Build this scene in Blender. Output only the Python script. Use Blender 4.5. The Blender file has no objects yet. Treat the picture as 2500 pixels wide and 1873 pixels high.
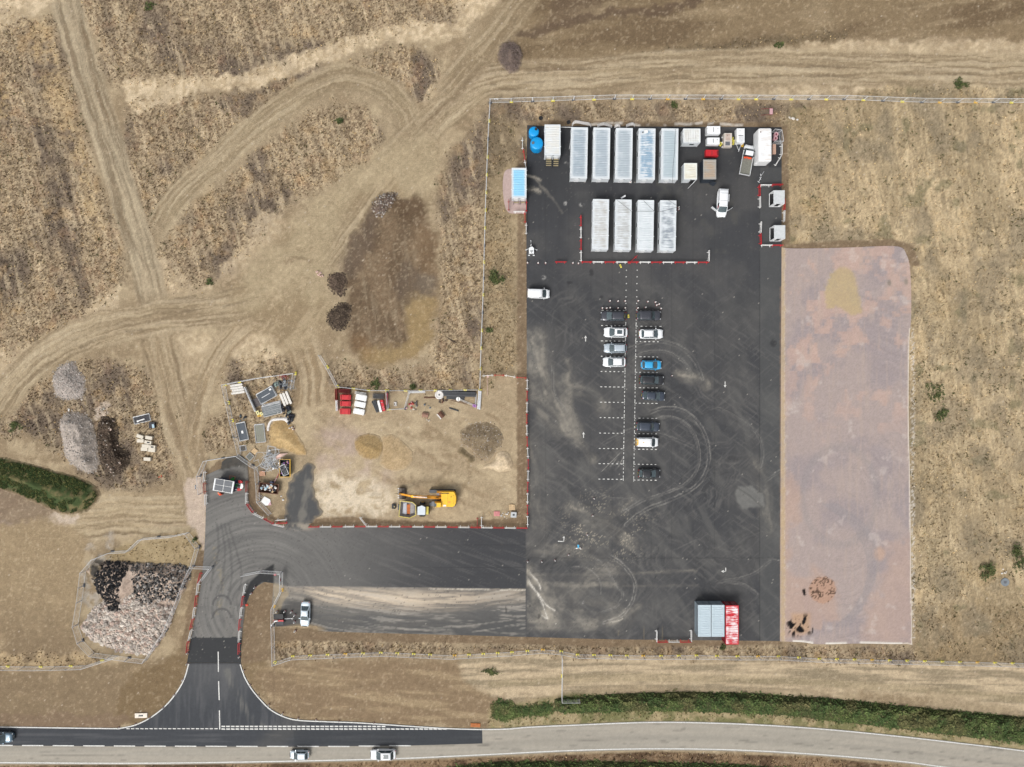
import bpy, math, random
import numpy as np
R = math.radians
# ---------------------------------------------------------------- camera, sky, sun, exposure
scene = bpy.context.scene
CAMH = 141.0            # drone height in metres
PPM = 12.5              # photograph pixels per metre on the ground
cam_d = bpy.data.cameras.new("drone_camera")
cam = bpy.data.objects.new("drone_camera", cam_d)
scene.collection.objects.link(cam)
cam.location = (0, 0, CAMH)
cam.rotation_euler = (0, 0, 0)
cam_d.sensor_width = 36.0
cam_d.lens = 36.0 * CAMH / 200.0
cam_d.clip_start = 0.5
cam_d.clip_end = 6000
scene.camera = cam

world = bpy.data.worlds.new("World")
scene.world = world
world.use_nodes = True
wn = world.node_tree
wn.nodes.clear()
SUN_ELEV, SUN_AZ = 52.0, 215.0      # azimuth clockwise from north (+Y): light from the south-west
sky = wn.nodes.new("ShaderNodeTexSky")
sky.sky_type = 'NISHITA'
sky.sun_disc = False
sky.sun_elevation = R(SUN_ELEV)
sky.sun_rotation = R(SUN_AZ)
sky.dust_density = 6.0
sky.air_density = 1.2
hs = wn.nodes.new("ShaderNodeHueSaturation")
hs.inputs['Saturation'].default_value = 0.25     # overcast: a pale, nearly grey sky
bg = wn.nodes.new("ShaderNodeBackground")
bg.inputs['Strength'].default_value = 0.122
wo = wn.nodes.new("ShaderNodeOutputWorld")
wn.links.new(sky.outputs[0], hs.inputs['Color'])
wn.links.new(hs.outputs[0], bg.inputs['Color'])
wn.links.new(bg.outputs[0], wo.inputs['Surface'])
sd = bpy.data.lights.new("sun", 'SUN')
sd.energy = 1.45
sd.angle = R(22)
sd.color = (1.0, 0.975, 0.93)
sun = bpy.data.objects.new("sun", sd)
scene.collection.objects.link(sun)
sun.rotation_euler = (R(90 - SUN_ELEV), 0, R(180 - SUN_AZ))
scene.view_settings.view_transform = 'Standard'
scene.view_settings.look = 'None'
scene.view_settings.gamma = 1
scene.view_settings.use_curve_mapping = False
scene.view_settings.exposure = 0.2

# ---------------------------------------------------------------- helpers
COL = scene.collection
rng = np.random.default_rng(7)
random.seed(7)
KALB = 0.74
def lin(c):
    c = np.asarray(c, float) / 255.0
    return np.where(c <= 0.04045, c / 12.92, ((c + 0.055) / 1.055) ** 2.4)
def C(r, g, b, k=KALB): return lin((r, g, b)) * k
def w(px, py, h=0.0):
    """photograph pixel of a point at height h -> ground metres"""
    k = (CAMH - h) / CAMH / PPM
    return ((px - 1250) * k, (936.5 - py) * k)

def tag(o, label=None, cat=None, group=None, kind=None):
    if label: o['label'] = label
    if cat: o['category'] = cat
    if group: o['group'] = group
    if kind: o['kind'] = kind
    return o

class MB:
    def __init__(s): s.v = []; s.f = []
    def add(s, vs, fs):
        n = len(s.v); s.v += [tuple(p) for p in vs]; s.f += [tuple(i + n for i in f) for f in fs]; return s
    def box(s, cx, cy, cz, sx, sy, sz, rz=0.0, ry=0.0, taper=1.0):
        c, si = math.cos(rz), math.sin(rz); cr, sr = math.cos(ry), math.sin(ry)
        vs = []
        for z in (-.5, .5):
            t = taper if z > 0 else 1.0
            for x, y in ((-.5, -.5), (.5, -.5), (.5, .5), (-.5, .5)):
                X, Y, Z = x * sx * t, y * sy * t, z * sz
                X, Z = X * cr + Z * sr, -X * sr + Z * cr
                vs.append((cx + X * c - Y * si, cy + X * si + Y * c, cz + Z))
        return s.add(vs, [(3, 2, 1, 0), (4, 5, 6, 7), (0, 1, 5, 4), (1, 2, 6, 5), (2, 3, 7, 6), (3, 0, 4, 7)])
    def tube(s, p, q, r, n=5, r2=None, caps=True):
        p = np.array(p, float); q = np.array(q, float); d = q - p; L = np.linalg.norm(d)
        if L < 1e-6: return s
        d /= L; a = np.cross(d, (0, 0, 1) if abs(d[2]) < .9 else (1, 0, 0)); a /= np.linalg.norm(a); b = np.cross(d, a)
        r2 = r if r2 is None else r2
        vs = [p + (a * math.cos(t) + b * math.sin(t)) * r for t in [2 * math.pi * i / n for i in range(n)]]
        vs += [q + (a * math.cos(t) + b * math.sin(t)) * r2 for t in [2 * math.pi * i / n for i in range(n)]]
        fs = [(i, (i + 1) % n, n + (i + 1) % n, n + i) for i in range(n)]
        if caps: fs += [tuple(range(n))[::-1], tuple(range(n, 2 * n))]
        return s.add(vs, fs)
    def cyl(s, cx, cy, z0, z1, r, n=16, r2=None): return s.tube((cx, cy, z0), (cx, cy, z1), r, n, r2)
    def lathe(s, cx, cy, prof, n=20):
        vs = []; fs = []
        for r, z in prof:
            vs += [(cx + r * math.cos(2 * math.pi * i / n), cy + r * math.sin(2 * math.pi * i / n), z) for i in range(n)]
        for k in range(len(prof) - 1):
            fs += [(k * n + i, k * n + (i + 1) % n, (k + 1) * n + (i + 1) % n, (k + 1) * n + i) for i in range(n)]
        fs.append(tuple(range((len(prof) - 1) * n, len(prof) * n)))
        return s.add(vs, fs)
    def prism(s, poly, z0, z1):
        n = len(poly)
        vs = [(x, y, z0) for x, y in poly] + [(x, y, z1) for x, y in poly]
        fs = [tuple(range(n))[::-1], tuple(range(n, 2 * n))] + [(i, (i + 1) % n, n + (i + 1) % n, n + i) for i in range(n)]
        return s.add(vs, fs)
    def loft(s, rings, cap=True):
        n = len(rings[0]); vs = [p for r in rings for p in r]; fs = []
        for k in range(len(rings) - 1):
            fs += [(k * n + i, k * n + (i + 1) % n, (k + 1) * n + (i + 1) % n, (k + 1) * n + i) for i in range(n)]
        if cap: fs += [tuple(range(n))[::-1], tuple(range((len(rings) - 1) * n, len(rings) * n))]
        return s.add(vs, fs)
    def sheet(s, P):
        """grid of points rows x cols -> quads"""
        r, c = len(P), len(P[0]); vs = [p for row in P for p in row]
        return s.add(vs, [(i * c + j, i * c + j + 1, (i + 1) * c + j + 1, (i + 1) * c + j) for i in range(r - 1) for j in range(c - 1)])
    def rock(s, cx, cy, cz, r, flat=.6, rnd=random):
        a = rnd.uniform(0, 6.28); e = rnd.uniform(.6, 1.0)
        vs = []
        for (x, y, z) in ((1, 0, 0), (.3, .95, 0), (-.8, .6, .1), (-.8, -.6, -.1), (.3, -.95, 0), (0, 0, 1), (0, 0, -1), (.35, .3, .75), (-.4, -.2, .8)):
            k = r * rnd.uniform(.75, 1.15); X, Y = x * k, y * k * e
            vs.append((cx + X * math.cos(a) - Y * math.sin(a), cy + X * math.sin(a) + Y * math.cos(a), cz + z * k * flat))
        return s.add(vs, [(0, 1, 7), (1, 2, 5), (2, 3, 8), (3, 4, 8), (4, 0, 7), (1, 5, 7), (5, 2, 8), (4, 7, 8), (7, 5, 8), (1, 0, 6), (2, 1, 6), (3, 2, 6), (4, 3, 6), (0, 4, 6)])
    def build(s, name, mat, parent=None, smooth=False, loc=None, rz=None):
        me = bpy.data.meshes.new(name); me.from_pydata(s.v, [], s.f); me.update()
        if smooth: me.polygons.foreach_set('use_smooth', [True] * len(me.polygons))
        me.materials.append(mat)
        return link(name, me, parent, loc, rz)

def link(name, me, parent=None, loc=None, rz=None, scale=None):
    o = bpy.data.objects.new(name, me); COL.objects.link(o)
    if parent: o.parent = parent
    if loc is not None: o.location = loc
    if rz is not None: o.rotation_euler = (0, 0, rz)
    if scale is not None: o.scale = scale
    return o
def thing(name, label, cat, x, y, rz=0.0, group=None, z=0.0):
    o = bpy.data.objects.new(name, None); COL.objects.link(o)
    o.empty_display_size = .5
    o.location = (x, y, z); o.rotation_euler = (0, 0, rz)
    return tag(o, label, cat, group)
def dup(root, x, y, rz, label=None, group=None, z=0.0):
    r = root.copy(); COL.objects.link(r); r.location = (x, y, z); r.rotation_euler = (0, 0, rz)
    if label: r['label'] = label
    if group: r['group'] = group
    for ch in KIDS[root.name]:
        c = ch.copy(); COL.objects.link(c); c.parent = r
        for g in KIDS.get(ch.name, []):
            d = g.copy(); COL.objects.link(d); d.parent = c
    return r
KIDS = {}
def remember(root):
    KIDS[root.name] = [o for o in COL.objects if o.parent == root]
    for c in KIDS[root.name]:
        k = [o for o in COL.objects if o.parent == c]
        if k: KIDS[c.name] = k

# ---------------------------------------------------------------- materials
_m = {}
def mat(name, col, rough=.6, metal=0.0, var=.12, scale=3.0, coat=0.0, bump=0.0, spec=.5, lo=None):
    key = (name, tuple(np.round(col, 4)), rough, metal, var, scale)
    if key in _m: return _m[key]
    m = bpy.data.materials.new(name); m.use_nodes = True; nt = m.node_tree; b = nt.nodes['Principled BSDF']
    b.inputs['Roughness'].default_value = rough; b.inputs['Metallic'].default_value = metal
    b.inputs['Coat Weight'].default_value = coat; b.inputs['Specular IOR Level'].default_value = spec
    b.inputs['Coat Roughness'].default_value = .08
    tc = nt.nodes.new('ShaderNodeTexCoord'); n = nt.nodes.new('ShaderNodeTexNoise')
    n.inputs['Scale'].default_value = scale; n.inputs['Detail'].default_value = 6; n.inputs['Roughness'].default_value = .65
    nt.links.new(tc.outputs['Object'], n.inputs['Vector'])
    r = nt.nodes.new('ShaderNodeValToRGB'); r.color_ramp.elements[0].position = .35; r.color_ramp.elements[1].position = .65
    c = np.asarray(col, float); a = c * (1 - var) if lo is None else np.asarray(lo, float); z = np.minimum(c * (1 + var), .95)
    r.color_ramp.elements[0].color = (*a, 1); r.color_ramp.elements[1].color = (*z, 1)
    nt.links.new(n.outputs['Fac'], r.inputs['Fac']); nt.links.new(r.outputs['Color'], b.inputs['Base Color'])
    if bump:
        bn = nt.nodes.new('ShaderNodeBump'); bn.inputs['Strength'].default_value = bump; bn.inputs['Distance'].default_value = .02
        nt.links.new(n.outputs['Fac'], bn.inputs['Height']); nt.links.new(bn.outputs['Normal'], b.inputs['Normal'])
    _m[key] = m; return m

def attr_mat(name, rough=.9, fine=7.0, amt=.35, amt2=.2, bump=.6, spec=.25, dist=.08):
    """base colour from the mesh's own colour attribute, broken up by two scales of grain"""
    m = bpy.data.materials.new(name); m.use_nodes = True; nt = m.node_tree; b = nt.nodes['Principled BSDF']
    b.inputs['Roughness'].default_value = rough; b.inputs['Specular IOR Level'].default_value = spec
    at = nt.nodes.new('ShaderNodeAttribute'); at.attribute_name = 'Col'
    tc = nt.nodes.new('ShaderNodeTexCoord')
    def noise(sc, det):
        n = nt.nodes.new('ShaderNodeTexNoise'); n.inputs['Scale'].default_value = sc; n.inputs['Detail'].default_value = det
        n.inputs['Roughness'].default_value = .7; nt.links.new(tc.outputs['Object'], n.inputs['Vector']); return n
    def rng_(n, amt):
        r = nt.nodes.new('ShaderNodeMapRange'); r.inputs[1].default_value = .25; r.inputs[2].default_value = .75
        r.inputs[3].default_value = 1 - amt; r.inputs[4].default_value = 1 + amt; nt.links.new(n.outputs['Fac'], r.inputs[0]); return r
    n1, n2 = noise(fine, 3), noise(.9, 4)
    r1, r2 = rng_(n1, amt), rng_(n2, amt2)
    mu = nt.nodes.new('ShaderNodeMath'); mu.operation = 'MULTIPLY'
    nt.links.new(r1.outputs[0], mu.inputs[0]); nt.links.new(r2.outputs[0], mu.inputs[1])
    vm = nt.nodes.new('ShaderNodeVectorMath'); vm.operation = 'SCALE'
    nt.links.new(at.outputs['Color'], vm.inputs[0]); nt.links.new(mu.outputs[0], vm.inputs['Scale'])
    nt.links.new(vm.outputs[0], b.inputs['Base Color'])
    if bump:
        bn = nt.nodes.new('ShaderNodeBump'); bn.inputs['Strength'].default_value = bump; bn.inputs['Distance'].default_value = dist
        nt.links.new(n1.outputs['Fac'], bn.inputs['Height']); nt.links.new(bn.outputs['Normal'], b.inputs['Normal'])
    return m

M = dict(
    tyre=mat('tyre_rubber', C(40, 40, 42), .85, var=.2), rim=mat('alloy_rim', C(170, 172, 175), .35, .8),
    glass=mat('dark_glass', (.06, .085, .095), .06, var=.25, spec=1.0), black=mat('black_plastic', C(38, 38, 40), .6),
    lamp=mat('lamp_lens', C(225, 230, 235), .15), red_lens=mat('red_lens', C(150, 20, 22), .2),
    chrome=mat('chrome_trim', C(200, 202, 205), .2, .9), plate=mat('plate_white', C(225, 225, 215), .5),
    galv=mat('galvanised_steel', C(226, 228, 230, .9), .5, .25, .1), steel=mat('grey_steel', C(120, 123, 128), .5, .3),
    dsteel=mat('dark_steel', C(62, 66, 70), .55, .3), white=mat('white_paint', C(240, 243, 245, .86), .45, var=.05),
    wplastic=mat('white_plastic', C(246, 246, 244, .86), .5, var=.04), rplastic=mat('red_plastic', C(205, 35, 45, .8), .5, var=.12),
    fadedred=mat('faded_red_plastic', C(178, 78, 68, .8), .55, var=.12),
    yellow=mat('yellow_block', C(238, 224, 90, .8), .6, var=.1), orange_y=mat('amber_block', C(240, 190, 60, .8), .6, var=.1),
    rubber=mat('dark_rubber_block', C(84, 88, 95), .8, var=.15),
    exy=mat('excavator_yellow', C(250, 196, 10, .85), .4, var=.08, coat=.3), exo=mat('worn_yellow_boom', C(240, 166, 52, .85), .45, var=.15),
    conc=mat('pale_concrete', C(214, 206, 192, .8), .85, var=.12, scale=5), timber=mat('pale_timber', C(222, 192, 150, .8), .8, var=.15),
    tank=mat('blue_tank_plastic', C(10, 160, 232, .8), .35, var=.06), hivis=mat('orange_workwear', C(245, 92, 50, .85), .7, var=.1),
    skin=mat('skin', C(205, 160, 135), .6), green=mat('green_paint', C(28, 140, 50, .8), .5), navy=mat('navy_paint', C(28, 42, 78, .8), .5),
    paint=mat('road_paint', C(232, 232, 228, .85), .6, var=.1, scale=8, lo=C(185, 185, 182)), rust=mat('rusty_steel', C(120, 84, 66), .8, .1, .25, 6),
    pipe=mat('black_pipe', C(46, 50, 58), .4), net=mat('grey_netting', C(150, 156, 162), .8), blackbag=mat('black_sheeting', C(34, 36, 46), .45),
    bag=mat('white_sacking', C(228, 224, 220, .8), .8, var=.12), pinkbag=mat('pale_pink_sacking', C(220, 188, 176, .8), .8),
    tan=mat('tan_tread', C(165, 152, 118), .7), cable=mat('black_cable', C(36, 38, 40), .6), purple=mat('purple_plastic', C(176, 120, 190, .8), .6),
    blue=mat('sky_blue_paint', C(90, 190, 235, .85), .4), solar=mat('solar_glass', C(104, 108, 114), .45, var=.04),
)

# ---------------------------------------------------------------- numpy noise, masks
_tab = {}
def vnoise(x, y, seed):
    if seed not in _tab: _tab[seed] = np.random.default_rng(seed).random((256, 256)).astype(np.float32)
    t = _tab[seed]; xi = np.floor(x).astype(np.int64); yi = np.floor(y).astype(np.int64); fx = x - xi; fy = y - yi
    fx = fx * fx * (3 - 2 * fx); fy = fy * fy * (3 - 2 * fy)
    a = t[xi & 255, yi & 255]; b = t[(xi + 1) & 255, yi & 255]; c = t[xi & 255, (yi + 1) & 255]; d = t[(xi + 1) & 255, (yi + 1) & 255]
    return (a * (1 - fx) + b * fx) * (1 - fy) + (c * (1 - fx) + d * fx) * fy
def fbm(x, y, scale, seed=1, octv=4, ang=0.0, stretch=1.0, gain=.55):
    """0..1, centred near .5; scale in photograph pixels; stretched along direction ang (degrees)"""
    a = R(ang); u = (x * math.cos(a) + y * math.sin(a)) / (scale * stretch); v = (-x * math.sin(a) + y * math.cos(a)) / scale
    s = 0; g = 1; t = 0
    for k in range(octv):
        s = s + g * vnoise(u * 2 ** k + 17.3 * k, v * 2 ** k + 9.1 * k, seed + k); t += g; g *= gain
    return s / t
def sst(a, b, x):
    t = np.clip((x - a) / (b - a), 0, 1); return t * t * (3 - 2 * t)
def catmull(pts, n=8, closed=False):
    P = [np.array(p, float) for p in pts]
    if closed: P = [P[-1]] + P + [P[0], P[1]]
    else: P = [2 * P[0] - P[1]] + P + [2 * P[-1] - P[-2]]
    out = []
    for i in range(1, len(P) - 2):
        for k in range(n):
            t = k / n; a, b, c, d = P[i - 1:i + 3]
            out.append(.5 * ((2 * b) + (-a + c) * t + (2 * a - 5 * b + 4 * c - d) * t * t + (-a + 3 * b - 3 * c + d) * t ** 3))
    if not closed: out.append(P[-2])
    return [tuple(p) for p in out]
def poly_sd(x, y, poly, margin=80):
    """signed distance in pixels, negative inside (far points get a large value)"""
    P = np.array(poly, float); out = np.full(x.shape, 1e3)
    s = (x > P[:, 0].min() - margin) & (x < P[:, 0].max() + margin) & (y > P[:, 1].min() - margin) & (y < P[:, 1].max() + margin)
    X, Y = x[s], y[s]
    d = np.full(X.shape, 1e9); ins = np.zeros(X.shape, bool)
    for i in range(len(P)):
        ax, ay = P[i]; bx, by = P[(i + 1) % len(P)]; ex, ey = bx - ax, by - ay
        t = np.clip(((X - ax) * ex + (Y - ay) * ey) / (ex * ex + ey * ey + 1e-9), 0, 1)
        d = np.minimum(d, (X - ax - t * ex) ** 2 + (Y - ay - t * ey) ** 2)
        if ay != by: ins ^= ((ay > Y) != (by > Y)) & (X < (bx - ax) * (Y - ay) / (by - ay) + ax)
    d = np.sqrt(d); out[s] = np.where(ins, -d, d); return out
def stroke(x, y, pts, margin=90):
    """(signed lateral distance, distance along) to a polyline in pixels"""
    P = np.array(pts, float); lat = np.full(x.shape, 1e3); al = np.zeros(x.shape)
    s = (x > P[:, 0].min() - margin) & (x < P[:, 0].max() + margin) & (y > P[:, 1].min() - margin) & (y < P[:, 1].max() + margin)
    X, Y = x[s], y[s]; best = np.full(X.shape, 1e9); L = np.full(X.shape, 1e3); A = np.zeros(X.shape); acc = 0
    for i in range(len(P) - 1):
        ax, ay = P[i]; ex, ey = P[i + 1] - P[i]; ln = math.hypot(ex, ey) + 1e-9
        t = ((X - ax) * ex + (Y - ay) * ey) / ln ** 2; tc = np.clip(t, 0, 1)
        dx, dy = X - ax - tc * ex, Y - ay - tc * ey; d = dx * dx + dy * dy; k = d < best
        sg = np.sign(ex * dy - ey * dx); best = np.where(k, d, best)
        L = np.where(k, sg * np.sqrt(d), L); A = np.where(k, acc + tc * ln, A); acc += ln
    lat[s] = L; al[s] = A; return lat, al
def mix(col, c, m):
    return col + (np.asarray(c)[None, :] - col) * m[:, None] if np.ndim(c) == 1 else col + (c - col) * m[:, None]

def grid_mesh(name, xs, ys, keep, pos, col, material, extra=None):
    """mesh from a regular grid (nx*ny points, pos N x 3, col N x 3) with only the quads in keep"""
    nx, ny = len(xs), len(ys)
    i, j = np.meshgrid(np.arange(nx - 1), np.arange(ny - 1), indexing='ij')
    a = (i * ny + j).ravel(); q = np.stack([a, a + ny, a + ny + 1, a + 1], 1)
    if keep is not None: q = q[keep(q)]
    used = np.unique(q); re = np.full(nx * ny, -1); re[used] = np.arange(len(used))
    return mesh_np(name, pos[used], re[q], col[used], material)
def mesh_np(name, pos, faces, col, material):
    me = bpy.data.meshes.new(name); n, k = len(faces), faces.shape[1]
    me.vertices.add(len(pos)); me.vertices.foreach_set('co', pos.astype(np.float32).ravel())
    me.loops.add(n * k); me.loops.foreach_set('vertex_index', faces.astype(np.int32).ravel())
    me.polygons.add(n); me.polygons.foreach_set('loop_start', np.arange(0, n * k, k, dtype=np.int32))
    me.update(calc_edges=True)
    if col is not None:
        at = me.color_attributes.new('Col', 'FLOAT_COLOR', 'POINT')
        at.data.foreach_set('color', np.concatenate([np.clip(col, 0, 1), np.ones((len(col), 1))], 1).astype(np.float32).ravel())
    me.materials.append(material)
    return me
def patch(name, poly, z, step, colfn, material, hfn=None, parent=None, edge_drop=0.0):
    """surface over a pixel polygon; its rim follows the polygon exactly. hfn(X, Y, depth_px) gives height"""
    P = np.array(poly, float); st = step * PPM
    xs = np.arange(P[:, 0].min() - st, P[:, 0].max() + 2 * st, st); ys = np.arange(P[:, 1].max() + st, P[:, 1].min() - 2 * st, -st)
    X, Y = np.meshgrid(xs, ys, indexing='ij'); X = X.ravel(); Y = Y.ravel()
    sd_ = poly_sd(X, Y, poly); ins = sd_ <= 0
    def keep(q): return ins[q].any(1)
    # snap outside points to the rim
    o = np.where(~ins & (sd_ < 3 * st))[0]; best = np.full(len(o), 1e9); sx = X[o].copy(); sy = Y[o].copy(); ox, oy = X[o], Y[o]
    for k in range(len(P)):
        a = P[k]; e = P[(k + 1) % len(P)] - a; t = np.clip(((ox - a[0]) * e[0] + (oy - a[1]) * e[1]) / (e @ e + 1e-9), 0, 1)
        cx, cy = a[0] + t * e[0], a[1] + t * e[1]; d = (ox - cx) ** 2 + (oy - cy) ** 2; b = d < best
        best = np.where(b, d, best); sx = np.where(b, cx, sx); sy = np.where(b, cy, sy)
    X[o] = sx; Y[o] = sy
    dep = np.clip(-sd_, 0, None)
    Z = np.full(X.shape, z) if hfn is None else z + hfn(X, Y, dep)
    if edge_drop: Z = Z - edge_drop * (dep <= 0)
    pos = np.stack([(X - 1250) / PPM, (936.5 - Y) / PPM, Z], 1)
    me = grid_mesh(name, xs, ys, keep, pos, colfn(X, Y, dep), material)
    if hfn is not None: me.polygons.foreach_set('use_smooth', [True] * len(me.polygons))
    return link(name, me, parent)
# ================================================================ the ground
YARD = [(1287, 306), (1330, 308), (1908, 311), (1908, 600), (1906, 1000), (1904, 1565), (1700, 1563), (1500, 1561), (1280, 1555), (1100, 1550), (900, 1545), (775, 1541), (776, 1528), (668, 1530),
        (664, 1480), (668, 1424), (645, 1421), (628, 1431), (609, 1455), (599, 1480), (593, 1530), (589, 1580), (588, 1618), (500, 1618), (457, 1618), (462, 1580), (472, 1530), (482, 1480), (492, 1420), (499, 1345), (501, 1308),
        (503, 1235), (503, 1160), (525, 1150), (540, 1144), (542, 1128), (556, 1116), (590, 1112), (604, 1124), (607, 1165), (606, 1200), (608, 1228), (624, 1253), (648, 1268), (672, 1280), (700, 1286),
        (693, 1262), (697, 1250), (695, 1236), (701, 1222), (698, 1206), (704, 1192), (703, 1178), (713, 1172), (717, 1158), (727, 1152), (737, 1146), (741, 1136), (752, 1129), (764, 1133), (771, 1141), (765, 1150), (767, 1170), (763, 1186), (769, 1200), (768, 1214), (777, 1224), (779, 1238), (790, 1249), (783, 1260), (770, 1266), (763, 1276), (748, 1281), (760, 1286), (1000, 1287), (1287, 1289), (1286, 900), (1285, 500)]
KERB_W = catmull([(290, 1778), (330, 1769), (368, 1750), (403, 1722), (431, 1688), (449, 1655), (459, 1620)], 6)
KERB_E = catmull([(588, 1620), (597, 1647), (613, 1676), (636, 1705), (664, 1732), (700, 1750), (735, 1757), (800, 1760), (880, 1763), (1000, 1771), (1100, 1777), (1177, 1779)], 6)
ROAD_TOP = catmull([(-200, 1772), (0, 1774), (290, 1779), (700, 1781), (1177, 1779), (1290, 1773), (1400, 1768), (1600, 1761), (1800, 1765), (2000, 1777), (2200, 1796), (2350, 1813), (2500, 1831), (2750, 1866), (4500, 2150)], 5)
ROAD_BOT = catmull([(-200, 1866), (0, 1866), (400, 1867), (900, 1858), (1150, 1848), (1400, 1836), (1600, 1832), (1800, 1835), (2000, 1846), (2200, 1863), (2300, 1876), (2500, 1900), (2750, 1936), (4500, 2220)], 5)
ROAD = [(-18000, 1770)] + ROAD_TOP + ROAD_BOT[::-1] + [(-18000, 1866)]
NEWROAD = [(-400, 1773), (0, 1774), (288, 1778)] + KERB_W + [(470, 1618.5), (588, 1618.5)] + KERB_E + [(1178, 1815), (1080, 1818), (1000, 1820), (700, 1823), (300, 1822), (0, 1820), (-400, 1818)]
PAD = catmull([(1907, 604), (1920, 606), (1960, 607), (2060, 605), (2130, 602), (2180, 601), (2203, 606), (2213, 622), (2220, 645), (2224, 700), (2224, 780), (2220, 830), (2218, 1000), (2222, 1200), (2224, 1400), (2226, 1560), (2215, 1572), (2100, 1571), (2000, 1573), (1960, 1568), (1904, 1566)], 3) + [(1904, 1565), (1906, 1000)]
CABPAD = catmull([(1286, 412), (1250, 412), (1233, 418), (1228, 440), (1228, 470), (1232, 500), (1240, 518), (1255, 522), (1286, 521)], 3)

def ground_colour(X, Y):
    N = len(X)
    far = sst(0, 400, np.maximum(np.maximum(-40 - X, X - 2540), np.maximum(-40 - Y, Y - 1913)))
    n1 = fbm(X, Y, 130, 11); n2 = fbm(X, Y, 34, 31); n3 = fbm(X, Y, 9, 51, 3); n4 = np.random.default_rng(3).random(N)
    wx = X + (n2 - .5) * 34 + (n3 - .5) * 16; wy = Y + (fbm(X, Y, 34, 77) - .5) * 34 + (fbm(X, Y, 9, 97, 3) - .5) * 16
    st8 = fbm(X, Y, 7, 131, 3, 12, 7)      # streaks along a gentle diagonal
    col = mix(np.repeat(C(173, 152, 117)[None], N, 0), C(160, 138, 104), sst(.4, .6, n1))
    col = mix(col, C(200, 178, 138), sst(.5, .7, n2) * .6)
    veg = np.full(N, .12)
    hgt = (n2 - .5) * .10
    def A(poly, soft=6, warp=True, sm=True):
        p = catmull(poly, 4, True) if sm else poly
        return sst(soft, -soft, poly_sd(wx if warp else X, wy if warp else Y, p))
    # ---- dry weeds over old field rows
    weeds = [
        [(-40, 62), (90, 56), (135, 40), (165, 110), (205, 300), (240, 430), (288, 560), (300, 690), (240, 760), (120, 815), (-40, 850)],
        [(232, -40), (1120, -40), (1118, 40), (1060, 66), (900, 108), (720, 152), (600, 192), (430, 206), (310, 212), (262, 190), (240, 90)],
        [(318, 250), (400, 238), (520, 236), (640, 212), (740, 170), (780, 176), (640, 270), (520, 365), (420, 470), (375, 560), (345, 560), (300, 400)],
        [(640, 360), (720, 290), (800, 250), (880, 262), (930, 320), (925, 390), (860, 430), (760, 470), (690, 520), (640, 590), (560, 660), (470, 705), (400, 715), (372, 660), (420, 560), (520, 460)],
        [(140, 905), (230, 880), (330, 890), (400, 930), (450, 1020), (500, 1120), (440, 1160), (330, 1190), (240, 1180), (110, 1080), (-30, 1060), (-30, 1010), (60, 960)],
        [(850, 160), (940, 118), (1010, 110), (1080, 170), (1080, 230), (1020, 250), (960, 200), (900, 190)],
        [(560, 880), (640, 860), (720, 880), (722, 990), (660, 1080), (560, 1100), (470, 1110), (460, 1060), (560, 1000), (545, 940)],
        [(800, 900), (860, 890), (1000, 900), (1100, 890), (1172, 900), (1172, 952), (820, 945)],
        [(1200, 252), (1400, 250), (1900, 250), (1990, 262), (2000, 300), (1910, 330), (1900, 306), (1290, 302), (1284, 360), (1240, 400), (1196, 430)],
        [(1180, 470), (1225, 480), (1245, 530), (1260, 600), (1255, 760), (1265, 900), (1190, 905), (1176, 700)],
        [(1060, 430), (1150, 330), (1192, 300), (1180, 600), (1170, 880), (1060, 890), (1080, 700), (1075, 520)],
        [(1110, 1590), (1280, 1566), (1500, 1572), (1900, 1575), (2200, 1580), (2560, 1560), (2560, 1640), (2100, 1622), (1700, 1606), (1300, 1598)],
        [(690, 1560), (900, 1566), (1100, 1570), (1100, 1600), (800, 1604), (680, 1612)],
    ]
    wm = np.zeros(N)
    for p in weeds: wm = np.maximum(wm, A(p, 17))
    speck = sst(.25, .8, n3 * .5 + n4 * .5)
    rows = fbm(X, Y, 12, 171, 3, 72, 9)
    wc = mix(np.repeat(C(126, 106, 80)[None], N, 0), C(196, 173, 134), speck * .85)
    wc = mix(wc, C(104, 90, 78), sst(.46, .66, n1 * .5 + fbm(X, Y, 60, 191, 3, 74, 2.2) * .5) * .8); wc = mix(wc, C(206, 184, 146), sst(.55, .75, fbm(X, Y, 7, 195, 3, 74, 8)) * .5)
    wc = mix(wc, C(205, 162, 96), sst(.62, .8, fbm(X, Y, 40, 211)) * .22)
    wc = mix(wc, C(164, 126, 92), sst(.6, .8, fbm(X, Y, 30, 231)) * .28)
    wc = wc * (0.80 + .62 * rows)[:, None]
    col = mix(col, wc, wm); veg = np.maximum(veg, wm * (.5 + .7 * n2)); hgt = hgt + wm * (n3 - .3) * .22
    # golden band along the west side of the northern track
    m = A([(60, 60), (120, 60), (160, 180), (200, 330), (235, 470), (255, 560), (225, 560), (185, 420), (130, 260), (85, 160)], 14)
    col = mix(col, C(208, 178, 126), m * sst(.3, .6, n2 * .5 + n3 * .5) * .6)
    m = A([(-40, 200), (18, 215), (20, 280), (-40, 300)], 10); col = mix(col, C(206, 176, 120), m * .6 * sst(.3, .6, n3))
    # olive trodden strip between weeds and the west edge of the car park
    m = A([(1196, 300), (1250, 290), (1268, 420), (1262, 900), (1286, 1290), (1180, 1270), (1176, 900)], 16)
    col = mix(col, C(158, 138, 98), m * .45)
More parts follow.
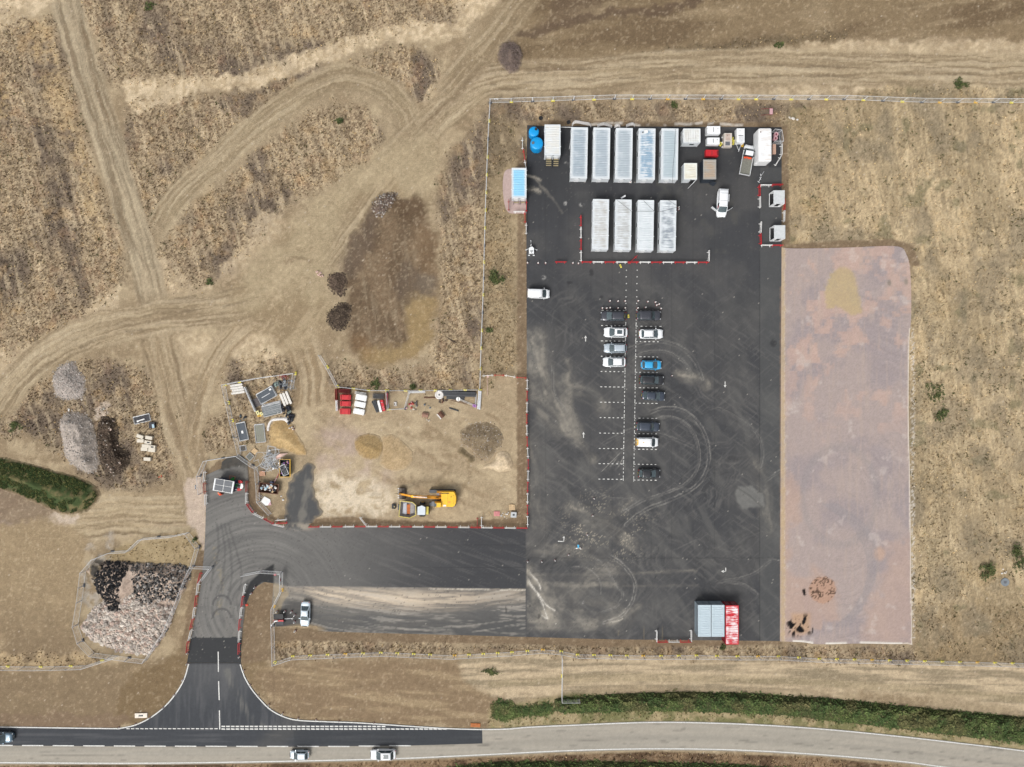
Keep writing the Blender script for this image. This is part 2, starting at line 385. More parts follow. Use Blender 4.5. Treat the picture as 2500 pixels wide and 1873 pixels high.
    # ---- pale straw
    straw = [([(310, 196), (430, 190), (480, 186), (560, 180), (660, 158), (760, 122), (860, 92), (960, 62), (1060, 52), (1120, 58), (1120, 90), (1000, 98), (900, 118), (790, 158), (700, 190), (600, 212), (480, 226), (420, 258), (325, 268)], 1),
             ([(-40, -40), (132, -40), (110, 22), (60, 48), (-40, 62)], 1), ([(1118, -40), (1230, -40), (1210, 10), (1160, 50), (1120, 76), (1112, 30)], 1),
             ([(1035, 230), (1070, 205), (1130, 190), (1160, 196), (1120, 230), (1050, 280), (1035, 262)], 1), ([(100, 840), (220, 745), (290, 690), (290, 730), (160, 830), (30, 940), (-40, 990), (-40, 870)], .7),
             ([(370, 640), (400, 620), (480, 700), (560, 680), (660, 590), (700, 540), (640, 520), (560, 640), (430, 740), (380, 700)], .55), ([(580, 800), (680, 800), (700, 860), (600, 900), (560, 850)], .7), ([(430, 820), (520, 830), (470, 930), (430, 900)], .6),
             ([(1510, 230), (1700, 215), (1900, 212), (2100, 210), (2500, 195), (2560, 238), (1900, 234), (1560, 236)], .8), ([(1880, 120), (2100, 100), (2300, 100), (2560, 90), (2560, 136), (2100, 142), (1900, 145)], .7)]
    for p, k in straw:
        m = A(p, 7); q = k * (.62 + .5 * sst(.3, .6, n2)); col = mix(col, mix(np.repeat(C(226, 202, 162)[None], N, 0), C(196, 172, 132), sst(.3, .7, n3)), np.clip(m * q, 0, 1)); veg = veg * (1 - m * .6)
    # ---- tall dry grassland on the east
    m = np.maximum(A([(1909, 300), (2000, 262), (2560, 250), (2560, 1560), (2228, 1580), (2228, 640), (2205, 600), (1909, 604)], 6), 0)
    gs = fbm(X, Y, 8, 251, 4, 80, 4)
    gc = mix(np.repeat(C(190, 166, 124)[None], N, 0), C(212, 186, 140), sst(.35, .7, gs)); gc = mix(gc, C(142, 124, 90), sst(.42, .62, fbm(X, Y, 110, 271, 4, 75, 2)) * .5); gc = mix(gc, C(222, 198, 152), sst(.55, .75, fbm(X, Y, 5, 275, 3, 82, 10)) * .45); gc = mix(gc, C(128, 112, 82), sst(.6, .8, fbm(X, Y, 5, 279, 3, 78, 9)) * .4)
    gc = mix(gc, C(150, 134, 100), sst(.55, .75, n2) * .5); gc = mix(gc, C(150, 128, 90), sst(700, 300, Y) * sst(2180, 1930, X) * .6)
    gc = mix(gc, C(206, 172, 112), sst(.62, .8, fbm(X, Y, 50, 291)) * .3); gc = mix(gc, C(146, 124, 88), sst(1440, 1520, Y) * .7)
    gc = mix(gc, C(116, 112, 76), sst(.64, .76, fbm(X, Y, 45, 311)) * .6)
    gc = mix(gc, C(120, 106, 80), sst(.62, .78, fbm(X, Y, 5, 321, 3, 78, 2.5)) * .5); gc = mix(gc, C(140, 126, 100), sst(.5, .7, fbm(X, Y, 60, 325, 5, 82, 1.6)) * .6)
    col = mix(col, gc * (.82 + .36 * n4)[:, None], m); veg = np.where(m > .5, .45 * sst(.3, .7, n2) + .1, veg); hgt = hgt + m * (gs - .4) * .15
    # ---- brown stripped field in the north-east
    m = A([(1290, -60), (2560, -60), (2560, 86), (2330, 92), (2100, 100), (1950, 112), (1800, 126), (1640, 138), (1500, 156), (1340, 178), (1252, 186), (1210, 160), (1215, 80), (1260, 30)], 8)
    fc = mix(np.repeat(C(146, 124, 90)[None], N, 0), C(124, 103, 74), sst(.35, .62, fbm(X, Y, 60, 331, 4, -8, 5))); fc = mix(fc, C(168, 146, 110), sst(.6, .74, fbm(X, Y, 22, 351, 4, -8, 5)) * .6)
    fc = fc * (.88 + .24 * n4)[:, None]; col = mix(col, fc, m); veg = np.where(m > .5, .12, veg)
    m = sst(16, 4, np.abs(stroke(wx, wy, catmull([(1262, 86), (1330, 72), (1400, 52), (1500, 34), (1620, 20), (1710, -6)]))[0])); col = mix(col, C(106, 86, 66), m * .85)
    m = A([(1380, -40), (1500, -40), (1470, 10), (1360, 60), (1290, 76), (1340, 30)], 14); col = mix(col, C(108, 88, 68), m * .6)
    m = sst(18, 3, np.abs(stroke(wx, wy, catmull([(1530, 152), (1640, 132), (1760, 118), (1900, 100), (2050, 92)]))[0])); col = mix(col, C(112, 98, 74), m * .55); veg = np.maximum(veg, m * .8)
    # ---- dirt tracks
    def track(pts, width, c=C(173, 153, 118), k=.95, rut=.5, seed=400):
        nonlocal col, veg, hgt
        lat, al = stroke(X + (n2 - .5) * 12, Y + (fbm(X, Y, 34, 77) - .5) * 12, catmull(pts, 6), 120)
        m = sst(width / 2 + 7, width / 2 - 9, np.abs(lat)) * (.82 + .18 * sst(.3, .6, n2))
        m = m * sst(-4, 45, al) * sst(2, 60, al[lat < 500].max() - al)
        r = fbm(lat * 1.0, al, 5.5, seed, 3, 90, 26)           # long stripes that follow the track
        r2 = fbm(lat, al, 15, seed + 9, 2, 90, 22)
        r3 = fbm(lat, al, 3.6, seed + 5, 2, 90, 40); tc = mix(np.repeat(c[None], N, 0), C(200, 180, 144), np.clip(sst(.42, .72, r) * rut * 1.15 + sst(.6, .8, r3) * .3, 0, 1)); tc = mix(tc, C(136, 115, 86), np.clip(sst(.52, .26, r) * rut * .9 + sst(.60, .8, r2) * .4 + sst(.36, .2, r3) * .35, 0, 1))
        tc = tc * (.95 + .1 * n4)[:, None]
        col = mix(col, tc, m * k); veg = veg * (1 - m * k); hgt = hgt * (1 - m * .7) + m * (r - .5) * .07
    track([(0, 1300), (150, 1275), (300, 1258), (500, 1262)], 110, C(190, 168, 128), .9, .6, 410)
    track([(372, 770), (400, 880), (425, 980), (452, 1080), (478, 1180), (490, 1300)], 88, C(172, 150, 114), .92, .5, 420)
    track([(640, 760), (560, 830), (510, 910), (480, 1010), (460, 1130)], 56, C(170, 146, 108), .9, .6, 430)
    track([(600, 755), (690, 790), (738, 850), (760, 930), (748, 1030), (720, 1120)], 84, C(168, 143, 105), .95, .6, 440)
    track([(374, 575), (440, 470), (540, 380), (640, 295), (740, 225), (830, 190), (920, 210), (985, 270), (1010, 350), (960, 430)], 66, C(166, 146, 110), .9, .5, 450)
    track([(-30, 1030), (50, 920), (140, 850), (250, 800), (380, 775), (520, 760), (640, 735), (740, 690), (800, 610), (860, 520), (920, 440), (1000, 350), (1080, 275), (1150, 215), (1230, 190), (1400, 185), (1600, 168), (1900, 162), (2200, 168), (2560, 172)], 84, C(177, 156, 119), .95, .7, 460)
    track([(1300, -40), (1240, 50), (1190, 110), (1130, 180), (1060, 260)], 74, C(160, 139, 104), .92, .4, 470)
    track([(150, -30), (176, 60), (206, 170), (245, 290), (288, 420), (320, 530), (352, 640), (378, 760)], 76, C(163, 147, 117), .97, .75, 480)
    # the broad trodden area west of the stockpile
    m = A([(560, 720), (700, 560), (830, 430), (960, 350), (1060, 330), (1060, 470), (900, 480), (840, 560), (800, 680), (800, 760), (720, 860), (620, 780)], 30)
    tc = mix(np.repeat(C(180, 160, 122)[None], N, 0), C(160, 138, 102), sst(.4, .65, n1)); tc = mix(tc, C(200, 178, 138), sst(.55, .75, fbm(X, Y, 16, 491, 3, 130, 4)) * .5)
    col = mix(col, tc, m * .9); veg = veg * (1 - m * .85)
    m = sst(9, 2, np.abs(stroke(wx, wy, catmull([(700, 640), (725, 630), (745, 638), (762, 642)]))[0])); col = mix(col, C(140, 118, 88), m * .6)
    for pts in ([(350, 740), (430, 728), (520, 715), (600, 700)], [(355, 772), (450, 760), (560, 745), (640, 720)], [(40, 960), (150, 870), (260, 820), (350, 802)], [(270, 540), (310, 640), (350, 730)], [(290, 520), (330, 600), (372, 690)],
                [(1200, 205), (1500, 190), (1800, 182), (2100, 184), (2500, 176)], [(1210, 182), (1500, 165), (1850, 158), (2200, 162)]):
        lat, al = stroke(X, Y, catmull(pts)); m = sst(5, 1.5, np.abs(lat + (n2 - .5) * 8)) * sst(.42, .6, vnoise(al / 30, al * 0, 5)); col = mix(col, C(128, 110, 84), m * .42); hgt = hgt - m * .06
    # ---- topsoil stockpile (dark)
    m = A([(940, 470), (985, 478), (1030, 500), (1062, 560), (1070, 640), (1058, 760), (1040, 850), (985, 884), (905, 888), (870, 868), (850, 820), (846, 740), (838, 668), (856, 600), (880, 540), (915, 500)], 11)
    sc_ = mix(np.repeat(C(128, 105, 78)[None], N, 0), C(108, 87, 64), sst(.4, .65, fbm(X, Y, 40, 511, 4, 80, 2))); sc_ = mix(sc_, C(140, 120, 92), sst(.55, .75, n3) * .5)
    sc_ = mix(sc_, C(150, 132, 104), sst(.55, .75, fbm(X, Y, 7, 515, 3, 82, 9)) * .5); sc_ = mix(sc_, C(176, 160, 136), (n4 > .994) * .7)
    col = mix(col, sc_ * (.82 + .36 * n4)[:, None], m * .92); veg = np.where(m > .5, .1, veg)
    for p, c, k in (([(995, 720), (1056, 720), (1052, 800), (1040, 850), (990, 882), (900, 884), (880, 858), (930, 842), (990, 840), (992, 780)], C(176, 148, 96), .88), ([(1020, 560), (1066, 580), (1070, 660), (1030, 660)], C(142, 114, 80), .55),
                    ([(960, 480), (1040, 500), (1040, 540), (960, 530)], C(104, 82, 58), .7), ([(915, 500), (850, 600), (838, 668), (880, 660), (920, 560)], C(106, 90, 76), .6), ([(850, 820), (872, 866), (910, 870), (900, 830)], C(140, 106, 66), .5),
                    ([(1020, 672), (1056, 672), (1052, 714), (1014, 714)], C(128, 114, 96), .7), ([(1000, 640), (1030, 680), (1000, 740), (960, 700)], C(110, 94, 78), .6)):
        col = mix(col, mix(np.repeat(c[None], N, 0), c * .8, n3), A(p, 14) * k)
    # ---- dirt compound north of the entrance road
    m = A([(700, 1010), (790, 985), (900, 985), (1100, 985), (1180, 960), (1262, 925), (1264, 1288), (760, 1288), (790, 1250), (770, 1170), (755, 1120), (700, 1100)], 8)
    dc = mix(np.repeat(C(178, 156, 120)[None], N, 0), C(194, 172, 134), sst(.42, .62, fbm(X, Y, 46, 531, 4, 10, 2))); dc = mix(dc, C(158, 134, 100), sst(.6, .76, fbm(X, Y, 20, 551, 4, 30, 3)) * .7)
    col = mix(col, dc * (.96 + .08 * n4)[:, None], m); veg = veg * (1 - m * .9)
    m = A([(800, 1040), (880, 1060), (930, 1110), (960, 1180), (880, 1200), (800, 1170), (780, 1090)], 26); col = mix(col, C(196, 172, 158), m * .65 * sst(.35, .6, n2 * .6 + n1 * .4))
    m = A([(770, 1170), (860, 1160), (960, 1200), (950, 1260), (860, 1266), (790, 1262), (775, 1210)], 20); col = mix(col, C(232, 214, 182), m * .95 * sst(.32, .56, n2 * .6 + n3 * .4)); col = mix(col, C(150, 134, 116), m * sst(.6, .75, n3) * .35)
    for cx, cy, r0 in ((1040, 1120, 60), (1060, 1150, 84)):
        d = np.hypot(X - cx, (Y - cy)); m = sst(9, 2, np.abs(d - r0 + (n2 - .5) * 16)) * (Y < cy + 60) * (X > cx - 40); col = mix(col, C(150, 128, 94), m * .45)
    m = A([(1040, 1180), (1090, 1165), (1105, 1185), (1070, 1210), (1040, 1200)], 10); col = mix(col, C(168, 144, 104), m * .6)
    # ---- west approach
    m = A([(448, 1190), (470, 1160), (505, 1165), (506, 1345), (485, 1345), (476, 1310), (455, 1280)], 5); col = mix(col, C(206, 184, 162), m * .95); veg *= 1 - m
    for cx, cy, a, b_ in ((150, 1270, 34, 12), (185, 1263, 20, 8), (10, 1280, 14, 10), (250, 1070 - 70 * 0, 0.1, .1), (252, 1002, 12, 16), (240, 1010, 10, 8)):
        m = sst(1.3, .8, np.hypot((wx - cx) / a, (wy - cy) / b_)); col = mix(col, C(208, 188, 166), m * .8)
    m = A([(-40, 1170), (60, 1200), (130, 1250), (60, 1290), (-40, 1290)], 14); col = mix(col, C(134, 112, 92), m * .7)
    # ---- south-west soil
    m = A([(-60, 1330), (200, 1300), (200, 1600), (480, 1600), (420, 1750), (300, 1773), (-60, 1773)], 8)
    so = mix(np.repeat(C(166, 143, 106)[None], N, 0), C(146, 124, 92), sst(1400, 1640, Y + (n1 - .5) * 160)); so = mix(so, C(184, 160, 120), sst(.55, .72, n2) * .4)
    col = mix(col, so * (.95 + .1 * n4)[:, None], m); veg = np.where(m > .5, .06, veg)
    m = A([(-60, 1596), (200, 1590), (270, 1612), (200, 1626), (-60, 1630)], 5); col = mix(col, C(202, 174, 128), m * sst(.35, .6, n2) * .9); veg = np.maximum(veg, m * .6)
    for p in ([(300, 1680), (340, 1640), (420, 1600), (450, 1540), (480, 1440), (490, 1440), (470, 1540), (455, 1630), (425, 1700), (360, 1756), (290, 1776), (280, 1720)], [(600, 1600), (590, 1620), (610, 1670), (660, 1728), (730, 1755), (1180, 1776), (1180, 1750), (700, 1700), (670, 1620)]):
        m = A(p, 9); col = mix(col, C(134, 111, 76), m * .85); veg *= 1 - m
    m = A([(-60, 1745), (280, 1748), (280, 1776), (-60, 1773)], 5); col = mix(col, C(140, 116, 90), m * .8)
    m = A([(300, 1330), (460, 1305), (480, 1370), (300, 1372), (260, 1360)], 10); col = mix(col, mix(np.repeat(C(150, 128, 84)[None], N, 0), C(196, 172, 124), n2), m * .8); veg = np.maximum(veg, m * .35)
    for p in ([(215, 1380), (250, 1345), (262, 1310), (275, 1305), (272, 1350), (262, 1380)], [(200, 1400), (222, 1400), (250, 1470), (200, 1470)], [(205, 1330), (225, 1322), (222, 1335), (207, 1345)]):
        m = A(p, 8); col = mix(col, C(186, 176, 160), m * .75 * sst(.3, .6, n3))
    # ---- south strip between the fence and the road
    m = A([(668, 1620), (1100, 1612), (1240, 1650), (1230, 1770), (1100, 1772), (700, 1745), (640, 1690)], 14)
    ss = mix(np.repeat(C(148, 124, 92)[None], N, 0), C(172, 148, 110), sst(.48, .7, fbm(X, Y, 14, 571, 4, 4, 9))); col = mix(col, ss * (.92 + .16 * n4)[:, None], m); veg = np.where(m > .5, .08, veg)
    m = A([(1120, 1612), (1400, 1606), (1900, 1616), (2560, 1632), (2560, 1745), (2300, 1700), (1900, 1685), (1500, 1680), (1370, 1700), (1260, 1712), (1180, 1690)], 10)
    ss = mix(np.repeat(C(204, 181, 143)[None], N, 0), C(160, 143, 112), sst(.42, .62, fbm(X, Y + (X - 1800) ** 2 * 3e-5 * -1, 9, 591, 4, 0, 16))); ss = mix(ss, C(168, 150, 112), sst(14, 5, np.abs(stroke(X, Y, catmull([(1200, 1670), (1500, 1655), (1800, 1660), (2200, 1680), (2560, 1712)]))[0])) * .6); ss = mix(ss, C(150, 134, 106), sst(.58, .8, fbm(X, Y - (X - 1800) ** 2 * 3e-5, 4, 2601, 3, 0, 10)) * .5)
    col = mix(col, ss * (.90 + .2 * n4)[:, None], m); veg = np.where(m > .5, .14 * sst(.5, .7, n2), veg)
    # verge between hedge and road, and far verge
    vt = poly_sd(X, Y, [(1200, 1735), (1400, 1700), (1700, 1720), (2000, 1750), (2560, 1830)] + [(2560, 1836), (2350, 1812), (2000, 1776), (1600, 1760), (1200, 1778)])
    m = sst(14, 0, vt); col = mix(col, mix(np.repeat(C(176, 158, 112)[None], N, 0), C(122, 122, 70), sst(.4, .62, n2)), m * .9); veg = np.maximum(veg, m * .5)
    m = sst(1866, 1872, Y - np.interp(X, [0, 900, 1600, 2000, 2500], [0, -8, -34, -20, 34])) ; col = mix(col, mix(np.repeat(C(150, 122, 88)[None], N, 0), C(108, 84, 60), sst(.4, .6, n2)), m); veg = np.maximum(veg, m * .6)
    # ---- freshly graded soil strips along the kerbs
    for p in ([(1266, 360), (1290, 360), (1290, 1292), (1262, 1292), (1263, 700)], [(760, 1268), (860, 1262), (960, 1270), (1120, 1276), (1262, 1262), (1290, 1292), (750, 1290)], [(664, 1530), (780, 1536), (1290, 1550), (1908, 1562), (1908, 1574), (1500, 1580), (1280, 1572), (1000, 1568), (800, 1564), (670, 1564)],
              [(588, 1420), (668, 1420), (668, 1610), (590, 1620)], [(1904, 310), (1922, 306), (1928, 596), (2060, 588), (2180, 584), (2230, 600), (2246, 650), (2226, 650), (2200, 604), (1904, 610)], [(1906, 300), (1290, 296), (1290, 308), (1912, 312)], [(484, 1345), (502, 1345), (502, 1380), (490, 1440), (466, 1560), (456, 1600), (440, 1600), (455, 1500), (476, 1400)],
              [(606, 1130), (640, 1160), (640, 1220), (670, 1262), (700, 1284), (640, 1272), (604, 1230)], [(1256, 240), (1244, 250), (1244, 240), (1256, 236)], [(495, 1160), (530, 1125), (590, 1110), (606, 1130), (606, 1150), (500, 1176)]):
        m = sst(3.5, -2.5, poly_sd(X + (n3 - .5) * 7, Y + (n3 - .5) * 7, p)); sc_ = mix(np.repeat(C(131, 108, 80)[None], N, 0), C(146, 124, 94), n2); col = mix(col, sc_ * (.88 + .24 * n4)[:, None], m); veg = veg * (1 - m)
        hgt = hgt * (1 - m)
    m = sst(4, 1, np.abs(X - 668)) * (Y > 1545) * (Y < 1770) * .35; col = mix(col, C(120, 98, 74), m)
    # white scraps of membrane along the north kerb
    m = sst(5, 1, np.abs(Y - 304 + (n2 - .5) * 14)) * (X > 1392) * (X < 1822) * sst(.44, .56, vnoise(X / 14, X * 0, 9)); col = mix(col, C(224, 214, 198), m * .85)
    col = mix(col, C(214, 205, 190), sst(6, 2, np.abs(X - 2229 + (n3 - .5) * 10)) * (Y > 800) * (Y < 1560) * sst(.45, .7, n4) * .8)
    # scattered stones and litter everywhere
    st_ = (n4 > .999) & (veg < .3); col = np.where(st_[:, None], C(200, 184, 160)[None], col)
    fine = fbm(X, Y, 5, 2501, 2); med = fbm(X, Y, 11, 2511, 3); col = col * (1 + (fine - .5) * .24 + (med - .5) * .20)[:, None]
    col = mix(col, C(128, 108, 80), (1 - wm) * sst(.66, .8, med) * .35); col = mix(col, C(214, 194, 158), (1 - wm) * sst(.66, .8, fine) * .25)
    # keep it level and just under every paved surface
    pv = np.full(N, 1e3)
    for p in (YARD, NEWROAD, PAD, CABPAD): pv = np.minimum(pv, poly_sd(X, Y, p, 40))
    pv = np.minimum(pv, poly_sd(X, Y, ROAD, 40))
    lev = sst(0, 22, pv); hgt = (hgt - .02) * lev - .03 * (1 - lev)
    veg = veg * sst(1, 8, pv)
    lum = col @ np.array([.3, .55, .15]); col = (lum[:, None] + (col - lum[:, None]) * .84) * np.array([1.045, 1.045, 1.06])
    col = mix(col, C(168, 150, 118), far); hgt = hgt * (1 - far)
    return col, np.clip(veg, 0, 1), hgt

cx_ = np.arange(-110, 2611, 3.0); cy_ = np.arange(1980, -111, -3.0)
gx = np.concatenate([[-25000, -8000, -3000, -1200, -500], cx_, [3000, 3700, 5500, 10000, 27000]])
gy = np.concatenate([[27000, 10000, 5500, 3200, 2400], cy_, [-500, -1200, -3000, -8000, -25000]])
GX, GY = np.meshgrid(gx, gy, indexing='ij'); GXr, GYr = GX.ravel(), GY.ravel()
gcol, gveg, ghgt = ground_colour(GXr, GYr)
m_ground = attr_mat('dry_ground', .95, 6.0, .30, .12, .9, .15, .10)
link('ground', grid_mesh('ground', gx, gy, None, np.stack([(GXr - 1250) / PPM, (936.5 - GYr) / PPM, ghgt], 1), gcol, m_ground))['kind'] = 'structure'
gc3 = gcol.reshape(len(gx), len(gy), 3); gv2 = gveg.reshape(len(gx), len(gy)); gh2 = ghgt.reshape(len(gx), len(gy))
def at_ground(px, py):
    i = np.clip(5 + np.round((px + 110) / 3).astype(int), 0, len(gx) - 1); j = np.clip(5 + np.round((1980 - py) / 3).astype(int), 0, len(gy) - 1)
    return gc3[i, j], gv2[i, j], gh2[i, j]

# ---- dry weeds: leaning blades in tufts, thickest in the fields
def blades(name, px, py, base, col, nb, size, lean, up, seed, material, kind='stuff'):
    r = np.random.default_rng(seed); n = len(px); s = size * r.uniform(.5, 1.3, n)
    P = np.repeat(np.stack([(px - 1250) / PPM, (936.5 - py) / PPM, base], 1), nb, 0); S = np.repeat(s, nb)[:, None]; Cc = np.repeat(col, nb, 0)
    a = r.uniform(0, 2 * np.pi, n * nb); d = np.stack([np.cos(a), np.sin(a), np.zeros(n * nb)], 1); e = np.stack([-np.sin(a), np.cos(a), np.zeros(n * nb)], 1)
    ln = r.uniform(.5, 1, (n * nb, 1)) * lean; hz = r.uniform(.4, 1, (n * nb, 1)) * up
    wd = r.uniform(.18, .38, (n * nb, 1))
    z = np.array([[0, 0, 1.0]]); off = d * .12 * S
    v0 = P + off - e * wd * S; v1 = P + off + e * wd * S; v2 = P + d * ln * S + z * hz * S
    pos = np.stack([v0, v1, v2], 1).reshape(-1, 3); cc = np.repeat(Cc * r.uniform(.6, 1.45, (n * nb, 1)), 3, 0)
    me = mesh_np(name, pos, np.arange(len(pos)).reshape(-1, 3), cc, material); return me
m_leaf = attr_mat('dry_stems', .9, 3.0, .15, .1, 0, .1)
rr = np.random.default_rng(21)
qx = rr.uniform(-60, 2560, 420000); qy = rr.uniform(-60, 1930, 420000)
cc, vv, hh = at_ground(qx, qy)
ok = rr.random(len(qx)) < vv * .62 * (vv > .16)
qx, qy, cc, hh = qx[ok], qy[ok], cc[ok], hh[ok]
cc = cc * rr.uniform(.5, 1.45, (len(cc), 1)) * np.array([[1.0, .98, .95]])
tint = rr.random(len(cc)); cc = np.where((tint > .93)[:, None], C(122, 104, 66)[None] * .8, cc); cc = np.where((tint < .10)[:, None], C(222, 196, 150)[None], cc)
tag(link('dry_weeds', blades('dry_weeds', qx, qy, hh, cc, 4, .26, .8, 1.0, 5, m_leaf)), 'dry brown and straw coloured weeds covering the fields around the site', 'weeds', kind='stuff')

# ================================================================ paved surfaces
def circ_marks(X, Y, n2, al_noise=True): pass
def yard_colour(X, Y, dep):
    N = len(X); n1 = fbm(X, Y, 120, 611); n2 = fbm(X, Y, 30, 631); n3 = fbm(X, Y, 6, 651, 3); n4 = np.random.default_rng(9).random(N)
    sv = fbm(X, Y, 5, 671, 3, 90, 22); sh = fbm(X, Y, 5, 691, 4, 0, 18)
    main = X > 1284
    col = np.repeat(C(70, 71, 74)[None], N, 0); col = mix(col, C(60, 61, 64), sst(600, 380, Y) * main * .9)
    col = mix(col, C(92, 91, 90), sst(.42, .68, n1) * .55 * main)
    col = col * (.93 + .14 * np.where(main, sv, sh))[:, None]
    def W(c, m): nonlocal col; col = mix(col, c, np.clip(m, 0, 1))
    # paver joints
    W(C(100, 99, 98), main * sst(640, 1150, Y + (n1 - .5) * 200) * sst(1800, 1500, X) * (.2 + .3 * n2))
    for ccx, ccy, kk, sd_ in ((1630, 1110, .5, 41), (1440, 1430, .55, 43), (1300, 1250, .4, 45), (1800, 1250, .45, 47), (1480, 860, .3, 49)):
        rad = np.hypot((X - ccx) * (.8 + .4 * n1), (Y - ccy)) + (n1 - .5) * 70 + (n2 - .5) * 14; an = np.arctan2(Y - ccy, X - ccx) * np.maximum(rad, 40); sw = fbm(rad, an, 4.5, 2000 + sd_, 3, 90, 16); far_ = sst(260, 150, rad) * sst(40, 95, rad) * sst(.35, .65, fbm(X, Y, 80, 2300 + sd_, 2))
        W(C(134, 131, 126), main * far_ * sst(.56, .78, sw) * kk * .75 * sst(.3, .65, n2 * .5 + n1 * .5)); W(C(54, 55, 57), main * far_ * sst(.46, .28, sw) * kk * .7)
    W(C(126, 124, 120), main * sst(.6, .8, fbm(X, Y, 4, 2101, 3, 35, 12)) * sst(560, 900, Y) * .3); W(C(120, 118, 115), main * sst(.6, .8, fbm(X, Y, 4, 2111, 3, -40, 12)) * sst(560, 900, Y) * .28); W(C(118, 116, 114), (~main) * sst(.55, .8, fbm(X, Y, 4, 2121, 3, 20, 16)) * .3)
    W(C(112, 111, 108), main * sst(.5, .75, fbm(X, Y, 26, 655, 5, 60, 3)) * sst(560, 900, Y) * .4); W(C(70, 71, 73), main * sst(.55, .75, fbm(X, Y, 40, 665, 4, 10, 2)) * .35)
    for sx in (1332, 1388, 1441, 1494, 1541, 1589, 1640, 1692, 1745): W(C(54, 55, 57), sst(1.8, .4, np.abs(X - sx)) * .22 * (Y < 1370))
    W(C(98, 99, 98), (X > 1854 + (n3 - .5) * 3) * (Y > 410) * .38); W(C(50, 51, 53), sst(2.2, .4, np.abs(X - 1854)) * .5)
    W(C(60, 61, 63), sst(2, .5, np.abs(Y - 1362 - (n3 - .5) * 3)) * (X > 1284) * .5)
    for sy in (1330, 1385): W(C(56, 58, 61), sst(2.2, .6, np.abs(Y - sy)) * (~main) * (X > 900) * .5)
    # west entrance: worn lighter grey
    m = sst(1180, 560, X + (n1 - .5) * 200) * (~main); W(C(132, 130, 126), m * .85)
    sw = fbm(np.hypot(X - 640, Y - 1480), np.arctan2(Y - 1480, X - 640) * 120, 4, 711, 3, 90, 20)
    W(C(140, 138, 134), (~main) * sst(.52, .72, sw) * sst(900, 600, X) * .55); W(C(92, 92, 92), (~main) * sst(.5, .3, sw) * sst(900, 600, X) * .45)
    W(C(134, 131, 126), (~main) * (X < 600) * (Y > 1480) * sst(.4, .7, fbm(X, Y, 8, 731, 3, 98, 6)) * .5)
    W(C(166, 152, 120), sst(10, 2, np.abs(stroke(X, Y, catmull([(520, 1330), (532, 1380), (545, 1430), (530, 1500)]))[0])) * sst(.5, .7, n3) * .35)
    for ox in (0, 26, 46, 70):   # black arcs at the gate
        W(C(70, 70, 72), sst(4, 1.2, np.abs(stroke(X + (n3 - .5) * 6, Y, catmull([(530 + ox * .4, 1280), (534 + ox * .6, 1340), (520 + ox, 1400), (515 + ox, 1440)]))[0])) * .35)
    for cy in (1478, 1510): W(C(74, 74, 76), sst(3.5, 1, np.abs(np.hypot((X - 542) / 22, (Y - cy) / 24) - 1) * 20) * (Y < cy) * .6)
    # the darkest newly laid tongues
    for p in ([(640, 1421), (628, 1431), (609, 1455), (599, 1480), (596, 1455), (612, 1420), (640, 1395), (668, 1378), (668, 1424)],): W(C(48, 49, 51), sst(4, -2, poly_sd(X, Y, p)) * .95)
    W(C(56, 58, 61), (Y > 1556 + (n3 - .5) * 4) * (X < 600) * (X > 440) * .95)
    p = [(700, 1290), (692, 1250), (696, 1200), (712, 1160), (735, 1138), (755, 1125), (772, 1140), (772, 1180), (778, 1222), (792, 1250), (775, 1275), (748, 1284)]
    W(mix(np.repeat(C(84, 85, 86)[None], N, 0), C(122, 119, 113), sst(.4, .7, fbm(X, Y, 16, 751, 5, 100, 2.4))), sst(6, -3, poly_sd(X, Y, p)) * .95)
    pe = -poly_sd(X, Y, YARD); W(C(142, 130, 112), sst(9, 0, pe + (n3 - .5) * 10) * (X < 800) * (X > 690) * (Y < 1275) * .8)
    W(C(176, 166, 150), sst(1.2, .2, np.hypot((X - 735) / 50, (Y - 1286) / 12)) * sst(.3, .6, n3 * .5 + n2 * .5) * .75)
    W(mix(np.repeat(C(62, 62, 60)[None], N, 0), C(90, 84, 76), n3), sst(5, -3, poly_sd(X + (n2 - .5) * 20, Y + (n3 - .5) * 10, [(536, 1148), (536, 1124), (556, 1110), (610, 1108), (612, 1150), (590, 1136), (560, 1142)])) * .9)
    W(C(136, 132, 124), sst(10, -6, poly_sd(X, Y, [(568, 1150), (604, 1138), (606, 1165), (600, 1200), (580, 1196)])) * .6)
    W(C(100, 90, 78), sst(6, 1, np.abs(X - 607)) * (Y > 1110) * (Y < 1240) * .5)
    # dusty pale wash along the south of the arm
    sh2 = fbm(X, Y, 7, 771, 4, 4, 12)
    edge = 1430 + (X - 668) * .012
    m = sst(edge - 1, edge + 2, Y) * (~main) * (X > 667); W(C(112, 112, 110), m * .55)
    band = m * sst(1560, 1440, Y + (sh2 - .5) * 80 - np.interp(X, [668, 760, 900, 1100, 1284], [-30, 0, 26, 10, -26])) * np.interp(X, [668, 730, 800, 900, 1080, 1180, 1284], [.35, .4, .95, 1, .8, .5, .35])
    yc_ = np.interp(X, [668, 740, 800, 900, 1000, 1150, 1284], [1436, 1440, 1450, 1458, 1464, 1462, 1446]); sh3 = fbm(X, Y - yc_ * 1.6, 5, 2401, 4, 2, 14)
    W(C(80, 80, 80), m * sst(22, 70, Y - yc_) * .5); core = m * np.clip(1 - np.abs(Y - yc_) / 34, 0, 1) ** .8 * np.interp(X, [668, 740, 790, 900, 1080, 1200, 1284], [.25, .4, .95, 1, .85, .45, .4]); W(C(226, 208, 184), core * (.35 + .75 * sst(.3, .6, sh3))); W(C(190, 184, 174), m * sst(.55, .75, sh3) * .4)
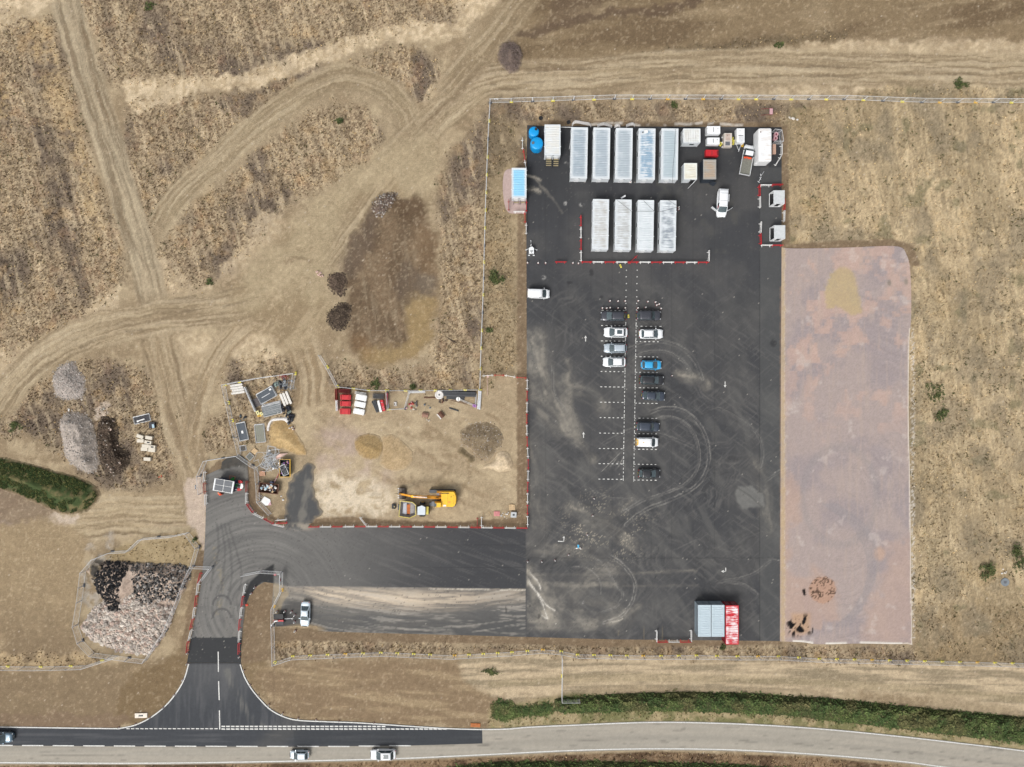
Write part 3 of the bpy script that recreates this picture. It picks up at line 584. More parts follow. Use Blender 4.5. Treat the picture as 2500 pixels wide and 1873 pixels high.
    W(C(206, 192, 172), band * sst(.25, .62, sh2) * .18); W(C(196, 188, 176), m * sst(.62, .8, sh2) * .45)
    W(C(86, 84, 82), m * sst(1.3, .5, np.hypot((X - 722) / 36, (Y - 1495) / 36)) * .75); W(C(78, 78, 79), sst(1.2, .4, np.hypot((X - 695) / 30, (Y - 1520) / 34)) * m * .8)
    W(C(232, 224, 208), sst(2.2, .6, np.abs(Y - edge - 3 + (n3 - .5) * 3)) * (X > 1010) * (X < 1284) * sst(.4, .55, vnoise(X / 22, X * 0, 3)) * (.2 + .6 * n4))
    W(C(190, 170, 134), sst(4, -2, poly_sd(X, Y, [(668, 1424), (690, 1428), (705, 1450), (690, 1470), (668, 1540)])) * .45)
    W(C(168, 146, 112), sst(1.2, .6, np.hypot((X - 740) / 55, (Y - 1537) / 14)) * .7)
    # ---- main yard: dust sweeps
    for pts, wd, k in (([(1300, 830), (1312, 900), (1335, 960), (1365, 1010), (1390, 1050)], 44, .55), ([(1320, 820), (1322, 900), (1345, 980), (1385, 1035)], 20, .5), ([(1284, 1392), (1306, 1430), (1326, 1478), (1340, 1506)], 26, .95), ([(1284, 1420), (1330, 1440), (1360, 1490)], 30, .6), ([(1290, 1520), (1400, 1524), (1500, 1512)], 20, .5), ([(1400, 1440), (1440, 1400), (1500, 1400)], 40, .3), ([(1384, 880), (1388, 960), (1400, 1040), (1430, 1100), (1450, 1120)], 15, .42),
                       ([(1300, 960), (1330, 1000), (1360, 1020)], 34, .3), ([(1390, 940), (1440, 960), (1470, 990)], 34, .28), ([(1660, 915), (1700, 925), (1725, 938)], 20, .55), ([(1840, 1130), (1862, 1180), (1868, 1250), (1876, 1290)], 26, .30),
                       ([(1400, 1240), (1460, 1275), (1520, 1310), (1545, 1326)], 26, .5), ([(1540, 1225), (1500, 1250), (1430, 1290)], 30, .22), ([(1284, 1330), (1400, 1345), (1460, 1350)], 34, .25), ([(1284, 1425), (1340, 1427), (1420, 1428), (1500, 1429)], 8, .8), ([(1284, 1404), (1480, 1402), (1700, 1393)], 5, .3),
                       ([(1284, 1480), (1400, 1500), (1500, 1510)], 60, .25), ([(1284, 1535), (1450, 1530), (1560, 1480)], 12, .35), ([(1284, 1060), (1300, 1150), (1310, 1280)], 44, .22), ([(1286, 430), (1310, 436), (1322, 440)], 6, .8), ([(1286, 462), (1305, 464), (1318, 468)], 9, .85), ([(1310, 440), (1345, 480), (1375, 520)], 5, .35), ([(1700, 1429), (1500, 1431)], 5, .25)):
        lat, al = stroke(X + (n2 - .5) * 16, Y + (n3 - .5) * 8, catmull(pts, 5)); W(C(170, 163, 150), np.clip(1.15 - np.abs(lat) / wd, 0, 1) ** 1.4 * (X > 1284.5) * k * .85 * (.35 + .8 * sst(.3, .75, fbm(lat, al, 5, 791, 4, 90, 9) * .7 + n3 * .3)) * (.45 + 1.1 * sst(.3, .7, n2)))
    for p, k in (([(1795, 1205), (1802, 1188), (1835, 1188), (1862, 1210), (1865, 1236), (1845, 1238), (1812, 1242), (1798, 1226)], .45), ([(1828, 985), (1845, 990), (1850, 1010), (1845, 1000)], .2)):
        W(C(150, 149, 144), sst(4, -4, poly_sd(X + (n2 - .5) * 12, Y + (n3 - .5) * 8, p)) * k * (.7 + .5 * n3))
    W(C(90, 90, 88), sst(3, .6, np.abs(stroke(X, Y, [(1798, 1190), (1830, 1210), (1858, 1236)])[0])) * .7)
    m = sst(170, 30, np.hypot(X - 1480, (Y - 1290) * 1.4)); W(C(196, 186, 166), m * (n4 > .86) * sst(.4, .6, n2) * .6)
    # curved tyre marks (pairs), broken up
    def arc(pts, k=.5, pair=7, c=C(190, 186, 178), wd=1.7, sp=20):
        lat, al = stroke(X, Y, catmull(pts, 8), 40); br = .35 + .65 * sst(.3, .7, vnoise(al / sp, np.sign(lat) * 3 + 5, 13))
        for o in ((-pair / 2, pair / 2) if pair else (0,)): W(c, sst(wd + .6, .3, np.abs(lat - o + (n3 - .5) * 3)) * br * k * .72 * (.55 + .9 * n4 * n3) * sst(-1, 25, al))
    arc([(1575, 1012), (1620, 997), (1668, 1003), (1706, 1036), (1727, 1080), (1729, 1130), (1714, 1170), (1680, 1200), (1630, 1223), (1585, 1240), (1550, 1262), (1528, 1282)], .55)
    arc([(1570, 1046), (1612, 1020), (1660, 1026), (1694, 1060), (1707, 1110), (1700, 1150), (1672, 1182), (1624, 1204), (1570, 1222), (1520, 1250)], .45, 5)
    arc([(1470, 912), (1500, 872), (1550, 846), (1610, 834), (1660, 848), (1695, 880), (1715, 925)], .4); arc([(1532, 884), (1570, 862), (1620, 858), (1665, 880), (1690, 915)], .35, 5)
    arc([(1478, 1352), (1512, 1372), (1540, 1402), (1551, 1430), (1546, 1462), (1530, 1490), (1510, 1508), (1475, 1520)], .75, 6, sp=9); arc([(1386, 1384), (1430, 1386), (1457, 1406), (1468, 1430), (1466, 1450)], .5, 0, sp=8); arc([(1440, 1355), (1480, 1385), (1497, 1420), (1520, 1450), (1505, 1480), (1470, 1495)], .35, 4, sp=8)
    arc([(1540, 1040), (1640, 1070), (1690, 1090)], .25); arc([(1430, 1180), (1480, 1215), (1560, 1220)], .25, 5); arc([(1460, 1090), (1540, 1050), (1600, 1044)], .25); arc([(1350, 880), (1352, 960), (1380, 1000)], .35, 5); arc([(1720, 1000), (1760, 1000), (1840, 1050), (1862, 1100), (1856, 1140)], .28, 5)
    arc([(1700, 1018), (1748, 1000), (1785, 1008), (1800, 1030)], .45, 4, C(52, 52, 54)); arc([(1776, 1372), (1774, 1392), (1762, 1410), (1745, 1422)], .6, 5, C(52, 52, 54)); arc([(1840, 1340), (1835, 1380), (1810, 1410), (1770, 1424)], .5, 12, C(56, 56, 58)); arc([(1770, 1420), (1815, 1428), (1848, 1450)], .4, 5); arc([(1740, 1424), (1830, 1405), (1880, 1370)], .3, 5)
    arc([(1860, 1364), (1885, 1364), (1904, 1370)], .45, 0); arc([(1860, 1180), (1904, 1150)], .35, 5); arc([(1640, 1345), (1700, 1318)], .3, 0)
    for pts in ([(1284, 1404), (1305, 1440), (1322, 1470), (1336, 1510)], [(1284, 1415), (1312, 1448), (1334, 1478), (1354, 1491)], [(1288, 1390), (1312, 1420), (1320, 1440)], [(1315, 1497), (1336, 1510)]): arc(pts, 1.25, 0, C(240, 234, 222), 3.0, 20)
    arc([(1484, 1522), (1505, 1517), (1519, 1510)], .95, 0, C(232, 224, 208), 2.6, 30)
    for pts in ([(1512, 1114), (1500, 1126), (1490, 1138)], [(1493, 1140), (1510, 1128)], [(1520, 1100), (1508, 1112)], [(1500, 1150), (1515, 1130), (1522, 1118)]): arc(pts, .6, 0, C(222, 218, 208), 2, 12)
    for pts in ([(1226, 1322), (1226, 1330)], [(1572, 1522), (1572, 1545)], [(1617, 1522), (1617, 1540)], [(1510, 1530), (1510, 1550)]): arc(pts, .7, 0, C(150, 136, 108), 2)
    # wet or oily spots
    for cx, cy, a, b_ in ((1444, 666, 6, 9), (1468, 725, 6, 4), (1888, 838, 8, 10), (1236, 1488, 3, 9), (1316, 1505, 4, 7), (1490, 1099, 3, 4), (1600, 1410, 2, 3), (1295, 1480, 3, 3), (660, 1440, 3, 3), (1390, 690, 8, 4)):
        W(C(44, 45, 48), sst(1.3, .6, np.hypot((X - cx + (n3 - .5) * 6) / a, (Y - cy) / b_)) * .6)
    for cx, cy in ((1327, 678), (1342, 784), (1383, 400), (1382, 497), (1420, 500), (1404, 545), (1420, 1470)): W(C(190, 188, 184), sst(1.4, .3, np.hypot((X - cx) / 6, (Y - cy) / 5)) * sst(.45, .7, n3) * .8)
    W(C(96, 94, 88), sst(.5, .7, n2) * (X > 1600) * (X < 1800) * (Y < 620) * (Y > 430) * .3)
    for dx, c2, k in ((0, C(150, 120, 96), .6),): W(c2, sst(3, 0, 1906 - X + (n3 - .5) * 4) * (Y > 700) * k)
    W(C(90, 88, 86), (n4 > .985) * .8); W(C(170, 166, 158), (n4 > .9992) * .8)
    return col * (.97 + .06 * n4)[:, None]
m_asph = attr_mat('asphalt', .88, 9.0, .10, .06, .25, .3, .02)
patch('car_park_asphalt', YARD, .05, .2, yard_colour, m_asph)['kind'] = 'structure'

def road_colour(X, Y, dep):
    N = len(X); n3 = fbm(X, Y, 5, 811, 3); n4 = np.random.default_rng(4).random(N); yc = np.interp(X, [-200, 0, 1177, 1400, 1600, 1800, 2000, 2200, 2500], [1820, 1820, 1812, 1801, 1796, 1799, 1811, 1829, 1865])
    d = Y - yc; s_ = fbm(X, d, 5, 831, 4, 0, 26)
    col = np.repeat(C(170, 164, 152)[None], N, 0); col = mix(col, C(184, 176, 162), sst(.4, .7, s_) * .6); col = mix(col, C(146, 141, 132), sst(6, 1, np.abs(d - 4)) * .3 + sst(.62, .8, s_) * .15)
    col = mix(col, C(110, 106, 98), sst(1.2, .3, np.abs(d - np.where(X < 350, -1 + 26, 8))) * sst(.5, .6, vnoise(X / 60, X * 0, 8)) * .5)
    col = mix(col, C(110, 106, 100), (sst(.72, .82, fbm(X, Y, 4, 851, 3, 0, 9))) * .4); col = mix(col, C(186, 180, 168), sst(5, 0, np.abs(np.abs(d) - 22)) * .3); col = mix(col, C(136, 130, 118), sst(10, 0, dep) * .3)
    return col * (.96 + .08 * n4)[:, None]
patch('main_road', [p for p in ROAD if -400 < p[0] < 2760] if False else [(-300, 1772)] + [p for p in ROAD_TOP if -200 <= p[0] < 2760] + [p for p in ROAD_BOT if -200 <= p[0] < 2760][::-1] + [(-300, 1866)], .03, .32, road_colour, m_asph)['kind'] = 'structure'
def newroad_colour(X, Y, dep):
    N = len(X); n1 = fbm(X, Y, 60, 871); n4 = np.random.default_rng(5).random(N); s_ = np.where(Y > 1782, fbm(X, Y, 6, 881, 3, 0, 20), fbm(X, Y, 6, 891, 3, 92, 10))
    col = np.repeat(C(70, 73, 78)[None], N, 0); col = mix(col, C(98, 99, 102), sst(.45, .75, s_) * .55); col = mix(col, C(112, 112, 112), sst(140, 20, np.abs(X - 530)) * sst(1760, 1620, Y) * .45)
    col = mix(col, C(100, 98, 94), sst(60, 10, np.abs(X - 690 + (Y - 1790))) * .35); col = mix(col, C(62, 65, 69), (X > 718) * (Y > 1782) * .55)
    lat, al = stroke(X, Y, catmull([(556, 1640), (580, 1700), (620, 1760), (680, 1800)])); col = mix(col, C(128, 126, 120), sst(14, 3, np.abs(lat)) * sst(.4, .7, s_) * .5)
    col = mix(col, C(46, 48, 52), sst(5, 0, dep) * (Y < 1770) * .6)
    return col * (.95 + .1 * n4)[:, None]
patch('junction_asphalt', NEWROAD, .054, .25, newroad_colour, m_asph)['kind'] = 'structure'

def pad_colour(X, Y, dep):
    N = len(X); n1 = fbm(X, Y, 90, 911); n2 = fbm(X, Y, 26, 931); n3 = fbm(X, Y, 6, 951, 3); n4 = np.random.default_rng(6).random(N)
    col = np.repeat(C(178, 163, 158)[None], N, 0); col = mix(col, C(163, 152, 153), sst(.45, .65, n1) * .8)
    blk = sst(.50, .64, fbm(np.round(X / 5) * 5, np.round(Y / 7) * 7, 36, 971, 4)) * sst(1130, 860, Y + (n1 - .5) * 300); col = mix(col, C(208, 176, 160), blk * .6); rr2 = fbm(np.hypot((X - 2060) * 1.3, Y - 1260) + (n1 - .5) * 60, np.arctan2(Y - 1260, X - 2060) * 160, 4, 2201, 3, 90, 14); pm_ = sst(.4, .65, fbm(X, Y, 70, 2231, 2)) * (X > 2040); col = mix(col, C(142, 134, 134), sst(.55, .8, rr2) * .28 * pm_); col = mix(col, C(192, 180, 174), sst(.45, .25, rr2) * .22 * pm_); col = mix(col, C(190, 172, 160), sst(.58, .74, fbm(X, Y, 5, 2211, 3, 90, 14)) * .35)
    def W(c, m): nonlocal col; col = mix(col, c, np.clip(m, 0, 1))
    W(C(194, 166, 150), sst(14, -10, poly_sd(X + (n2 - .5) * 40, Y + (n2 - .5) * 60, [(1906, 1150), (1940, 1170), (1950, 1260), (1925, 1290), (1925, 1400), (1980, 1410), (1990, 1390), (2040, 1420), (2040, 1500), (1960, 1560), (1906, 1566)])) * .6)
    W(C(196, 168, 152), sst(20, -16, poly_sd(X + (n2 - .5) * 50, Y + (n2 - .5) * 60, [(2226, 1300), (2226, 1566), (2110, 1566), (2120, 1480), (2150, 1440), (2170, 1340), (2200, 1310)])) * .5)
    W(C(206, 172, 148), sst(1.2, .5, np.hypot((X - 2147) / 16, (Y - 1352) / 20)) * .6); W(C(150, 146, 146), sst(8, 2, np.abs(np.hypot((X - 2050) / 90, (Y - 1210) / 120) - 1) * 60) * .25)
    for a in range(0, 34, 8): W(C(148, 145, 148), sst(4, 1, np.abs(stroke(X + (n3 - .5) * 5, Y, catmull([(2010 + a, 1230), (2085 + a, 1290), (2120 + a * .7, 1380), (2095 + a * .5, 1470), (2040 + a, 1530)]))[0])) * .3)
    W(C(216, 204, 196), sst(.66, .78, n2) * .35)
    # clay disc with cracks and dark blots
    d = np.hypot(X - 2008, (Y - 1440)); dm = sst(34, 31, d + (n3 - .5) * 6); W(C(190, 154, 132), dm * .9)
    cr = np.minimum(np.abs(fbm(X, Y, 13, 991, 2) - .5), np.abs(fbm(X, Y, 11, 1001, 2) - .52)); W(C(60, 44, 36), dm * sst(.05, .015, cr) * .85)
    W(C(28, 24, 24), sst(1.2, .8, np.hypot((X - 1963.5 + (n3 - .5) * 6) / 5, (Y - 1446) / 8.5)))
    W(C(198, 160, 122), sst(10, -5, poly_sd(X, Y, [(1935, 1500), (1975, 1500), (1975, 1545), (1935, 1545)])) * .6)
    bl = sst(8, -8, poly_sd(X, Y, [(1918, 1505), (1976, 1500), (1980, 1548), (1930, 1556), (1920, 1530)])); W(C(30, 27, 28), bl * sst(.52, .6, fbm(X, Y, 9, 1021, 3, 100, 1.6)))
    W(C(26, 24, 26), sst(1.2, .8, np.hypot((X - 1953 + (n3 - .5) * 10) / 9, (Y - 1537) / 8))); W(C(40, 36, 36), sst(1.2, .8, np.hypot((X - 1983) / 1.5, (Y - 1539) / 8)))
    for cx, cy in ((2171, 691), (2212, 688)): W(C(134, 128, 116), sst(1.3, .5, np.hypot((X - cx) / 5, (Y - cy) / 8)) * .7)
    W(C(202, 178, 136), sst(9, 2, np.abs(X - 1911 + (n3 - .5) * 8)) * (.4 + .35 * n2)); W(C(226, 210, 192), sst(1.5, .3, np.abs(X - 1916 + (n3 - .5) * 5)) * .35)
    W(C(192, 172, 132), sst(5, -4, poly_sd(X + (n3 - .5) * 12, Y + (n3 - .5) * 12, SAND)) * (.7 + .2 * n4))
    W(C(228, 216, 200), ((X > 2130) * sst(3.2, 1.5, dep + (n3 - .5) * 3) * (Y > 800)) * .9); W(C(238, 232, 222), (Y > 1560) * sst(5.5, 3, dep) * sst(.45, .52, vnoise(X / 26, X * 0, 31)) * .95)
    return col * (.93 + .14 * n4)[:, None]
SAND = catmull([(2040, 660), (2062, 655), (2082, 666), (2092, 700), (2100, 740), (2103, 762), (2085, 768), (2070, 764), (2045, 748), (2022, 755), (2016, 730), (2016, 700), (2026, 675)], 4, True)
m_grav = attr_mat('rolled_gravel', .95, 8.0, .12, .05, .5, .15, .04)
patch('gravel_pad', PAD, .046, .22, pad_colour, m_grav)['kind'] = 'structure'
patch('cabin_gravel', CABPAD, .044, .25, lambda X, Y, d: C(194, 172, 166)[None] * (.93 + .14 * np.random.default_rng(2).random(len(X)))[:, None], m_grav)['kind'] = 'structure'

# ---- painted lines
def line_px(mb, a, b, wd, z):
    ax, ay = w(*a); bx, by = w(*b); dx, dy = bx - ax, by - ay; L = math.hypot(dx, dy) + 1e-9; nx, ny = -dy / L * wd / 2, dx / L * wd / 2
    mb.add([(ax + nx, ay + ny, z), (ax - nx, ay - ny, z), (bx - nx, by - ny, z), (bx + nx, by + ny, z)], [(0, 1, 2, 3)])
def band_px(mb, pts, wd, z):
    P = [np.array(w(*p)) for p in pts]; L = []; 
    for i in range(len(P)):
        d = P[min(i + 1, len(P) - 1)] - P[max(i - 1, 0)]; d = d / (np.linalg.norm(d) + 1e-9); n = np.array((-d[1], d[0])) * wd / 2; L.append([(*(P[i] - n), z), (*(P[i] + n), z)])
    mb.sheet(L)
mb = MB()
band_px(mb, [(-250, 1773.5), (0, 1775)] + [(x, y + 1) for x, y in KERB_W][:1] + [(x + 1.8, y + .6) for x, y in KERB_W], .22, .064)
band_px(mb, [(x - 1.5, y + 2) for x, y in KERB_E], .22, .064)
band_px(mb, [(1176, 1781)] + [(x, y + 2.5) for x, y in ROAD_TOP if 1180 < x < 2700], .2, .064)
band_px(mb, [(-250, 1862)] + [(x, y - 4) for x, y in ROAD_BOT if -200 <= x < 2700], .2, .04)
tag(mb.build('road_edge_lines', M['paint']), kind='structure')
mb = MB()
for x0 in np.arange(-20.5, 1000, 74.7):
    y = 1819.5 + (2.5 * math.sin(min(x0, 700) / 700 * math.pi / 2)); y = y - max(0, x0 - 800) * .012
    line_px(mb, (x0, y), (x0 + 52, y + .3), .2, .066)
for a, b in (((533, 1591), (533.5, 1640)), ((534, 1663), (535.5, 1709)), ((536, 1734), (537, 1780.5))): line_px(mb, a, b, .2, .066)
for x0 in np.arange(541, 943, 11.5): line_px(mb, (x0, 1773.3), (x0 + 9, 1773.4), .26, .066); 
for x0 in np.arange(541, 1085, 11.5): line_px(mb, (x0, 1779.5), (x0 + 9, 1780), .26, .066)
for x0 in np.arange(309, 534, 11.3): line_px(mb, (x0, 1778.8), (x0 + 8, 1779), .18, .066)
tag(mb.build('road_centre_and_give_way_lines', M['paint']), kind='structure')
mb = MB()
def dashes(a, b, n, duty, wd=.13, seed=0):
    r = random.Random(seed); 
    for i in range(n):
        t0 = (i + .04) / n; t1 = t0 + duty / n * r.uniform(.8, 1.25)
        line_px(mb, (a[0] + (b[0] - a[0]) * t0, a[1] + (b[1] - a[1]) * t0), (a[0] + (b[0] - a[0]) * t1, a[1] + (b[1] - a[1]) * t1), wd, .058)
LR = [(758, 1468.5, 1528), (795, 1467.5, 1527.5), (832.5, 1466.5, 1527), (870, 1466.5, 1526), (907, 1466, 1525.8), (944.5, 1465, 1525), (982, 1464.3, 1524.5), (1019.6, 1463.6, 1523.8), (1057.4, 1462.6, 1523.4), (1095, 1461.5, 1522.4), (1132, 1461, 1522), (1169.7, 1460.5, 1521.5)]
RR = [(759, 1553.5, 1613), (796.6, 1552.5, 1621), (834, 1551.6, 1614), (871, 1551.2, 1612), (909, 1550.8, 1611.5), (946.4, 1550, 1610.7), (984.4, 1549.6, 1610), (1021, 1549, 1610), (1058.7, 1548.7, 1609.5), (1096.7, 1548, 1608.6), (1133.5, 1547.5, 1608), (1172, 1547, 1608)]
for k, (y, a, b) in enumerate(LR): dashes((a, y), (b + 3, y + .8), 6, .42, .15, k); line_px(mb, (b, y - 4), (b, y + 4), .13, .058)
for k, (y, a, b) in enumerate(RR): dashes((a - 1, y), (b, y + .8), 6, .42, .15, k + 50); line_px(mb, (a, y - 4), (a, y + 4), .13, .058)
dashes((1528, 758), (1521.5, 1170), 44, .5, .13, 91); dashes((1553.5, 759), (1547, 1172), 44, .5, .13, 92)
for a, b, y in ((1529.2, 1555.6, 660), (1528.7, 1555.2, 676), (1529.2, 1554.8, 692.6), (1528.4, 1554.6, 709), (1528.2, 1554.4, 725), (1528, 1554.2, 741)):
    for x in (a, b): line_px(mb, (x, y - 1.2), (x, y + 1.2), .18, .058)
tag(mb.build('parking_bay_lines', M['paint']), kind='structure')
mb = MB()
def arrow(x, y, up=1, hook=0):
    if not hook:
        line_px(mb, (x, y + 7 * up), (x, y - 2 * up), .16, .058)
        (ax, ay), (bx, by), (cx, cy) = w(x - 3.4, y - 1.5 * up), w(x + 3.4, y - 1.5 * up), w(x, y - 7.5 * up); mb.add([(ax, ay, .058), (bx, by, .058), (cx, cy, .058)], [(0, 1, 2)])
for x, y, u in ((1429.6, 827, 1), (1424.6, 1062, 1), (1770, 939, -1)): arrow(x, y, u)
line_px(mb, (1362, 1321.5), (1376.8, 1322), .16, .058); line_px(mb, (1376, 1322.8), (1377, 1313), .16, .058)
mb.add([(*w(1373, 1313.5), .058), (*w(1379.6, 1313.8), .058), (*w(1377, 1308.8), .058)], [(0, 1, 2)])
line_px(mb, (1771.6, 1386), (1771.6, 1395.4), .16, .058); line_px(mb, (1772, 1395), (1766, 1395), .16, .058)
mb.add([(*w(1767, 1391.4), .058), (*w(1767, 1398.6), .058), (*w(1760, 1395), .058)], [(0, 1, 2)])
tag(mb.build('direction_arrows', M['paint']), kind='structure')
# ================================================================ heaps
m_heap = attr_mat('heap_spoil', .95, 5.0, .22, .1, .9, .15, .1)
m_leafg = attr_mat('green_leaves', .8, 3.0, .15, .1, 0, .2)
def heap(name, label, cat, poly, H, c1, c2, rough=.35, seed=0, group=None, stones=None, base=0.0, prof=.5, sm=True, extra=None, step=.22, rim=28):
    p = catmull(poly, 4, True) if sm else poly
    rp = random.Random(seed); p = [(x + rp.uniform(-1.6, 1.6), y + rp.uniform(-1.6, 1.6)) for x, y in p]
    P = np.array(p); cx, cy = P.mean(0); bx, by = w(cx, cy); mx = max(8, (-poly_sd(np.array([cx]), np.array([cy]), p))[0])
    rim = min(rim, mx)
    def hf(X, Y, d):
        n = fbm(X, Y, 16, 1100 + seed * 7, 4); f = fbm(X, Y, 5, 1150 + seed * 7, 3)
        return H * .8 * (np.clip(d / rim, 0, 1) ** max(prof, .95)) * (.62 + .76 * (n - .5) * 2 * rough + .38 * np.clip(d / mx, 0, 1)) + (f - .5) * rough * .5 * sst(0, 6, d)
    def cf(X, Y, d):
        n = fbm(X, Y, 22, 1200 + seed * 7, 4); f = fbm(X, Y, 5, 1250 + seed * 7, 3); q = np.random.default_rng(seed).random(len(X))
        c = mix(np.repeat(c1[None], len(X), 0), c2, sst(.35, .65, n * .6 + f * .4)) * (.82 + .36 * q)[:, None]
        c = extra(X, Y, d, c) if extra else c
        gg = at_ground(X, Y)[0]; return mix(c, gg, sst(7, 0, d + (f - .5) * 9) * .8)
    o = patch(name, p, base, step, cf, m_heap, hf, edge_drop=.05)
    tag(o, label, cat, group)
    if stones:
        for (nm, n, s0, s1, cols, sub, sl) in stones:
            r = random.Random(seed * 31 + n); pp = np.array(sub) if sub else P
            cand = np.array([(r.uniform(pp[:, 0].min(), pp[:, 0].max()), r.uniform(pp[:, 1].min(), pp[:, 1].max())) for _ in range(int(n * 2.2))])
            dd = -poly_sd(cand[:, 0], cand[:, 1], sub if sub else p); k = dd > -5 * np.array([r.random() ** 2 for _ in dd]); cand = cand[k][:n]; dd = dd[k][:n]
            hz = hf(cand[:, 0], cand[:, 1], np.clip(-poly_sd(cand[:, 0], cand[:, 1], p), 0, None)) + base
            mb = MB(); cc = []
            for (x, y), z in zip(cand, hz):
                s = s0 + (s1 - s0) * r.random() ** 2.4; X_, Y_ = (x - 1250) / PPM, (936.5 - y) / PPM; n0 = len(mb.v)
                mb.rock(X_, Y_, z + s * .12, s, r.uniform(.35, .8), r); c = np.array(cols[r.randrange(len(cols))]) * r.uniform(.75, 1.2)
                cc += [c] * (len(mb.v) - n0)
            me = bpy.data.meshes.new(nm); me.from_pydata(mb.v, [], mb.f)
            at = me.color_attributes.new('Col', 'FLOAT_COLOR', 'POINT'); at.data.foreach_set('color', np.concatenate([np.array(cc), np.ones((len(cc), 1))], 1).astype(np.float32).ravel())
            me.materials.append(m_heap); s_ = link(nm, me, o); s_['kind'] = 'stuff'
    return o
PALE = [C(222, 208, 194), C(206, 194, 184), C(232, 222, 210), C(214, 190, 176), C(190, 180, 170)]
GREY = [C(188, 182, 176), C(168, 160, 152), C(206, 198, 190)]; DARK = [C(58, 58, 60), C(74, 72, 72), C(44, 44, 46), C(96, 94, 92)]; SOIL = [C(120, 104, 88), C(96, 84, 72), C(146, 128, 108), C(182, 170, 154)]
heap('gravel_heap', 'rounded heap of clean pale grey gravel beside the bend of the dirt track', 'gravel heap', [(160, 886), (180, 882), (195, 905), (210, 925), (210, 958), (200, 972), (175, 976), (150, 976), (133, 960), (128, 920), (140, 900)], 1.6, C(190, 178, 170), C(168, 158, 150), .3, 1, 'gravel and spoil heaps west of the entrance', [('gravel_stones', 900, .07, .22, GREY, None, 0)])
heap('gravel_heap', 'long heap of grey crushed stone against a dark soil heap', 'gravel heap', [(152, 1012), (175, 1004), (205, 1010), (228, 1030), (236, 1060), (242, 1100), (245, 1135), (222, 1156), (190, 1146), (160, 1120), (152, 1080), (144, 1045)], 2.2, C(192, 180, 170), C(164, 154, 144), .35, 2, 'gravel and spoil heaps west of the entrance', [('gravel_stones', 900, .07, .2, GREY, None, 0)])
heap('soil_heap', 'dark lumpy soil heap with white debris, right beside the grey stone heap', 'soil heap', [(250, 1020), (275, 1022), (288, 1040), (290, 1080), (300, 1100), (318, 1110), (312, 1138), (280, 1160), (250, 1140), (240, 1100), (236, 1050)], 1.6, C(98, 84, 72), C(72, 60, 52), .5, 3, 'gravel and spoil heaps west of the entrance', [('soil_clods', 1100, .1, .32, [C(98, 86, 74), C(80, 70, 62), C(124, 108, 94), C(104, 92, 80)], None, 0), ('white_debris', 55, .1, .3, PALE, None, 0)])
heap('brushwood_heap', 'round heap of grey leafless brushwood by the track junction at the top', 'brushwood heap', [(1222, 108), (1245, 102), (1268, 110), (1276, 135), (1272, 160), (1262, 178), (1245, 182), (1225, 165), (1213, 140)], 1.8, C(132, 116, 106), C(108, 96, 86), .6, 4)
heap('soil_heap', 'small dark brown soil heap left of the stockpile, upper of two', 'soil heap', [(808, 668), (828, 664), (846, 676), (847, 700), (838, 722), (825, 722), (803, 702), (800, 682)], .9, C(116, 100, 86), C(96, 82, 72), .35, 5, None, [('soil_clods', 700, .05, .2, [C(112, 96, 84), C(92, 80, 70)], None, 0)])
heap('soil_heap', 'small blackish soil heap left of the stockpile, lower of two', 'soil heap', [(818, 748), (835, 738), (853, 744), (858, 768), (846, 796), (828, 808), (806, 798), (798, 780), (800, 764)], 1.0, C(100, 86, 74), C(76, 66, 58), .35, 6, None, [('soil_clods', 800, .05, .22, [C(94, 82, 70), C(74, 64, 56), C(120, 106, 92)], None, 0)])
heap('rubble_heap', 'grey stony rubble heap at the top left corner of the brown stockpile', 'rubble heap', [(918, 486), (940, 472), (965, 470), (970, 482), (955, 505), (935, 525), (918, 528), (909, 506)], 1.3, C(128, 112, 102), C(108, 94, 86), .4, 7, None, [('rubble_stones', 320, .08, .25, SOIL + GREY, None, 0)])
WHITE = lambda X, Y, d, c: c
heap('sand_heap', 'orange sand heap with a white sheet around it in the materials yard', 'sand heap', [(664, 1030), (685, 1022), (708, 1026), (722, 1050), (742, 1085), (748, 1110), (720, 1110), (690, 1098), (660, 1088), (655, 1058)], .9, C(200, 172, 126), C(188, 158, 112), .25, 8)
heap('sand_heap', 'smooth yellow brown sand mound in the dirt compound, left of the pink gravel', 'sand heap', [(880, 1062), (905, 1058), (930, 1068), (938, 1090), (930, 1115), (905, 1124), (882, 1116), (865, 1090), (866, 1074)], 1.1, C(182, 156, 114), C(168, 142, 100), .25, 9)
heap('gravel_heap', 'low spread of pinkish sandy gravel touching the sand mound', 'gravel heap', [(930, 1066), (962, 1062), (985, 1080), (1006, 1100), (1006, 1130), (985, 1148), (950, 1150), (926, 1132), (932, 1100)], .5, C(194, 170, 134), C(184, 160, 124), .2, 10)
heap('gravel_heap', 'wide grey brown gravel heap near the right side of the dirt compound', 'gravel heap', [(1130, 1046), (1160, 1032), (1195, 1032), (1222, 1050), (1230, 1075), (1215, 1098), (1195, 1120), (1170, 1122), (1150, 1098), (1128, 1082), (1120, 1060)], 1.0, C(152, 136, 112), C(130, 114, 92), .35, 11, None, [('gravel_stones', 500, .05, .16, SOIL + GREY, None, 0)])
heap('sand_heap', 'white sand heap spilled against the grey gravel heap', 'sand heap', [(1215, 1104), (1235, 1100), (1250, 1115), (1252, 1140), (1238, 1152), (1215, 1152), (1195, 1144), (1176, 1146), (1186, 1134), (1205, 1126)], .8, C(226, 206, 176), C(214, 192, 160), .2, 12)
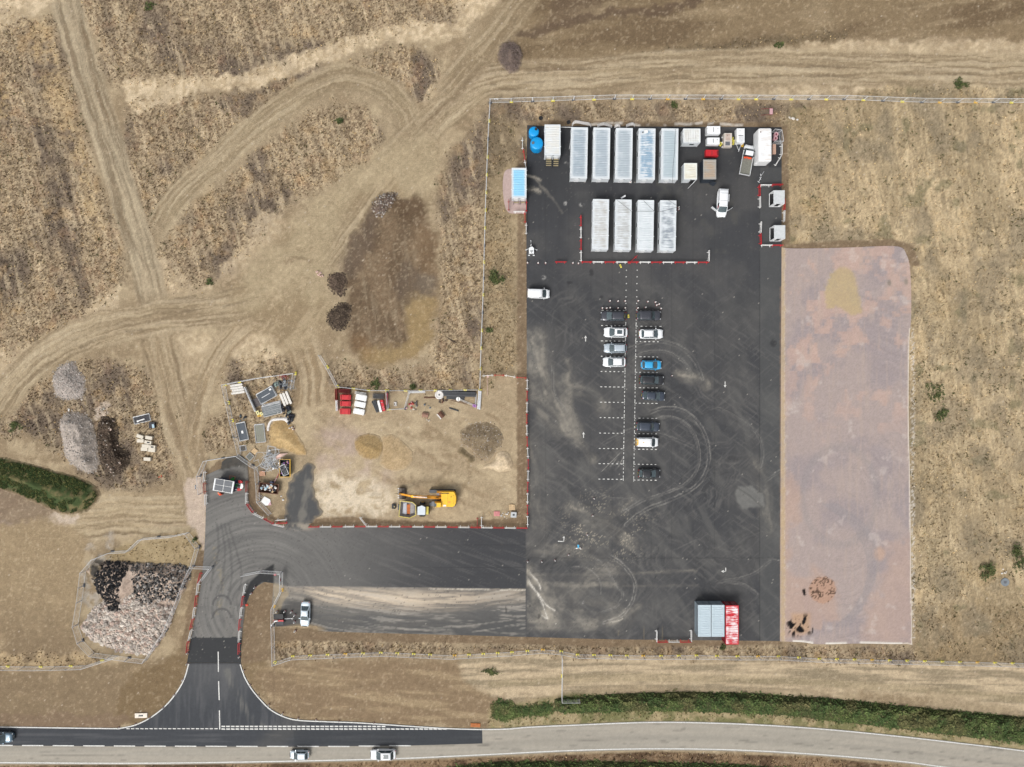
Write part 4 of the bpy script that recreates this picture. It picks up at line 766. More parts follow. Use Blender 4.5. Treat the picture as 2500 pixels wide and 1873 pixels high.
heap('mud_heap', 'wet dark mud tongue in front of the grey gravel heap', 'mud heap', [(1118, 1096), (1128, 1092), (1144, 1104), (1160, 1116), (1158, 1128), (1148, 1130), (1130, 1116), (1116, 1106)], .35, C(118, 104, 80), C(110, 96, 74), .15, 13)
# the big demolition heap behind mesh fencing
RUB = [(208, 1392), (240, 1374), (262, 1370), (300, 1368), (330, 1372), (380, 1374), (440, 1378), (462, 1388), (465, 1410), (455, 1440), (435, 1470), (425, 1495), (420, 1520), (405, 1545), (385, 1575), (362, 1595), (335, 1598), (300, 1588), (262, 1580), (230, 1565), (206, 1545), (200, 1530), (212, 1505), (240, 1480), (250, 1466), (235, 1440), (226, 1412)]
BLK = [(226, 1420), (250, 1375), (262, 1370), (320, 1370), (312, 1400), (296, 1430), (295, 1465), (305, 1478), (292, 1494), (282, 1486), (262, 1464), (240, 1440)]
BLK2 = [(322, 1374), (380, 1374), (440, 1378), (466, 1390), (464, 1412), (440, 1450), (430, 1462), (390, 1460), (350, 1470), (340, 1440), (330, 1400)]
PAL = [(252, 1468), (285, 1490), (300, 1480), (330, 1450), (350, 1470), (420, 1478), (424, 1500), (385, 1575), (362, 1595), (300, 1588), (230, 1565), (202, 1532), (222, 1500)]
def rub_col(X, Y, d, c):
    n = fbm(X, Y, 6, 1301, 3)
    c = mix(c, mix(np.repeat(C(62, 60, 60)[None], len(X), 0), C(84, 80, 76), n), np.maximum(sst(6, -4, poly_sd(X, Y, BLK)), sst(6, -4, poly_sd(X, Y, BLK2))))
    c = mix(c, C(196, 160, 140), sst(7, -3, poly_sd(X, Y, [(292, 1430), (320, 1432), (340, 1445), (335, 1470), (315, 1490), (300, 1470)])) * .8)
    c = mix(c, C(126, 108, 84), sst(6, -3, poly_sd(X, Y, [(300, 1390), (322, 1385), (320, 1415), (305, 1425), (296, 1420)])) * .9)
    c = mix(c, C(206, 172, 156), sst(1.3, .4, np.hypot((X - 420) / 16, (Y - 1437) / 6)) * .9)
    return mix(c, C(92, 90, 84), sst(1.2, .6, np.hypot((X - 238) / 16, (Y - 1388) / 18)) * .9)
heap('demolition_heap', 'large heap of broken concrete and black asphalt lumps behind mesh fencing', 'rubble heap', RUB, 2.0, C(206, 186, 170), C(186, 166, 150), .45, 14, None,
     [('concrete_lumps', 3600, .07, .60, PALE, PAL, 0), ('asphalt_lumps', 1300, .10, .38, DARK[:3] + [C(50, 50, 52)], BLK, 0), ('mixed_lumps', 1700, .07, .36, DARK + [C(120, 116, 112), C(150, 144, 138), C(104, 100, 96), C(196, 190, 184)], BLK2, 0), ('pale_lumps', 130, .1, .4, PALE, [(300, 1460), (340, 1440), (430, 1460), (425, 1490), (300, 1490)], 0)], sm=False, step=.25, rim=20)
heap('rubble_mound', 'small dark dust mound at the top left of the demolition heap', 'rubble heap', [(226, 1376), (240, 1372), (252, 1380), (250, 1398), (236, 1410), (226, 1400)], .7, C(84, 80, 74), C(76, 72, 68), .2, 15, base=.9)
# grass covered bund on the west edge
BUND = [(-40, 1118), (0, 1116), (40, 1122), (90, 1136), (150, 1152), (200, 1168), (232, 1186), (248, 1204), (240, 1226), (215, 1250), (190, 1258), (150, 1256), (110, 1240), (70, 1222), (30, 1206), (-40, 1180)]
def bcol(X, Y, d, c): return mix(c, mix(np.repeat(C(74, 88, 54)[None], len(X), 0), C(122, 114, 80), sst(.42, .62, fbm(X, Y, 18, 1331))), sst(2, 18, d + 8 * (Y < 1190)))
bund = heap('grass_bund', 'low earth bund with dark green grass on the left edge of the picture', 'bund', BUND, 1.7, C(132, 114, 90), C(112, 98, 76), .25, 16, extra=bcol, rim=45, prof=.8)
def scatter(poly, n, seed):
    r = np.random.default_rng(seed); P = np.array(poly); x = r.uniform(P[:, 0].min(), P[:, 0].max(), n); y = r.uniform(P[:, 1].min(), P[:, 1].max(), n)
    d = -poly_sd(x, y, poly); k = d > 0; return x[k], y[k], d[k]
x, y, d = scatter(catmull(BUND, 4, True), 22000, 3)
n_ = fbm(x, y, 22, 1351); k = (n_ * .6 + fbm(x, y, 7, 1361, 3) * .4 + .07 * (y < 1190) - .06 * (x > 140)) * sst(-4, 12, d) > .45; x, y, d, n_ = x[k], y[k], d[k], n_[k]
hb = 1.3 * np.clip(d / 45, 0, 1) ** .8 * .9
gc_ = np.where((np.random.default_rng(1).random(len(x)) > .75)[:, None], C(120, 118, 70)[None], C(70, 88, 50)[None]) * np.random.default_rng(2).uniform(.6, 1.25, (len(x), 1))
link('bund_grass', blades('bund_grass', x, y, hb, gc_, 5, .27, .9, .6, 11, m_leafg), bund)['kind'] = 'stuff'
# brushwood twigs
r = random.Random(4); mb = MB()
for _ in range(650):
    a, q = r.uniform(0, 6.28), r.random() ** .5; cx, cy = w(1244 + 27 * q * math.cos(a), 141 + 36 * q * math.sin(a)); z = 1.5 * (1 - q * .7) + r.uniform(-.1, .5); t = r.uniform(0, 6.28); l = r.uniform(.3, .9)
    mb.tube((cx, cy, z), (cx + l * math.cos(t), cy + l * math.sin(t), z + r.uniform(-.2, .35)), .022, 3, .01, caps=False)
bw = [o for o in COL.objects if o.name == 'brushwood_heap'][0]
tag(mb.build('twigs', mat('dead_twigs', C(138, 122, 116), .9, var=.3), bw), kind='stuff')

# ================================================================ hedges and green bushes
def hedge(name, label, top, bot, Hh, n, seed, dens=1.0, solid=True):
    """leafy hedge between two pixel lines"""
    poly = top + bot[::-1]
    o = thing(name, label, 'hedge', *w(*np.mean(poly, 0)))
    ox, oy = o.location.x, o.location.y
    def hf(X, Y, d): return Hh * np.clip((d + (fbm(X, Y, 9, 1405 + seed) - .6) * 14) / 14, -.05, 1) * (.5 + 1.1 * (fbm(X, Y, 14, 1400 + seed) - .2))
    core = not solid or patch('hedge_core', poly, 0, .4, lambda X, Y, d: mix(np.repeat(C(58, 70, 42)[None], len(X), 0), C(84, 84, 54), fbm(X, Y, 9, 1410 + seed)), m_leafg, hf)
    if solid: core.parent = o; core.location = (-ox, -oy, 0)
    x, y, d = scatter(poly, n, seed); g = fbm(x, y, 16, 1420 + seed); g2 = fbm(x, y, 40, 1430 + seed)
    k = (sst(0, 6, d) * dens > np.random.default_rng(seed).random(len(x)) * .9); x, y, d, g, g2 = x[k], y[k], d[k], g[k], g2[k]
    jx = np.random.default_rng(seed + 5); x = x + jx.normal(0, 3.2, len(x)); y = y + jx.normal(0, 3.2, len(y)); d = np.maximum(-poly_sd(x, y, poly), 0)
    c = mix(np.repeat(C(78, 98, 56)[None], len(x), 0), C(112, 126, 74), sst(.35, .7, g)); c = mix(c, C(126, 112, 80), sst(.52, .7, g2) * .55); c = mix(c, C(128, 118, 84), (np.random.default_rng(seed + 1).random(len(x)) > .93) * .7)
    lf = link('leaves', blades('leaves', x, y, np.maximum(hf(x, y, d), 0) + .0, c * np.random.default_rng(seed + 2).uniform(.7, 1.25, (len(x), 1)), 4, .42, 1.0, .45, seed + 9, m_leafg), o, (-ox, -oy, 0)); lf['kind'] = 'stuff'
    return o
hedge('roadside_hedge', 'long dark green bramble hedge running along the north side of the road', catmull([(1352, 1706), (1400, 1700), (1500, 1694), (1600, 1690), (1700, 1689), (1800, 1691), (1900, 1696), (2050, 1707), (2200, 1722), (2350, 1737), (2500, 1750), (2620, 1764)], 4),
      catmull([(1356, 1738), (1400, 1742), (1500, 1738), (1600, 1737), (1700, 1738), (1800, 1742), (1900, 1746), (2050, 1763), (2200, 1780), (2350, 1798), (2500, 1815), (2620, 1832)], 4), 1.25, 30000, 41)
hedge('low_hedge', 'short broken green hedge end just right of the new asphalt', catmull([(1198, 1716), (1230, 1706), (1270, 1722), (1320, 1716), (1352, 1716)], 4), catmull([(1200, 1750), (1230, 1764), (1270, 1752), (1320, 1750), (1352, 1742)], 4), 0.35, 3000, 42, .55, False)
hedge('verge_hedge', 'strip of green brown brambles cut off by the bottom edge below the road', catmull([(1080, 1876), (1200, 1860), (1400, 1858), (1600, 1860), (1800, 1866), (1960, 1880)], 4), catmull([(1080, 1930), (1400, 1930), (1700, 1930), (1960, 1930)], 4), 1.2, 11000, 43, .8)
def bush(label, cx, cy, rx, ry, h, n, c1, c2, seed, group=None, cat='bush'):
    X0, Y0 = w(cx, cy); o = thing('green_bush', label, cat, X0, Y0, group=group)
    r = random.Random(seed); mb = MB()
    for _ in range(5): mb.tube((r.uniform(-.05, .05), r.uniform(-.05, .05), 0), (r.uniform(-.5, .5) * rx / PPM, r.uniform(-.5, .5) * ry / PPM, h * .7), .03, 4, .01)
    mb.build('stems', mat('bush_stem', C(96, 82, 60), .9), o)
    q = np.random.default_rng(seed); lob = q.uniform(-.7, .7, (7, 2)); k = q.integers(0, 7, n); px = cx + (lob[k, 0] + q.normal(0, .22, n)) * rx; py = cy + (lob[k, 1] + q.normal(0, .22, n)) * ry
    c = mix(np.repeat(c1[None], n, 0), c2, q.random(n)); hz = q.uniform(.1, .8, n) * h
    me = blades('leaves', px, py, hz, c, 3, .34, 1.0, .4, seed, m_leafg); tag(link('leaves', me, o, (-X0, -Y0, 0)), kind='stuff'); return o
G1, G2 = C(66, 80, 48), C(104, 110, 66)
for lb, cx, cy, rx, ry, h, n in (('leafy green shrub just inside the west mesh fence, left of the white van', 1214, 677, 18, 20, 1.0, 260), ('small round green bush in the weeds inside the track loop', 830, 297, 9, 8, .7, 90), ('green shrub by the right edge next to a grey manhole', 2410, 1395, 22, 20, 1.1, 260), ('larger green shrub at the right edge, above the grey manhole', 2488, 1360, 22, 30, 1.3, 300),
                              ('green clump in the dry grass right of the gravel pad, halfway down', 2298, 1013, 18, 16, .7, 160), ('dark green clump in the dry grass above the halfway clump', 2276, 960, 26, 26, .6, 150), ('small green bush below the stockpile, above the material fence', 1008, 944, 7, 7, .6, 60),
                              ('green weeds beside the white barrier stack behind the fence', 917, 940, 11, 14, .6, 90), ('green patch of weeds near the north fence, above the cabins', 1645, 255, 9, 9, .6, 70), ('small green bush left of the gravel heap at the far left', 40, 1045, 16, 16, .8, 150), ('small green tuft by the lower dirt track crossing', 512, 690, 9, 8, .5, 60),
                              ('green brown tuft beside the track at the top left', 368, 18, 12, 10, .6, 80), ('green tuft at the kerb corner above the demolition heap', 477, 1317, 6, 7, .5, 40), ('wispy green patch on the bare ground above the short hedge', 1195, 1640, 22, 9, .4, 110),
                              ('green weed right of the west mesh fence, below the leafy shrub', 1195, 806, 8, 6, .5, 50), ('green bush in the grass strip right of the red container', 1763, 1580, 8, 8, .6, 60), ('dark green bush on the verge under the north track at right', 1900, 112, 12, 8, .7, 80), ('dark olive bush patch between the north track and the fence at far right', 2340, 205, 24, 14, .6, 150)):
    bush(lb, cx, cy, rx, ry, h, n, G1, G2, int(cx * 7 + cy))
# faint weeds clumps of the dry meadow
r_ = np.random.default_rng(77); n = 2600; x = np.concatenate([r_.uniform(1920, 2550, 1500), r_.uniform(0, 1280, 1100)]); y = np.concatenate([r_.uniform(260, 1700, 1500), r_.uniform(0, 1200, 1100)])
cc, vv, hh = at_ground(x, y); k = (vv > .16) & ((r_.random(n) < .35) | (fbm(x, y, 60, 1501) > .58)); x, y = x[k], y[k]
me = blades('green_weeds', np.repeat(x, 4) + r_.normal(0, 3, len(x) * 4), np.repeat(y, 4) + r_.normal(0, 3, len(x) * 4), np.zeros(len(x) * 4), np.repeat(np.where(r_.random((len(x), 1)) > .5, C(78, 82, 46)[None], C(98, 92, 58)[None]), 4, 0), 4, .26, .9, .8, 8, m_leafg)
tag(link('green_weeds', me), 'scattered small green weeds in the dry meadow and fields', 'weeds', kind='stuff')

# ================================================================ mesh fencing
fr = MB(); T = .036
fr.tube((0, 0, .12), (1, 0, .12), T, 4); fr.tube((0, 0, 2.0), (1, 0, 2.0), T, 4); fr.tube((0.006, 0, .0), (.006, 0, 2.05), .022, 4); fr.tube((.994, 0, 0), (.994, 0, 2.05), .022, 4)
me_frame = fr.build('tmp', M['galv']).data; bpy.data.objects.remove(bpy.data.objects['tmp'])
wr = MB()
for k in range(22):
    x = .03 + k * .94 / 21; wr.box(x, 0, 1.06, .0035, .008, 1.86)
for z in (.6, 1.1, 1.6): wr.box(.5, 0, z, .98, .01, .01)
me_wire = wr.build('tmp', M['galv']).data; bpy.data.objects.remove(bpy.data.objects['tmp'])
def block_mesh(m):
    b = MB(); b.box(0, 0, .075, .70, .36, .15, taper=.92); b.box(-.12, 0, .155, .08, .08, .03); b.box(.12, 0, .155, .08, .08, .03); me = b.build('tmp', m).data; bpy.data.objects.remove(bpy.data.objects['tmp']); return me
me_blk = {k: block_mesh(M[k]) for k in ('yellow', 'orange_y', 'rubber')}
def fence(label, pts, feet, group=None, pitch=43.7, h=1.0):
    W_ = [np.array(w(*p)) for p in pts]; o = thing('mesh_fence', label, 'fence', *W_[0], group=group); b0 = W_[0]; idx = 0
    r = random.Random(len(label)); 
    for a, b in zip(W_[:-1], W_[1:]):
        L = np.linalg.norm(b - a); n = max(1, round(L / (pitch / PPM))); ang = math.atan2(*(b - a)[::-1])
        for k in range(n):
            p = a + (b - a) * k / n
            pl = link('fence_panel', me_frame, o, (p[0] - b0[0], p[1] - b0[1], 0), ang + r.uniform(-.012, .012), (L / n, 1, h)); link('wire_mesh', me_wire, pl)
            c = feet[idx % len(feet)]; idx += 1
            if c: link('base_block', me_blk[c], o, (p[0] - b0[0], p[1] - b0[1], 0), ang)
    return o
Y_, O_, G_ = 'yellow', 'orange_y', 'rubber'
fence('long galvanised mesh fence with yellow feet between the north track and the cabins', [(1197, 251), (1300, 248), (1400, 245), (1500, 242), (1760, 242), (2060, 243), (2250, 250), (2600, 251)], [G_, Y_, G_, Y_, G_, Y_, G_, Y_, G_, O_, G_, O_, G_, Y_, Y_])
fence('galvanised mesh fence with yellow feet running down the west side of the car park', [(1197, 251), (1192, 340), (1187, 470), (1183, 600), (1180, 720), (1175, 850), (1172, 950)], [G_, Y_, G_, Y_, Y_, Y_, Y_, Y_, G_, Y_])
fence('mesh fence behind the stacked barriers and black pipes, north of the dirt compound', [(1172, 952), (1100, 953), (990, 954), (900, 953), (826, 944), (800, 896), (783, 868)], [Y_])
fence('wavy mesh fence with yellow feet along the south boundary', [(672, 1617), (715, 1602), (800, 1598), (930, 1593), (1050, 1598), (1110, 1600), (1180, 1596), (1250, 1592), (1325, 1586), (1370, 1590), (1410, 1598), (1570, 1601), (1700, 1600), (1800, 1602), (1900, 1602), (2000, 1608), (2300, 1615), (2600, 1622)], [Y_, Y_, Y_, Y_, O_, Y_])
fence('mesh fence around the soil island with a white sign, left of the silver saloon', [(672, 1617), (671, 1575), (669, 1525), (670, 1480), (690, 1440), (690, 1396), (640, 1393), (597, 1402)], [Y_, None, G_, O_, O_, None, None])
fence('mesh fence surrounding the big demolition heap', [(359, 1611), (231, 1594), (203, 1563), (191, 1524), (201, 1465), (210, 1393), (236, 1362), (275, 1346), (318, 1344), (350, 1314), (426, 1307), (462, 1300), (487, 1335), (473, 1382), (466, 1395), (434, 1475), (408, 1538), (359, 1611)], [None, G_, None])
fence('short mesh gate panels standing out into the entrance road', [(473, 1382), (520, 1384), (492, 1420)], [G_])
fence('mesh fence around the solar powered unit enclosure', [(494, 1204), (490, 1161), (506, 1124), (584, 1112), (618, 1136), (629, 1142), (633, 1180), (635, 1223), (663, 1254)], [None, G_])
fence('mesh fence with yellow feet around the materials compound', [(589, 1109), (569, 1027), (550, 940), (620, 926), (722, 912), (716, 950)], [None, None, Y_, Y_, Y_, Y_])
fence('low mesh fence left of the demolition heap running off the left edge', [(290, 1600), (210, 1625), (100, 1628), (-60, 1626)], [None, Y_])
fence('mesh panels making a corner in front of the fence, right of the barrier stacks', [(946, 958), (949, 1000), (990, 997), (1002, 955)], [G_, Y_])
fence('lone mesh panels leading from the south fence down to the hedge', [(1372, 1600), (1372, 1650), (1371, 1706), (1414, 1706)], [None, Y_])

# ================================================================ barriers
def barrier_root(key, m, shape='frame'):
    o = thing('traffic_barrier', 'x', 'barrier', 0, -900)
    f = MB()
    for z in (.22, 1.0): f.tube((-1.0, 0, z), (1.0, 0, z), .042, 6)
    for s in (-1, 1):
        f.tube((s * 1.0, 0, .22), (s * 1.09, 0, .34), .042, 6); f.tube((s * 1.09, 0, .34), (s * 1.09, 0, .88), .042, 6); f.tube((s * 1.09, 0, .88), (s * 1.0, 0, 1.0), .042, 6)
    for k in (-.66, -.22, .22, .66): f.tube((k, 0, .22), (k, 0, 1.0), .02, 4)
    f.build('frame', m, o)
    b = MB(); b.box(0, 0, .80, 1.96, .035, .26); b.build('board', m, o)
    for s in (-1, 1): MB().box(s * .78, 0, .03, .09, .52, .06).box(s * .78, 0, .13, .06, .06, .2).build('foot', m, o)
    remember(o); return o
BR = {k: barrier_root(k, M[v]) for k, v in (('W', 'wplastic'), ('R', 'rplastic'), ('F', 'fadedred'))}
_bar_used = {}
def barriers(lab, segs, group):
    """segs: list of (colour, (x0,y0), (x1,y1)) in pixels"""
    for c, a, b in segs:
        (ax, ay), (bx, by) = w(*a), w(*b); lb = {'W': 'white', 'R': 'red', 'F': 'faded red'}[c] + ' plastic barrier ' + lab
        zz = .05
        dup(BR[c], (ax + bx) / 2, (ay + by) / 2, math.atan2(by - ay, bx - ax), lb, group, zz)
def run(lab, pts, cols, group, pitch=28.4):
    P = [np.array(p, float) for p in pts]; seg = [np.linalg.norm(b - a) for a, b in zip(P[:-1], P[1:])]; tot = sum(seg); n = max(1, round(tot / pitch)); out = []
    def at(s):
        for i, l in enumerate(seg):
            if s <= l or i == len(seg) - 1: return tuple(P[i] + (P[i + 1] - P[i]) * (s / l))
            s -= l
    for k in range(n): out.append((cols[k % len(cols)], at(tot * k / n), at(tot * (k + 1) / n)))
    barriers(lab, out, group)
run('in the row between the dirt compound and the entrance road', [(755, 1285), (900, 1284), (1060, 1285), (1288, 1288)], 'RW', 'barriers along the south of the dirt compound')
run('in the row between the dirt compound and the car park', [(1288, 1285), (1287.5, 1215), (1290, 1130), (1287, 1080), (1286, 1050), (1287, 925)], 'WR', 'barriers along the east of the dirt compound')
run('crossing the soil strip at the north east corner of the dirt compound', [(1286, 923), (1258, 921), (1230, 916), (1204, 916), (1178, 918)], 'RWRW', 'barriers across the soil strip')
barriers('on the west kerb between the blue tanks and the welfare cabin', [('W', (1275, 339), (1275.5, 367)), ('R', (1277.6, 367), (1281.6, 395)), ('W', (1281, 394), (1285, 420))], 'barriers on the west kerb by the tanks')
barriers('on the west kerb just below the welfare cabin', [('R', (1285, 491), (1285, 519)), ('R', (1281, 519), (1282, 546)), ('W', (1284.5, 546), (1284.5, 574))], 'barriers on the west kerb below the cabin')
barriers('standing at the left side of the cabin gravel', [('F', (1242, 489), (1242, 517))], None); barriers('closing the bottom of the cabin gravel', [('W', (1254, 519), (1281, 519))], None)
barriers('standing alone between cones left of the cabin enclosure', [('R', (1355, 641), (1382, 641))], None)
run('in the long row south of the cabins, north of the parked cars', [(1417, 641), (1729, 642)], 'RW', 'barriers in the row above the parked cars')
barriers('leaning out of the row above the parked cars', [('R', (1537, 642), (1552, 628))], None)
run('in the short line left of the lower row of cabins', [(1417.5, 527), (1418, 641)], 'RW', 'barriers left of the lower cabins')
barriers('at the right end of the row below the cabins', [('W', (1729, 613), (1728.5, 640))], None)
barriers('around the two smoking shelters at the east kerb', [('W', (1852.7, 454.4), (1881, 454.4)), ('R', (1881, 453.5), (1908, 453)), ('R', (1851.5, 454), (1851.8, 481)), ('W', (1852.7, 482), (1853, 510)), ('W', (1855.5, 543), (1854, 571)), ('R', (1854, 572), (1855, 599)), ('W', (1855.5, 600.3), (1883, 600.5)), ('R', (1883, 600.5), (1907, 600.5)), ('W', (1912, 516), (1911, 544)), ('R', (1912, 487), (1912, 515))], 'barriers around the smoking shelters')
barriers('beside the large white tank in the north east corner', [('W', (1906, 354), (1905, 382)), ('W', (1904.5, 383), (1889.5, 407))], 'barriers beside the white tank')
barriers('at the left side of the solar unit enclosure', [('W', (503, 1149), (501, 1177)), ('F', (502, 1177), (503, 1204)), ('W', (505, 1205), (505, 1232))], 'barriers left of the solar unit')
barriers('in the curve around the entrance corner', [('F', (605, 1173), (604, 1200)), ('W', (604, 1201), (604, 1229)), ('R', (605, 1229), (621, 1251)), ('W', (621, 1252), (646, 1264.5)), ('R', (647, 1265), (671, 1278)), ('W', (669, 1278.5), (696, 1285))], 'barriers in the entrance curve')
barriers('lying beside the dark asphalt tongue', [('W', (675, 1269), (703, 1267)), ('R', (677, 1275.5), (704, 1275.5))], 'pair of barriers by the asphalt tongue')
barriers('in the row on the left side of the access road', [('R', (493, 1397), (487, 1421)), ('W', (487.5, 1422), (484, 1450)), ('R', (482.5, 1451), (480, 1479)), ('W', (478.5, 1480), (475, 1507)), ('R', (474, 1508), (468, 1533)), ('W', (471, 1534), (464, 1561)), ('R', (462, 1563), (459.5, 1591))], 'barriers left of the access road')
barriers('in the row on the right side of the access road', [('W', (601.5, 1423.5), (597, 1451)), ('R', (596, 1452), (592.5, 1479)), ('W', (592.5, 1480), (589, 1507)), ('R', (588.5, 1508), (586.5, 1536)), ('W', (587.5, 1537), (586, 1565)), ('R', (585.8, 1566), (585.3, 1595))], 'barriers right of the access road')
barriers('in the U shaped bay at the south kerb, left of the containers', [('W', (1602, 1536), (1601.5, 1564)), ('R', (1602.5, 1564.5), (1629, 1564)), ('W', (1629.5, 1564), (1657, 1564)), ('R', (1657.5, 1564), (1685, 1564)), ('W', (1686, 1535.5), (1685.5, 1563.5))], 'barriers in the U shaped bay')
barriers('standing askew in the dirt compound behind the row, left part', [('W', (880.5, 1262), (896, 1282))], None)
barriers('turned inwards near the south east corner of the dirt compound', [('W', (1176, 1260), (1176, 1287)), ('F', (1165.7, 1263), (1165.5, 1288))], None)
for k in BR.values():
    for c in list(COL.objects):
        if c.parent == k: bpy.data.objects.remove(c)
    bpy.data.objects.remove(k)

# ================================================================ traffic cones
def cone_mesh():
    o = thing('traffic_cone', 'x', 'cone', 0, -900)
    MB().box(0, 0, .02, .36, .36, .04, taper=.95).build('base', mat('dull_red', C(120, 60, 58, .8), .7), o)
    MB().lathe(0, 0, [(.16, .04), (.11, .30), (.108, .30), (.075, .52), (.04, .72), (.02, .75)], 10).build('cone_body', M['rplastic'], o)
    MB().lathe(0, 0, [(.150, .14), (.158, .16), (.080, .56), (.074, .57)], 10).build('white_band', M['wplastic'], o)
    MB().lathe(0, 0, [(.085, .60), (.09, .62), (.09, .74), (.06, .78), (.0, .785)], 10).build('tip', M['wplastic'], o)
    remember(o); return o
CN = cone_mesh()
def cones(label, pts, group, s=1.0):
    for x, y in pts:
        r_ = dup(CN, *w(x, y), random.uniform(0, 1.5), label, group, .055); r_.scale = (s, s, s)
Z = lambda L, ox, oy, s: [(ox + x / s, oy + y / s) for x, y in L]
cones('red and white cone blocking the empty space above the dark cars', Z([(540, 165), (757, 172), (948, 165), (1300, 165), (1560, 185), (337, 358), (448, 362), (545, 350), (757, 357), (948, 355), (1290, 357), (1500, 342)], 1440, 720, 11.045), 'cones above the dark parked cars')
cones('red and white cone in the loose group at the end of the cone rows', Z([(1765, 199), (1862, 254), (1797, 279), (1915, 372)], 1440, 720, 11.045), 'loose group of cones')
cones('small cone in the line left of the long barrier row', [(1288, 642), (1314, 642.5), (1332, 642.5), (1398.7, 642.3), (1412, 643.5)], 'cones left of the long barrier row')
cones('cone in the wide arc across the south west of the car park', Z([(738, 50), (728, 173), (688, 310), (642, 408), (555, 455), (457, 494), (362, 504), (260, 503)], 1200, 1200, 2.949), 'cones in the arc across the car park', .9)
cones('cone standing around the road sign trailer beside the silver saloon', Z([(250, 1032), (425, 1032), (575, 1040), (648, 1115), (645, 1268), (658, 1470)], 650, 1380, 9.207), 'cones around the sign trailer', 1.1)
cones('small cone on the left kerb curve of the junction', Z([(1445, 65), (1411, 188), (1347, 303), (1260, 403), (1158, 480), (1047, 528), (918, 555)], 0, 1600, 3.16), 'cones on the left kerb curve', .8)
cones('small cone on the right kerb curve of the junction', Z([(1848, 10), (1884, 115), (1932, 227), (1996, 311), (2077, 380), (2182, 445), (2302, 483), (2440, 495), (2616, 507), (2886, 521)], 0, 1600, 3.16), 'cones on the right kerb curve', .8)
cones('cone on the dark asphalt curve beside the soil island', [(622.8, 1433.5), (614.6, 1448)], 'cones beside the soil island')
cones('cone at the east side of the fourth lower cabin', [(1656.3, 507), (1656.5, 512)], 'cones beside the fourth lower cabin')
cones('cone left of the dark entrance post near the kerb, beyond the barriers', [(459, 1594), (585.5, 1603)], 'cones at the ends of the barrier rows', .9)
cones('cone at the foot of the black bag pile in the materials compound', [(708.5, 1045), (714.5, 1042.5), (717.5, 1048)], 'cones at the black bag pile')
cones('small cone in the middle of the car park, right of the black cars', [(1640.5, 917)], None, .7)
for k in KIDS[CN.name]: bpy.data.objects.remove(k)
bpy.data.objects.remove(CN)
# ================================================================ cabins and containers
def roof_mat(name, base, stain, amt, L, W, edge=.22, streak=6.0, along='x', thr=(.35, .6)):
    """painted roof with a standing-water / dirt stain inside the rim"""
    m = bpy.data.materials.new(name); m.use_nodes = True; nt = m.node_tree; b = nt.nodes['Principled BSDF']; b.inputs['Roughness'].default_value = .4
    tc = nt.nodes.new('ShaderNodeTexCoord'); sp = nt.nodes.new('ShaderNodeSeparateXYZ'); nt.links.new(tc.outputs['Object'], sp.inputs[0])
    def mth(op, a, b_=None, c=None):
        n = nt.nodes.new('ShaderNodeMath'); n.operation = op
        for i, v in enumerate((a, b_, c)):
            if v is None: continue
            if isinstance(v, (int, float)): n.inputs[i].default_value = v
            else: nt.links.new(v, n.inputs[i])
        return n.outputs[0]
    def mr(v, a, b_):
        n = nt.nodes.new('ShaderNodeMapRange'); n.interpolation_type = 'SMOOTHSTEP'; n.inputs[1].default_value = a; n.inputs[2].default_value = b_; nt.links.new(v, n.inputs[0]); return n.outputs[0]
    ex = mr(mth('SUBTRACT', L / 2, mth('ABSOLUTE', sp.outputs[0])), .06, edge * 3.2); ey = mr(mth('SUBTRACT', W / 2, mth('ABSOLUTE', sp.outputs[1])), .06, edge * 3.6)
    mp = nt.nodes.new('ShaderNodeMapping'); nt.links.new(tc.outputs['Object'], mp.inputs[0]); mp.inputs['Scale'].default_value = (streak, .5, 1) if along == 'x' else (.5, streak, 1)
    n1 = nt.nodes.new('ShaderNodeTexNoise'); n1.inputs['Scale'].default_value = 1.0; n1.inputs['Detail'].default_value = 5; nt.links.new(mp.outputs[0], n1.inputs['Vector'])
    n2 = nt.nodes.new('ShaderNodeTexNoise'); n2.inputs['Scale'].default_value = .7; n2.inputs['Detail'].default_value = 5; nt.links.new(tc.outputs['Object'], n2.inputs['Vector'])
    s = mr(mth('ADD', mth('MULTIPLY', n1.outputs[0], .5), mth('MULTIPLY', n2.outputs[0], .5)), *thr)
    f = mth('MULTIPLY', mth('MULTIPLY', mth('MULTIPLY', ex, ey), s), amt)
    mx = nt.nodes.new('ShaderNodeMixRGB'); nt.links.new(f, mx.inputs[0]); mx.inputs[1].default_value = (*base, 1); mx.inputs[2].default_value = (*stain, 1)
    nt.links.new(mx.outputs[0], b.inputs['Base Color']); return m
WHT = C(228, 234, 238, .80)
def ribbed_roof(L, W, z, pitch=.33, rib=.045, edge=.14, crown=0.0):
    """corrugated sheet: ribs run across the width (y), repeated along x; framed by a flat rim"""
    mb = MB(); n = int((L - 2 * edge) / pitch); x0 = -n * pitch / 2; prof = [(-L / 2, z), (x0 - .001, z)]
    for k in range(n):
        a = x0 + k * pitch; prof += [(a, z), (a + pitch * .18, z - rib), (a + pitch * .5, z - rib), (a + pitch * .68, z)]
    prof += [(x0 + n * pitch, z), (L / 2, z)]
    ys = [-W / 2 + edge, -W / 4, 0, W / 4, W / 2 - edge]
    mb.sheet([[(x, y, zz + crown * (1 - (2 * y / W) ** 2)) for x, zz in prof] for y in ys])
    for s in (-1, 1): mb.sheet([[(x, y, z) for x in (-L / 2, L / 2)] for y in ((-W / 2, -W / 2 + edge) if s < 0 else (W / 2 - edge, W / 2))])
    return mb
